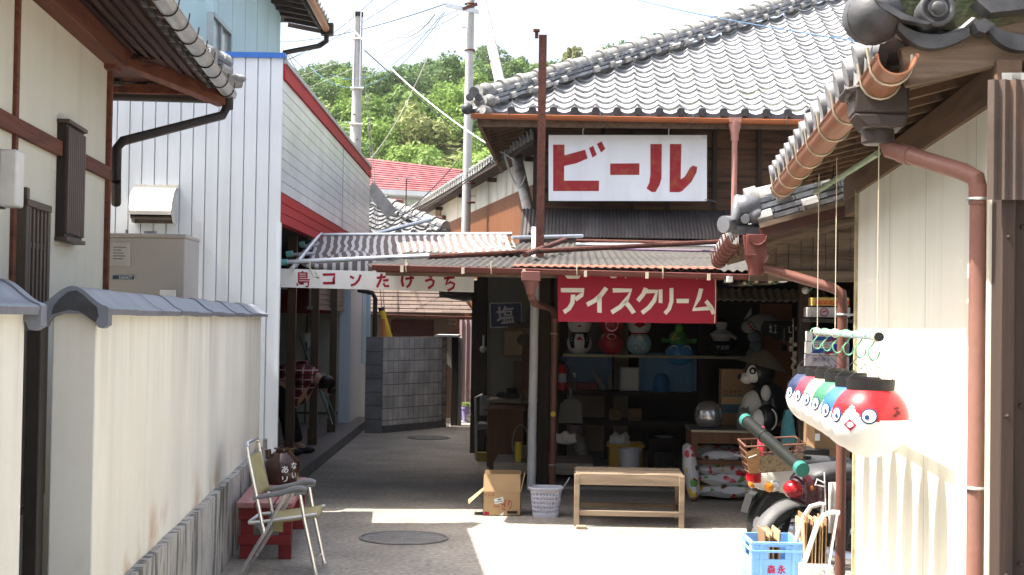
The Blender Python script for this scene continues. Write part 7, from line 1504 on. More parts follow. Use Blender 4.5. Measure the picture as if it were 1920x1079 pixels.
def bag(q, lx, ly, h, label, rot=0, tilt=None):
    mb = MB(); rnd = random.Random(label)
    def fn(a, b_): pass
    n, m = 26, 14; M3 = Matrix.Rotation(rot, 3, 'Z'); M4 = tilt or Matrix.Identity(3); ph = rnd.uniform(0, 6)
    for sgn in (1, -1):
        base = len(mb.v)
        for j in range(m+1):
            for i in range(n+1):
                a, b_ = -1+2*i/n, -1+2*j/m; t = (max(0, 1-a**4)*max(0, 1-b_**4))**.45
                z = h/2 + sgn*h/2*t*(1+.10*sin(a*6+ph)+.08*sin(b_*7+ph*2)) + .012*sin(a*5+b_*4+ph)*(1-t)
                mb.v.append(V(q) + M3 @ (M4 @ V((a*lx/2*(1-.04*b_*b_), b_*ly/2, z))))
        for j in range(m):
            for i in range(n): mb.f.append([base+j*(n+1)+i, base+j*(n+1)+i+1, base+(j+1)*(n+1)+i+1, base+(j+1)*(n+1)+i]); mb.mi.append(0)
    return solo('soil_bag', mb, m_bag, label, 'bag', T, q, group='printed soil bags under the metal table', ang=60)
bx = (x0+x1)/2+.02
for k, (dx, lb) in enumerate(((0, 'bottom printed soil bag of the stack under the metal table'), (.02, 'second printed soil bag up in the stack under the table'), (-.01, 'third printed soil bag up in the stack under the table'), (.0, 'topmost printed soil bag of the stack under the table'))): bag((bx+dx, TVY+.30, .02+.105*k), .58-.02*k, .46, .125, lb, .05*(k-1))
bag((bx-.05, TVY+.42, zs+.02), .42, .3, .1, 'printed soil bag lying on the table\'s lower board')
bag((x0-.06, TVY+.1, .26), .5, .30, .12, 'printed soil bag standing upright beside the table leg', 0, Matrix.Rotation(radians(82), 3, 'Y'))

# hanging bits: lamp, shells, white ornaments
q = TP(1510, 545, v=12.9); e = thing('light_bulb', 'round pale bulb under the porch near the right post', 'bulb', T, q); part('globe', MB().ball(q, .032, .03, .032), m_signoff, e); part('cord', MB().tube([q+V((.03,0,0)), q+V((.07,0,.03)), q+V((.10,0,.14))], .006, 5), m_teal, e)
q = TP(1487, 640, v=13.4); e = thing('shell_string', 'string of pale shells hanging along the right porch post', 'ornament', T, q); mb = MB(); rnd = random.Random(4)
for i in range(17): mb.ball(q+V((rnd.uniform(-.03,.03), 0, .0-.025*i+.02)), rnd.uniform(.015,.028), .02, rnd.uniform(.012,.022), 8, 6)
for i in range(4): mb.ball(q+V((-.03+.02*(i % 2), -.02, -.50-.07*i)), .035, .03, .03, 10, 8)
part('shells', mb, mat('shell', (.50,.46,.38), rough=.6), e); part('cord', MB().tube([q+V((0,0,.2)), q+V((0,0,-.7))], .004, 5), m_string, e)
q = TP(1430, 605, v=15.9); e = thing('white_mask', 'white papier-mache fox mask with red spots hung under the inner canopy', 'mask', T, q); mb = MB(); mb.ball(q, .17, .1, .09, 18, 10); mb.ball(q+V((-.15,-.05,-.05)), .08, .06, .07); mb.prism([q+V((-.2,0,.02)), q+V((-.12,0,.08)), q+V((-.12,0,.16))], (0,.03,0)); part('face', mb, mat('paper_white', (.36,.34,.31), rough=.8), e); mb = MB(); [mb.ball(q+V((-.16+.02*i,-.11,-.02-.03*i)), .014, .01, .014) for i in range(3)]; part('red_spot', mb, m_dr, e)
q = TP(1415, 640, v=16.0); mb = MB(); [mb.ball(q+V((.02*sin(i*2.), 0, .05-.10*i)), .075, .06, .075, 12, 8) for i in range(4)]; solo('paper_lantern_string', mb, mat('dim_blue_paper', (.20,.23,.25), rough=.8), 'column of dim bluish paper balls beside the orange board', 'ornament', T, q)
q = TP(1470, 652, v=15.4); e = thing('small_bell', 'small dark iron bell hanging before the orange board', 'bell', T, q); part('bell', MB().lathe([(.04,-.03),(.03,.0),(.025,.03),(.001,.04)], q, 12), m_black, e); part('cord', MB().tube([q+V((0,0,.04)), q+V((0,0,.2))], .003, 4), m_string, e)
# ================================================================ RIGHT SIDE: lanterns, motorbikes, crates
e = thing('hanging_rod', 'pale blue rod hung by strings under the right eave', 'rod', R, RP(1590, 628, u=.74))
a = RP(1648, 632, u=.74); b = RP(1530, 622, u=.74); mb = MB(); mb.tube([a, b], .0135, 10); part('rod', mb, mat('pale_blue_rod', (.45,.58,.58), rough=.4), e); mb = MB(); mb.tube([a+(a-b).normalized()*.015, a-(a-b).normalized()*.01], .016, 10); part('end_cap', mb, m_black, e)
mb = MB()
for t, x in ((.02, 0), (.62, 0), (.97, 0)): p = a+(b-a)*t; mb.tube([p, p+V((.0,0,.75))], .002, 5); mb.torus(p, .016, .004, Matrix.Rotation(pi/2, 3, 'X'), 10, 5)
part('string', mb, m_string, e)
cols = [('navy', (.022,.03,.075)), ('crimson', (.36,.03,.05)), ('yellow', (.62,.55,.30)), ('green', (.04,.15,.085)), ('blue', (.035,.13,.38)), ('red', (.42,.018,.024))]
m_lw = mat('lantern_white', (.70,.69,.66), (.64,.63,.60), rough=.4, scale=4, bump=.02, coat=.2)
m_lp = mat('mouth_red', (.40,.03,.08), rough=.5); m_le = mat('eye_outline', (.02,.05,.13), rough=.4)
DV = [7.35, 6.92, 6.52, 6.14, 5.77, 5.42]
for i, ((cn, cc), v) in enumerate(zip(cols, DV)):
    d = DV[i]; U = .745; c = V((U, d, 1.6 - .165*1.0 - .15)); c.z = 1.264 + random.uniform(-.006, .006)
    where = ('farthest in the row' if i == 0 else 'nearest in the row' if i == 5 else 'in the row under the rod')
    e = thing('face_lantern', f'white round fish-face lantern with {cn} top, {where}', 'lantern', R, c, group='round face lanterns hanging in a row')
    col = mat('lantern_'+cn, cc, tuple(x*.85 for x in cc), rough=.3, bump=.02, coat=.3)
    r = .137; mb = MB(); n, m = 120, 80; base = len(mb.v); rot = radians(-38)
    for j in range(m+1):
        t = -pi/2+pi*j/m
        for k in range(n): mb.v.append(c + V((r*cos(t)*cos(2*pi*k/n), r*cos(t)*sin(2*pi*k/n), r*.97*sin(t))))
    for j in range(m):
        t = (-pi/2+pi*(j+.5)/m)
        for k in range(n):
            azm = (2*pi*(k+.5)/n - (-pi/2+rot) + pi) % (2*pi) - pi
            lim = .03 + .42*max(0, 1-abs(azm)/.34) - .05*max(0, 1-abs(abs(azm)-.55)/.3)
            mb.f.append([base+j*n+k, base+j*n+(k+1)%n, base+(j+1)*n+(k+1)%n, base+(j+1)*n+k]); mb.mi.append(1 if t > lim else 0)
    part('body', mb, [m_lw, col], e, ang=80)
    def rc(a_): return rot + a_
    for s in (-1, 1):
        mb = MB(); disc_on(mb, c, r, rc(s*.50), .14, .030, 1.012, .93, 20); ey = part('eye', mb, m_le, e)
        mb = MB(); disc_on(mb, c, r, rc(s*.50), .14, .024, 1.022, .93, 18); part('white', mb, m_lw, ey)
        mb = MB(); disc_on(mb, c, r, rc(s*.45), .11, .0085, 1.034, 1, 12); part('pupil', mb, m_le, ey)
    mb = MB(); disc_on(mb, c, r, rc(0), -.10, .026, 1.012, .85, 4); mo = part('mouth', mb, m_lp, e); mb = MB(); disc_on(mb, c, r, rc(0), -.10, .013, 1.02, .8, 4); part('white', mb, m_lw, mo)
    if i == 5:
        mb = MB(); rr_ = random.Random(6)
        for q_ in range(7): disc_on(mb, c, r, rc(1.25+rr_.uniform(-.12,.12)), .28+rr_.uniform(-.12,.12), .008, 1.012, rr_.uniform(.3,1), 6)
        part('seal_mark', mb, mat('dark_red_mark', (.12,.02,.02), rough=.6), e)
    mb = MB(); zc = c.z + r*.97*.80; mb.lathe([(.083, zc-.012), (.086, zc+.036), (.080, zc+.036), (.078, zc-.01)], (c.x, c.y, 0), 28); part('collar', mb, m_black, e, ang=50)
    rodz = (a+(b-a)*((d-a.y)/(b.y-a.y))).z
    mb = MB(); hz_ = rodz-.085-zc-.03; mb.tube([(c.x+x_, c.y, zc+.03+hz_*t_) for x_, t_ in ((-.083,0),(-.07,.22),(-.03,.62),(-.006,.95),(0,1),(.006,.95),(.03,.62),(.07,.22),(.083,0))], .0015, 5); part('handle', mb, m_wire, e)
    hk = [(c.x+.022*cos(t_), c.y, rodz-.002+.018*sin(t_)) for t_ in [pi*1.05-pi*k*1.05/8 for k in range(9)]] + [(c.x+.006, c.y, rodz-.03), (c.x-.010, c.y, rodz-.05)] + [(c.x-.010+.020*(1-cos(t_)), c.y, rodz-.055-.03*sin(t_)) for t_ in [pi*k/8 for k in range(9)]]
    mb = MB(); mb.tube(hk, .0034, 6); solo('s_hook', mb, mat('green_hook', (.16,.42,.26), rough=.4), f'green wire hook holding the {cn} topped lantern', 'hook', R, hk[8], group='green wire hooks on the hanging rod')

# ---- motorbikes
def motorbike(name, label, p, ang, body, under, seatm, rearbasket, s=1.0, wx=0.0):
    """small step-through motorbike; local x forward, origin at the rear wheel's contact point"""
    e2 = bpy.data.objects.new(name, None); COL.objects.link(e2); e2.location = p; e2.rotation_euler = (0, 0, ang); e2.scale = (s, s, s); ORG[e2.name] = V((0,0,0)); tag(e2, label, 'motorbike')
    RX = Matrix.Rotation(pi/2, 3, 'X')
    for x in (wx, 1.18):
        mb = MB(); mb.torus((x, 0, .27), .225, .043, RX, 36, 10); w = part('tyre', mb, m_rubber, e2); mb = MB(); mb.torus((x, 0, .27), .182, .014, RX, 30, 6); mb.tube([(x, -.05, .27), (x, .05, .27)], .05, 14)
        for k in range(12): a_ = k*pi/6; mb.tube([(x, 0, .27), (x+.18*cos(a_), 0, .27+.18*sin(a_))], .004, 4)
        part('rim', mb, m_steel, w)
    def fender(x, a0, a1, m, nm, rr=.285, wd=.065):
        mb = MB(); mb.grid(lambda a, b_: (x+(rr-.03*(2*b_-1)**2)*cos(a0+(a1-a0)*a), wd*(2*b_-1), .27+(rr-.03*(2*b_-1)**2)*sin(a0+(a1-a0)*a)), 16, 6); ob = part(nm, mb, m, e2, ang=60); sd_ = ob.modifiers.new('t', 'SOLIDIFY'); sd_.thickness = .004
    fender(wx, radians(30), radians(190), under, 'rear_fender'); fender(1.18, radians(0), radians(150), body, 'front_fender')
    # main body as lofted rings
    mb = MB(); prof = [(-.24,.60,.03,.05), (-.20,.60,.075,.085), (-.08,.595,.105,.10), (.12,.58,.12,.12), (.34,.54,.125,.14), (.48,.46,.12,.15), (.56,.36,.115,.13), (.70,.28,.11,.07), (.86,.28,.10,.06), (.94,.40,.11,.10), (1.0,.60,.12,.09), (1.03,.78,.10,.07), (1.02,.88,.06,.05)]
    rings = []
    for (x, z, w, h) in prof:
        rings.append(len(mb.v))
        for k in range(16): a_ = 2*pi*k/16; cc, ss = cos(a_), sin(a_); mb.v.append(V((x+(0 if z < .35 else 0), w*math.copysign(abs(cc)**.7, cc), z+h*math.copysign(abs(ss)**.8, ss))))
    for r0, r1 in zip(rings, rings[1:]):
        for k in range(16): mb.f.append([r0+k, r0+(k+1)%16, r1+(k+1)%16, r1+k]); mb.mi.append(0)
    mb.f.append([rings[0]+k for k in range(16)][::-1]); mb.mi.append(0); mb.f.append([rings[-1]+k for k in range(16)]); mb.mi.append(0)
    part('body', mb, body, e2, ang=70)
    mb = MB(); prof = [(-.16,.67,.09,.02), (-.06,.685,.115,.045), (.12,.69,.125,.05), (.28,.68,.125,.05), (.44,.675,.11,.045), (.52,.665,.07,.02)]; rings = []
    for (x, z, w, h) in prof:
        rings.append(len(mb.v))
        for k in range(14): a_ = 2*pi*k/14; cc, ss = cos(a_), sin(a_); mb.v.append(V((x, w*math.copysign(abs(cc)**.7, cc), z+h*math.copysign(abs(ss)**.8, ss))))
    for r0, r1 in zip(rings, rings[1:]):
        for k in range(14): mb.f.append([r0+k, r0+(k+1)%14, r1+(k+1)%14, r1+k]); mb.mi.append(0)
    mb.f.append([rings[0]+k for k in range(14)]); mb.mi.append(0); mb.f.append([rings[-1]+k for k in range(14)]); mb.mi.append(0)
    part('seat', mb, seatm, e2, ang=70)
    m_rl = mat('red_lens', (.32,.010,.014), rough=.15, bump=0, coat=.5)
    if rearbasket: tl = part('tail_light', MB().box(-.275, -.215, -.055, .055, .565, .635), m_rl, e2, bevel=.008)
    else:
        mb = MB(); mb.ball((-.215, 0, .605), .065, .062, .052, 18, 12); tl = part('tail_light', mb, m_rl, e2); mb = MB(); mb.ball((-.165, 0, .612), .045, .085, .058, 18, 12); part('amber_band', mb, mat('amber_band', (.50,.16,.01), rough=.15, bump=0, coat=.5), tl)
    for sd_ in ((-1, 1) if rearbasket else ()):
        mb = MB(); mb.ball((-.19, sd_*.115, .545), .034, .03, .034, 14, 10); ind = part('indicator', mb, mat('amber_lens', (.65,.22,.01), rough=.12, bump=0, coat=.5), e2); mb = MB(); mb.ball((-.155, sd_*.11, .55), .040, .032, .037, 14, 10); part('housing', mb, m_steel, ind)
    mb = MB(); mb.bar((-.27, 0, .49), (-.31, 0, .37), .10, .005, (1,0,0)); mb.bar((-.22, 0, .52), (-.27, 0, .47), .1, .01, (1,0,0)); part('number_plate', mb, m_wire, e2)
    mb = MB(); mb.tube([(.45,-.11,.24), (.2,-.13,.22), (-.05,-.15,.26), (-.30,-.15,.32)], [.02,.03,.045,.042], 12); part('exhaust', mb, m_alu, e2)
    mb = MB(); mb.ball((.18, -.10, .26), .16, .05, .085, 18, 10); mb.box(.4, .62, -.1, .1, .18, .30); mb.tube([(.0,-.10,.27), (.30,-.10,.30)], .05, 10); mb.tube([(.05,-.12,.55), (.0,-.12,.28)], .022, 8); part('engine_cover', mb, mat('engine_black', (.035,.034,.034), rough=.5), e2)
    mb = MB(); [mb.tube([(1.02, sd_*.06, .80), (1.18, sd_*.06, .27)], .022, 8) for sd_ in (-1, 1)]; part('fork', mb, m_steel, e2)
    mb = MB(); mb.tube([(.88,-.31,1.0), (.95,-.15,.98), (1.0,0,.93), (.95,.15,.98), (.88,.31,1.0)], .013, 8); part('handlebar', mb, m_steel, e2); mb = MB(); [mb.tube([(.80,sd_*.33,1.0), (.90,sd_*.27,.995)], .019, 8) for sd_ in (-1, 1)]; part('grip', mb, m_rubber, e2)
    mb = MB(); mb.lathe([(.001,.06),(.07,.06),(.08,.0),(.05,-.06)], (1.10, 0, .88), 18, Matrix.Rotation(pi/2, 3, 'Y')); part('headlight', mb, m_steel, e2)
    mb = MB(); [mb.tube([(.93, sd_*.2, 1.0), (.90, sd_*.26, 1.16)], .006, 6) for sd_ in (-1, 1)]; [mb.ball((.90, sd_*.28, 1.19), .015, .06, .045) for sd_ in (-1, 1)]; part('mirror', mb, m_black, e2)
    mb = MB(); mb.tube([(.35,.1,.2), (.3,.17,.02)], .012, 6); part('stand', mb, m_steel, e2)
    if rearbasket:
        mb = MB(); [mb.tube([(-.33, y_, .735), (.12, y_, .735)], .008, 6) for y_ in (-.1, -.03, .04, .1)]; [mb.tube([(x_, -.1, .735), (x_, .1, .735)], .008, 6) for x_ in (-.33, -.1, .1)]; [mb.tube([(-.1, s_*.09, .735), (-.05, s_*.09, .6)], .008, 6) for s_ in (-1, 1)]; part('rack', mb, m_black, e2)
    return e2
m_bike1 = mat('bike_cream_white', (.55,.54,.50), (.48,.47,.43), rough=.3, coat=.3, bump=.02); m_bike2 = mat('bike_maroon', (.060,.014,.020), (.05,.012,.018), rough=.18, coat=.6, bump=.01)
m_seat = mat('seat_vinyl', (.045,.045,.047), (.06,.06,.062), rough=.5, bump=.1)
m_fgrey = mat('faded_grey_fender', (.10,.098,.098), (.045,.045,.045), rough=.55, scale=4)
p1 = G.px(1447, 905, v=9.9); motorbike('motorbike', 'cream motorbike with a rusty wire basket on its rear rack', (p1.x+.1, 9.9, 0), radians(18), m_bike1, m_black, m_seat, True)
p2 = G.px(1500, 920, v=8.75); motorbike('motorbike', 'dark maroon motorbike with round red tail light behind the blue crate', ((1556-960)/FOC*8.65, 8.65, 0), radians(28), m_bike2, m_fgrey, m_seat, False, 1.10, -.22)
# wire basket on the first bike, wicker side
e = thing('wire_basket', 'rusty wire basket with wicker end panel on the motorbike rack', 'basket', G, G.px(1450, 885, v=9.75))
c = [G.px(1408, 888, v=9.6), G.px(1500, 880, v=9.6)]; t4 = [G.px(1399, 838, v=9.55), G.px(1511, 833, v=9.55)]; dz = V((0,.28,0)); up2 = V((0,0,.02))
B0, B1, B2, B3 = c[0], c[1], c[1]+dz, c[0]+dz; T0, T1, T2, T3 = t4[0], t4[1], t4[1]+dz*1.2+up2, t4[0]+dz*1.2+up2
mb = MB()
for k in range(5):
    t = k/4; q = [B_+(T_-B_)*t for B_, T_ in ((B0,T0),(B1,T1),(B2,T2),(B3,T3))]; mb.tube(q+[q[0]], .0045 if k < 4 else .007, 5)
for (P0_, P1_, Q0, Q1, n) in ((B0,B1,T0,T1,9), (B3,B2,T3,T2,9), (B0,B3,T0,T3,5), (B1,B2,T1,T2,5)):
    for k in range(n+1): mb.tube([P0_+(P1_-P0_)*k/n, Q0+(Q1-Q0)*k/n], .0032, 4)
for k in range(9): mb.tube([B0+(B1-B0)*k/8, B3+(B2-B3)*k/8], .0032, 4)
part('wire_frame', mb, mat('rusty_wire', (.16,.075,.05), rough=.7, metal=.3), e)
mb = MB(); mb.prism([B0+V((-.012,-.01,0)), B0+(T0-B0)*.78+V((-.012,-.01,0)), B0+(T0-B0)*.95+(T1-T0)*.16+V((-.0,-.012,0)), B0+(T0-B0)*.9+(T1-T0)*.22+V((0,-.012,0)), B0+(B1-B0)*.18+V((0,-.012,0))], (0,.01,0)); part('wicker_panel', mb, wood('wicker', (.30,.17,.08), (.20,.11,.05), axis=0, scale=60, stretch=.3), e)
mb = MB(); mb.prism([B0+(B1-B0)*.2+V((0,-.006,.0)), B1+V((0,-.006,0)), B1+(T1-B1)*.62+V((0,-.006,0)), B0+(B1-B0)*.2+(T0-B0)*.62+V((0,-.006,0))], (0,.006,0)); part('woven_mesh', mb, mat('woven_mesh', (.24,.18,.11), (.10,.075,.05), rough=.9, scale=55, var=.9, bump=.5), e)
mb = MB(); p = B0+(T0-B0)*.6+V((.0,-.02,0)); mb.bar(p, p+V((.05,0,.02)), .004, .028, (0,1,0)); part('tag', mb, m_paperw, e)
a, b = G.px(1424, 862, v=9.65), G.px(1431, 800, v=9.7); mb = MB(); mb.tube([a, a+(b-a)*.75, b], [.025,.025,.012], 10); solo('red_bottle', mb, m_dr, 'red translucent bottle standing inside the wire basket', 'bottle', G, a)
a, b = G.px(1399, 789, v=9.1), G.px(1503, 880, v=8.25); d = (b-a); e = thing('black_tube', 'long black tube with green end caps laid across the wire basket', 'tube', G, (a+b)/2); part('tube', MB().tube([a, b], .036, 18), mat('tube_black', (.014,.015,.013), rough=.5, bump=.02, spec=.12), e, ang=50)
mb = MB(); mb.tube([a-d*.02, a+d*.035], .0405, 18); mb.tube([b-d*.035, b+d*.02], .0405, 18); part('end_cap', mb, mat('deep_teal', (.03,.16,.13), rough=.4), e, ang=50); part('end_face', MB().tube([a-d*.03, a-d*.02], .030, 16), m_maroon, e); part('joint_ring', MB().torus(a+d*.36, .0385, .003, d.to_track_quat('Z', 'Y').to_matrix(), 20, 6), m_black, e)

# black net draped on the maroon bike, towel, hand truck, cardboard, crates
q = G.px(1545, 960, v=8.35); mb = MB(); mb.tube([q+V((.0,0,.22)), q+V((.01,0,.0)), q+V((-.005,-.01,-.2))], .004, 6); mb.tube([q+V((0,0,.16)), q+V((-.04,0,.18)), q+V((-.05,0,.15)), q+V((0,0,.14))], .005, 6); solo('white_string', mb, m_paperw, 'knotted white string hanging on the brown downpipe', 'string', G, q)
a, b = G.px(1554, 905, v=8.42), G.px(1570, 1000, v=8.42); mb = MB(); mb.grid(lambda s_, t_: (a.x+(b.x-a.x)*s_, 8.42-.01*sin(s_*9), a.z+(b.z-a.z)*t_), 8, 4); o_ = solo('white_towel', mb, m_paperw, 'white cloth strip hanging behind the brown downpipe', 'cloth', G, a); sd_ = o_.modifiers.new('t', 'SOLIDIFY'); sd_.thickness = .008
CRD = 8.0; a, b = G.px(1411, 1016, v=CRD), G.px(1503, 1016, v=CRD); zt = a.z; h = .195
def milk_crate(z0, label):
    e2 = thing('milk_crate', label, 'crate', G, ((a.x+b.x)/2, CRD, z0), group='stacked light blue milk crates'); x0, x1, y0, y1 = a.x, b.x, CRD, CRD+.36; t = .008
    mb = MB(); zb, zc = z0, z0+h
    for (X0, X1, Y0, Y1) in ((x0, x1, y0, y0+t), (x0, x1, y1-t, y1), (x0, x0+t, y0+t, y1-t), (x1-t, x1, y0+t, y1-t)):
        if Y1-Y0 < .02 :
            mb.box(X0, X1, Y0, Y1, zb, zb+h*.52); w_ = (X1-X0); mb.box(X0, X0+w_*.33, Y0, Y1, zb+h*.52, zc); mb.box(X1-w_*.33, X1, Y0, Y1, zb+h*.52, zc); mb.box(X0+w_*.33, X1-w_*.33, Y0, Y1, zb+h*.86, zc)
        else: mb.box(X0, X1, Y0, Y1, zb, zb+h*.5); mb.box(X0, X1, Y0, Y0+(Y1-Y0)*.3, zb+h*.5, zc); mb.box(X0, X1, Y1-(Y1-Y0)*.3, Y1, zb+h*.5, zc); mb.box(X0, X1, Y0+.1, Y1-.1, zb+h*.84, zc)
    mb.box(x0+t, x1-t, y0+t, y1-t, zb+.004, zb+.012); part('box', mb, m_crate, e2, bevel=.002)
    mb = MB()
    for z_ in (zb+.008, zc-.008, zc-.05): mb.box(x0-.008, x1+.008, y0-.008, y0, z_-.007, z_+.007); mb.box(x0-.008, x0, y0, y1, z_-.007, z_+.007); mb.box(x1, x1+.008, y0, y1, z_-.007, z_+.007); mb.box(x0-.008, x1+.008, y1, y1+.008, z_-.007, z_+.007)
    for x_ in (x0-.006, x1-.008, x0+.04, x1-.05): mb.box(x_, x_+.014, y0-.006, y0, zb, zc)
    part('ribs', mb, m_crate, e2, bevel=.002)
    mb = MB(); xm = (x0+x1)/2
    for i, chh in enumerate('森永'): write(mb, chh, V((xm-.052+i*.054, y0-.003, zb+h*.13)), V((.046,0,0)), V((0,0,.048)), .028)
    part('lettering', mb, mat('crate_red', (.42,.02,.06), rough=.5), e2, ang=None)
for k in range(3): milk_crate(zt-h-k*(h+.004), ('top light blue milk crate holding folded cardboard', 'second light blue milk crate under the top one', 'lowest light blue milk crate of the stack')[k]) if zt-h-k*(h+.004) > -.02 else None
def cards(x0_, x1_, ytop, v, n, label, base):
    p0, p1 = G.px(x0_, ytop, v=v), G.px(x1_, ytop, v=v); rnd = random.Random(label)
    for i in range(n):
        x = p0.x+(p1.x-p0.x)*i/max(1, n-1); tp = p0.z-rnd.uniform(0, .05); mb = MB(); l = rnd.uniform(-.02, .02); mb.prism([(x, v, base), (x+.004, v, base), (x+.006+l, v, tp), (x+l, v, tp-.01*(i % 2))], (0, .24, 0)); solo('cardboard_sheet', mb, m_cardb if i % 2 else m_cardb2, label, 'cardboard', G, (x, v, base), group=label)
cards(1438, 1462, 985, 8.1, 6, 'folded cardboard sheets standing in the top blue crate', zt-h+.02)
cards(1508, 1546, 968, 7.95, 7, 'tall folded cardboard sheets standing beside the blue crates', .02)
mb = MB(); q = G.px(1525, 1068, v=7.9); mb.box(q.x-.06, q.x+.10, 7.86, 8.25, 0, q.z+.02); solo('white_carton', mb, m_paperw, 'low white carton on the ground holding the tall cardboard', 'carton', G, (q.x, 7.9, 0), bevel=.004)
e = thing('hand_truck', 'silver tubular hand truck frame leaning right of the blue crates', 'hand truck', G, G.px(1560, 1079, v=7.7)); mb = MB()
for dy in (0, .34): mb.tube([(G.px(1500,1079,v=7.7).x-.07, 7.7+dy, .02), G.px(1506,1062,v=7.7)+V((0,dy,0)), G.px(1532,985,v=7.7)+V((0,dy,0)), G.px(1545,966,v=7.7)+V((0,dy,0)), G.px(1562,961,v=7.7)+V((0,dy,0)), G.px(1574,962,v=7.7)+V((0,dy,0))], .0135, 10)
part('handle', mb, mat('dull_silver', (.55,.55,.56), rough=.35, metal=.3), e); mb = MB(); p0, p1 = G.px(1569, 962, v=7.7), G.px(1550, 1079, v=7.7); mb.bar(p0, p1+(p1-p0)*.6, .03, .012, (1,0,0)); mb.bar(p0+V((0,.34,0)), p1+(p1-p0)*.6+V((0,.34,0)), .03, .012, (1,0,0)); mb.bar(p1, p1+V((0,.34,0)), .02, .02); part('frame', mb, m_alu, e)
crumple_q = G.px(1496, 1035, v=8.3); mb = MB(); mb.ball(crumple_q, .05, .05, .06, 14, 10)
for v in mb.v: v.x += .012*sin(v.z*90); v.z += .01*sin(v.x*110)
solo('teal_net', mb, mat('teal_net', (.16,.34,.28), rough=.9, scale=40), 'small bundle of teal netting between crate and cardboard', 'net', G, crumple_q, ang=30)

# stacked cases behind the right post
def case(x0, x1, y0, y1, v, m, label, deco=None, dep=.35, nm='drink_case', cat='case'):
    a, b = T.px(x0, y0, v=v), T.px(x1, y1, v=v); e2 = thing(nm, label, cat, T, ((a.x+b.x)/2, v, b.z)); part('box', MB().box(a.x, b.x, v, v+dep, b.z, a.z), m, e2, bevel=.004)
    if deco: deco(e2, a, b, v)
def d_pep(e2, a, b, v):
    mb = MB(); w, h_ = b.x-a.x, a.z-b.z; mb.box(a.x+.01*w, b.x-.01*w, v-.003, v-.001, b.z+.1*h_, a.z-.1*h_); part('blue_panel', mb, mat('case_blue', (.02,.07,.28), rough=.5), e2)
    mb = MB(); top = [V((a.x+w*(.35+.62*i/10), v-.005, b.z+h_*(.15+.68*(i/10)**1.6))) for i in range(11)]; bot = [q+V((0,0,-.13*h_)) for q in top]; mb.add(top+bot, [(i, i+1, 12+i, 11+i) for i in range(10)]); part('red_stripe', mb, m_redpaint2, e2, ang=None)
    mb = MB(); mb.box(a.x+.04*w, a.x+.5*w, v-.006, v-.004, b.z+.52*h_, b.z+.84*h_); lw = part('white_panel', mb, m_paperw, e2); mb = MB(); write(mb, 'PEPSI', V((a.x+.07*w, v-.008, b.z+.58*h_)), V((.4*w,0,0)), V((.0,0,.2*h_)), .02); part('lettering', mb, m_redpaint2, e2, ang=None)
def d_bud(e2, a, b, v):
    w, h_ = b.x-a.x, a.z-b.z; mi = mat('case_ink', (.06,.05,.16), rough=.6); mb = MB()
    for i, chh in enumerate('ぶどう'): write(mb, chh, V((a.x+w*(.28+.24*i), v-.003, b.z+.1*h_)), V((.17*w,0,0)), V((0,0,.42*h_)), .012)
    write(mb, '香川県産', V((a.x+.05*w, v-.003, b.z+.68*h_)), V((.45*w,0,0)), V((0,0,.2*h_)), .006); part('lettering', mb, mi, e2, ang=None)
def d_red(e2, a, b, v):
    w, h_ = b.x-a.x, a.z-b.z; mb = MB(); mb.box(a.x, b.x, v-.003, v-.001, b.z+.12*h_, b.z+.62*h_); part('red_band', mb, mat('orange_red', (.55,.08,.04), rough=.6), e2); mb = MB(); write(mb, 'ヤクルト', V((a.x+.15*w, v-.005, b.z+.2*h_)), V((.6*w,0,0)), V((0,0,.35*h_)), .012); part('lettering', mb, m_yellow, e2, ang=None)
def d_mark(e2, a, b, v):
    c_ = (a+b)/2; mb = MB(); c_.y = v; mb.torus(V((a.x+(b.x-a.x)*.35, v-.002, c_.z)), .028, .004, Matrix.Rotation(pi/2, 3, 'X'), 20, 5); mb.bar(V((a.x+(b.x-a.x)*.35-.015, v-.002, c_.z)), V((a.x+(b.x-a.x)*.35+.015, v-.002, c_.z+.01)), .004, .012); part('round_mark', mb, m_lp, e2)
case(1523, 1592, 622, 642, 11.4, m_paperw, 'upper blue and white drink case behind the hanging rod', d_pep)
case(1522, 1592, 642, 666, 11.38, m_paperw, 'lower blue and white drink case with red stripe on the grape carton', d_pep)
case(1521, 1592, 666, 704, 11.4, mat('carton_lilac', (.42,.40,.44), rough=.7), 'pale lilac grape carton with dark brush letters', d_bud, nm='fruit_carton', cat='carton')
case(1521, 1592, 704, 1010, 11.42, m_cardb2, 'tall brown carton stack base under the grape carton', None, nm='brown_carton', cat='carton')
case(1520, 1594, 576, 596, 11.5, mat('case_white', (.55,.53,.52), rough=.6), 'long white case with a small pink round mark on the high shelf', d_mark, nm='white_case')
case(1529, 1592, 558, 574, 11.5, mat('case_yellow', (.55,.40,.10), rough=.6), 'yellow and red carton on top of the long white case', d_red, nm='yellow_carton', cat='carton')
mb = MB(); p0, p1 = T.px(1518, 597, v=11.45), T.px(1600, 606, v=11.45); mb.box(p0.x, p1.x+.2, 11.45, 11.95, p1.z, p0.z-.003); mb.box(p1.x+.15, p1.x+.2, 11.45, 11.95, 0, p1.z); mb.box(p0.x, p0.x+.04, 11.9, 11.95, 0, p1.z); solo('high_shelf', mb, m_darkin, 'dark high shelf carrying the long white case beside the porch', 'shelf', T, (p0.x, 11.7, 0))
case(1527, 1575, 800, 843, 10.9, m_cardb2, 'brown carton with white barcode label behind the maroon motorbike', lambda e2, a, b, v: part('label_sticker', MB().box(a.x+.005, a.x+.04, v-.003, v-.001, b.z+.06, b.z+.11), m_paperw, e2), nm='brown_carton', cat='carton')
case(1505, 1555, 843, 900, 10.8, m_black, 'black plastic crate under the barcode carton', None, nm='black_crate', cat='crate')
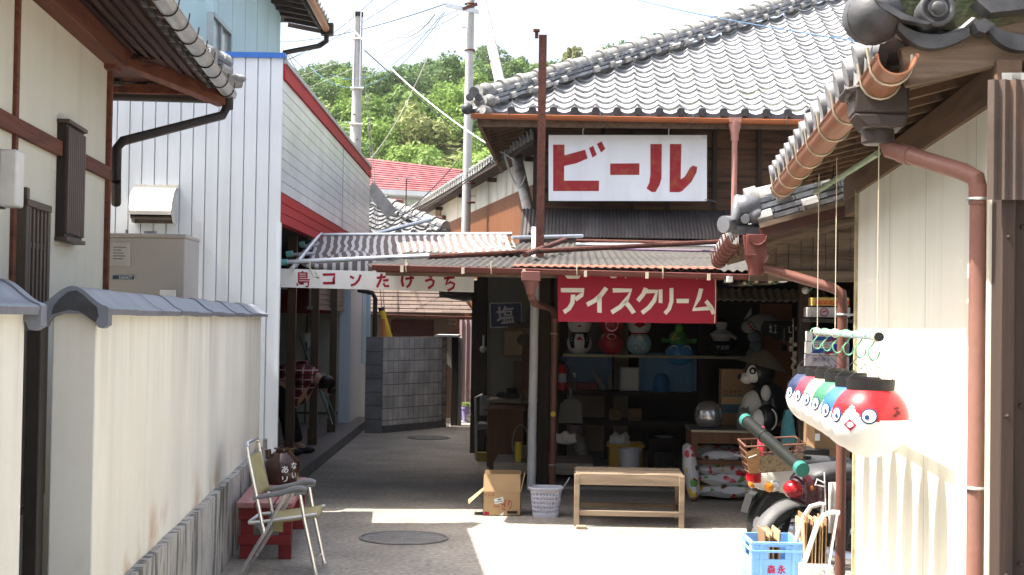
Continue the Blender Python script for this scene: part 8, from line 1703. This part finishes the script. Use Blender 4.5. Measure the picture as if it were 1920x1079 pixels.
mb = MB(); p0, p1 = T.px(1505, 900, v=10.8), T.px(1590, 900, v=10.8); mb.box(p0.x-.02, p1.x+.1, 10.78, 11.2, p0.z-.03, p0.z-.002); [mb.box(x_, x_+.04, y_, y_+.04, 0, p0.z-.03) for x_ in (p0.x, p1.x) for y_ in (10.8, 11.14)]; solo('side_bench', mb, m_dkwood, 'dark bench carrying the black crate behind the motorbikes', 'bench', T, (p0.x, 10.9, 0))
a, b = T.px(1473, 770, v=12.9), T.px(1490, 835, v=12.9); mb = MB(); mb.prism([a, T.px(1484, 768, v=12.9), T.px(1490, 800, v=12.88), T.px(1494, 832, v=12.9), T.px(1480, 841, v=12.86), T.px(1465, 838, v=12.9), T.px(1468, 800, v=12.87)], (0,.1,0)); solo('teal_bag', mb, mat('teal_bag', (.05,.22,.25), (.12,.35,.38), rough=.4, scale=12), 'teal plastic bag hanging behind the wire basket', 'bag', T, a)
q = T.px(1448, 945, v=11.0); q.z = .0; mb = MB(); mb.lathe([(.001,0),(.10,0),(.12,.14),(.13,.14),(.13,.16),(.1,.16),(.09,.02),(.001,.02)], T.px(1448, 960, z=0), 20); solo('green_basin', mb, mat('green_basin', (.03,.22,.08), rough=.4), 'small green basin on the ground behind the motorbike wheel', 'basin', T, T.px(1448, 960, z=0))
# bundled bamboo and pipe ends stored under the porch eave
rnd = random.Random(12)
for i, x in enumerate((1384, 1396, 1407, 1418, 1430, 1443, 1455)):
    p = TP(x, 531+rnd.uniform(-4, 4), v=11.82); e = thing('stored_pole', 'end of a pole stored under the porch eave', 'pole', T, p, group='pole ends stored under the porch eave'); m_ = [m_black, m_weather, mat('green_pole_end', (.22,.32,.18), rough=.6), m_benchwood][i % 4]
    part('pole', MB().tube([p, p+V((.05,1.6,.04))], .017+.004*(i % 2), 10), m_, e); part('cut_end', MB().tube([p-V((0,.002,0)), p+V((0,.002,0))], .011, 10), m_string if i % 2 else m_black, e)
for x in (1368, 1470): p = TP(x, 524, v=11.7); solo('rafter_block', MB().box(p.x-.024, p.x+.024, 11.68, 11.9, p.z-.022, p.z+.022), m_signoff, ('white square rafter end left of the stored poles', 'white square rafter end right of the stored poles')[x > 1400], 'beam end', T, p, bevel=.003)
# ---------------------------------------------------------------- thin air between the lane and the hill
hz = bpy.data.materials.new('air'); hz.use_nodes = True; N = hz.node_tree.nodes; N.clear(); pv = N.new('ShaderNodeVolumePrincipled'); pv.inputs['Color'].default_value = (.92,.95,1,1); pv.inputs['Density'].default_value = .00013; pv.inputs['Anisotropy'].default_value = .25
ou = N.new('ShaderNodeOutputMaterial'); hz.node_tree.links.new(pv.outputs[0], ou.inputs['Volume'])
mb = MB(); mb.box(-410, 410, -310, 910, -8, 62); solo('haze', mb, hz, 'thin pale summer haze between the lane and the wooded hill', 'haze', G, (0, 0, 0), kind='stuff', ang=None)
for nm in ('rafters', 'gutter_bracket', 'flipper', 'step_bolts', 'pan_edge', 'tile_hook', 'end_cap', 'insulator', 'wall_posts', 'purlins', 'mirror', 'grip', 'white_arc', 'amber_eye', 'foot_cap', 'nail_heads', 'hinge'): split(nm)
for o_ in COL.objects:
    for a_, b_ in (('rafters', 'rafter'), ('step_bolts', 'step_bolt'), ('wall_posts', 'wall_post'), ('purlins', 'purlin'), ('nail_heads', 'nail_head')):
        if o_.name.split('.')[0] == a_: o_.name = b_
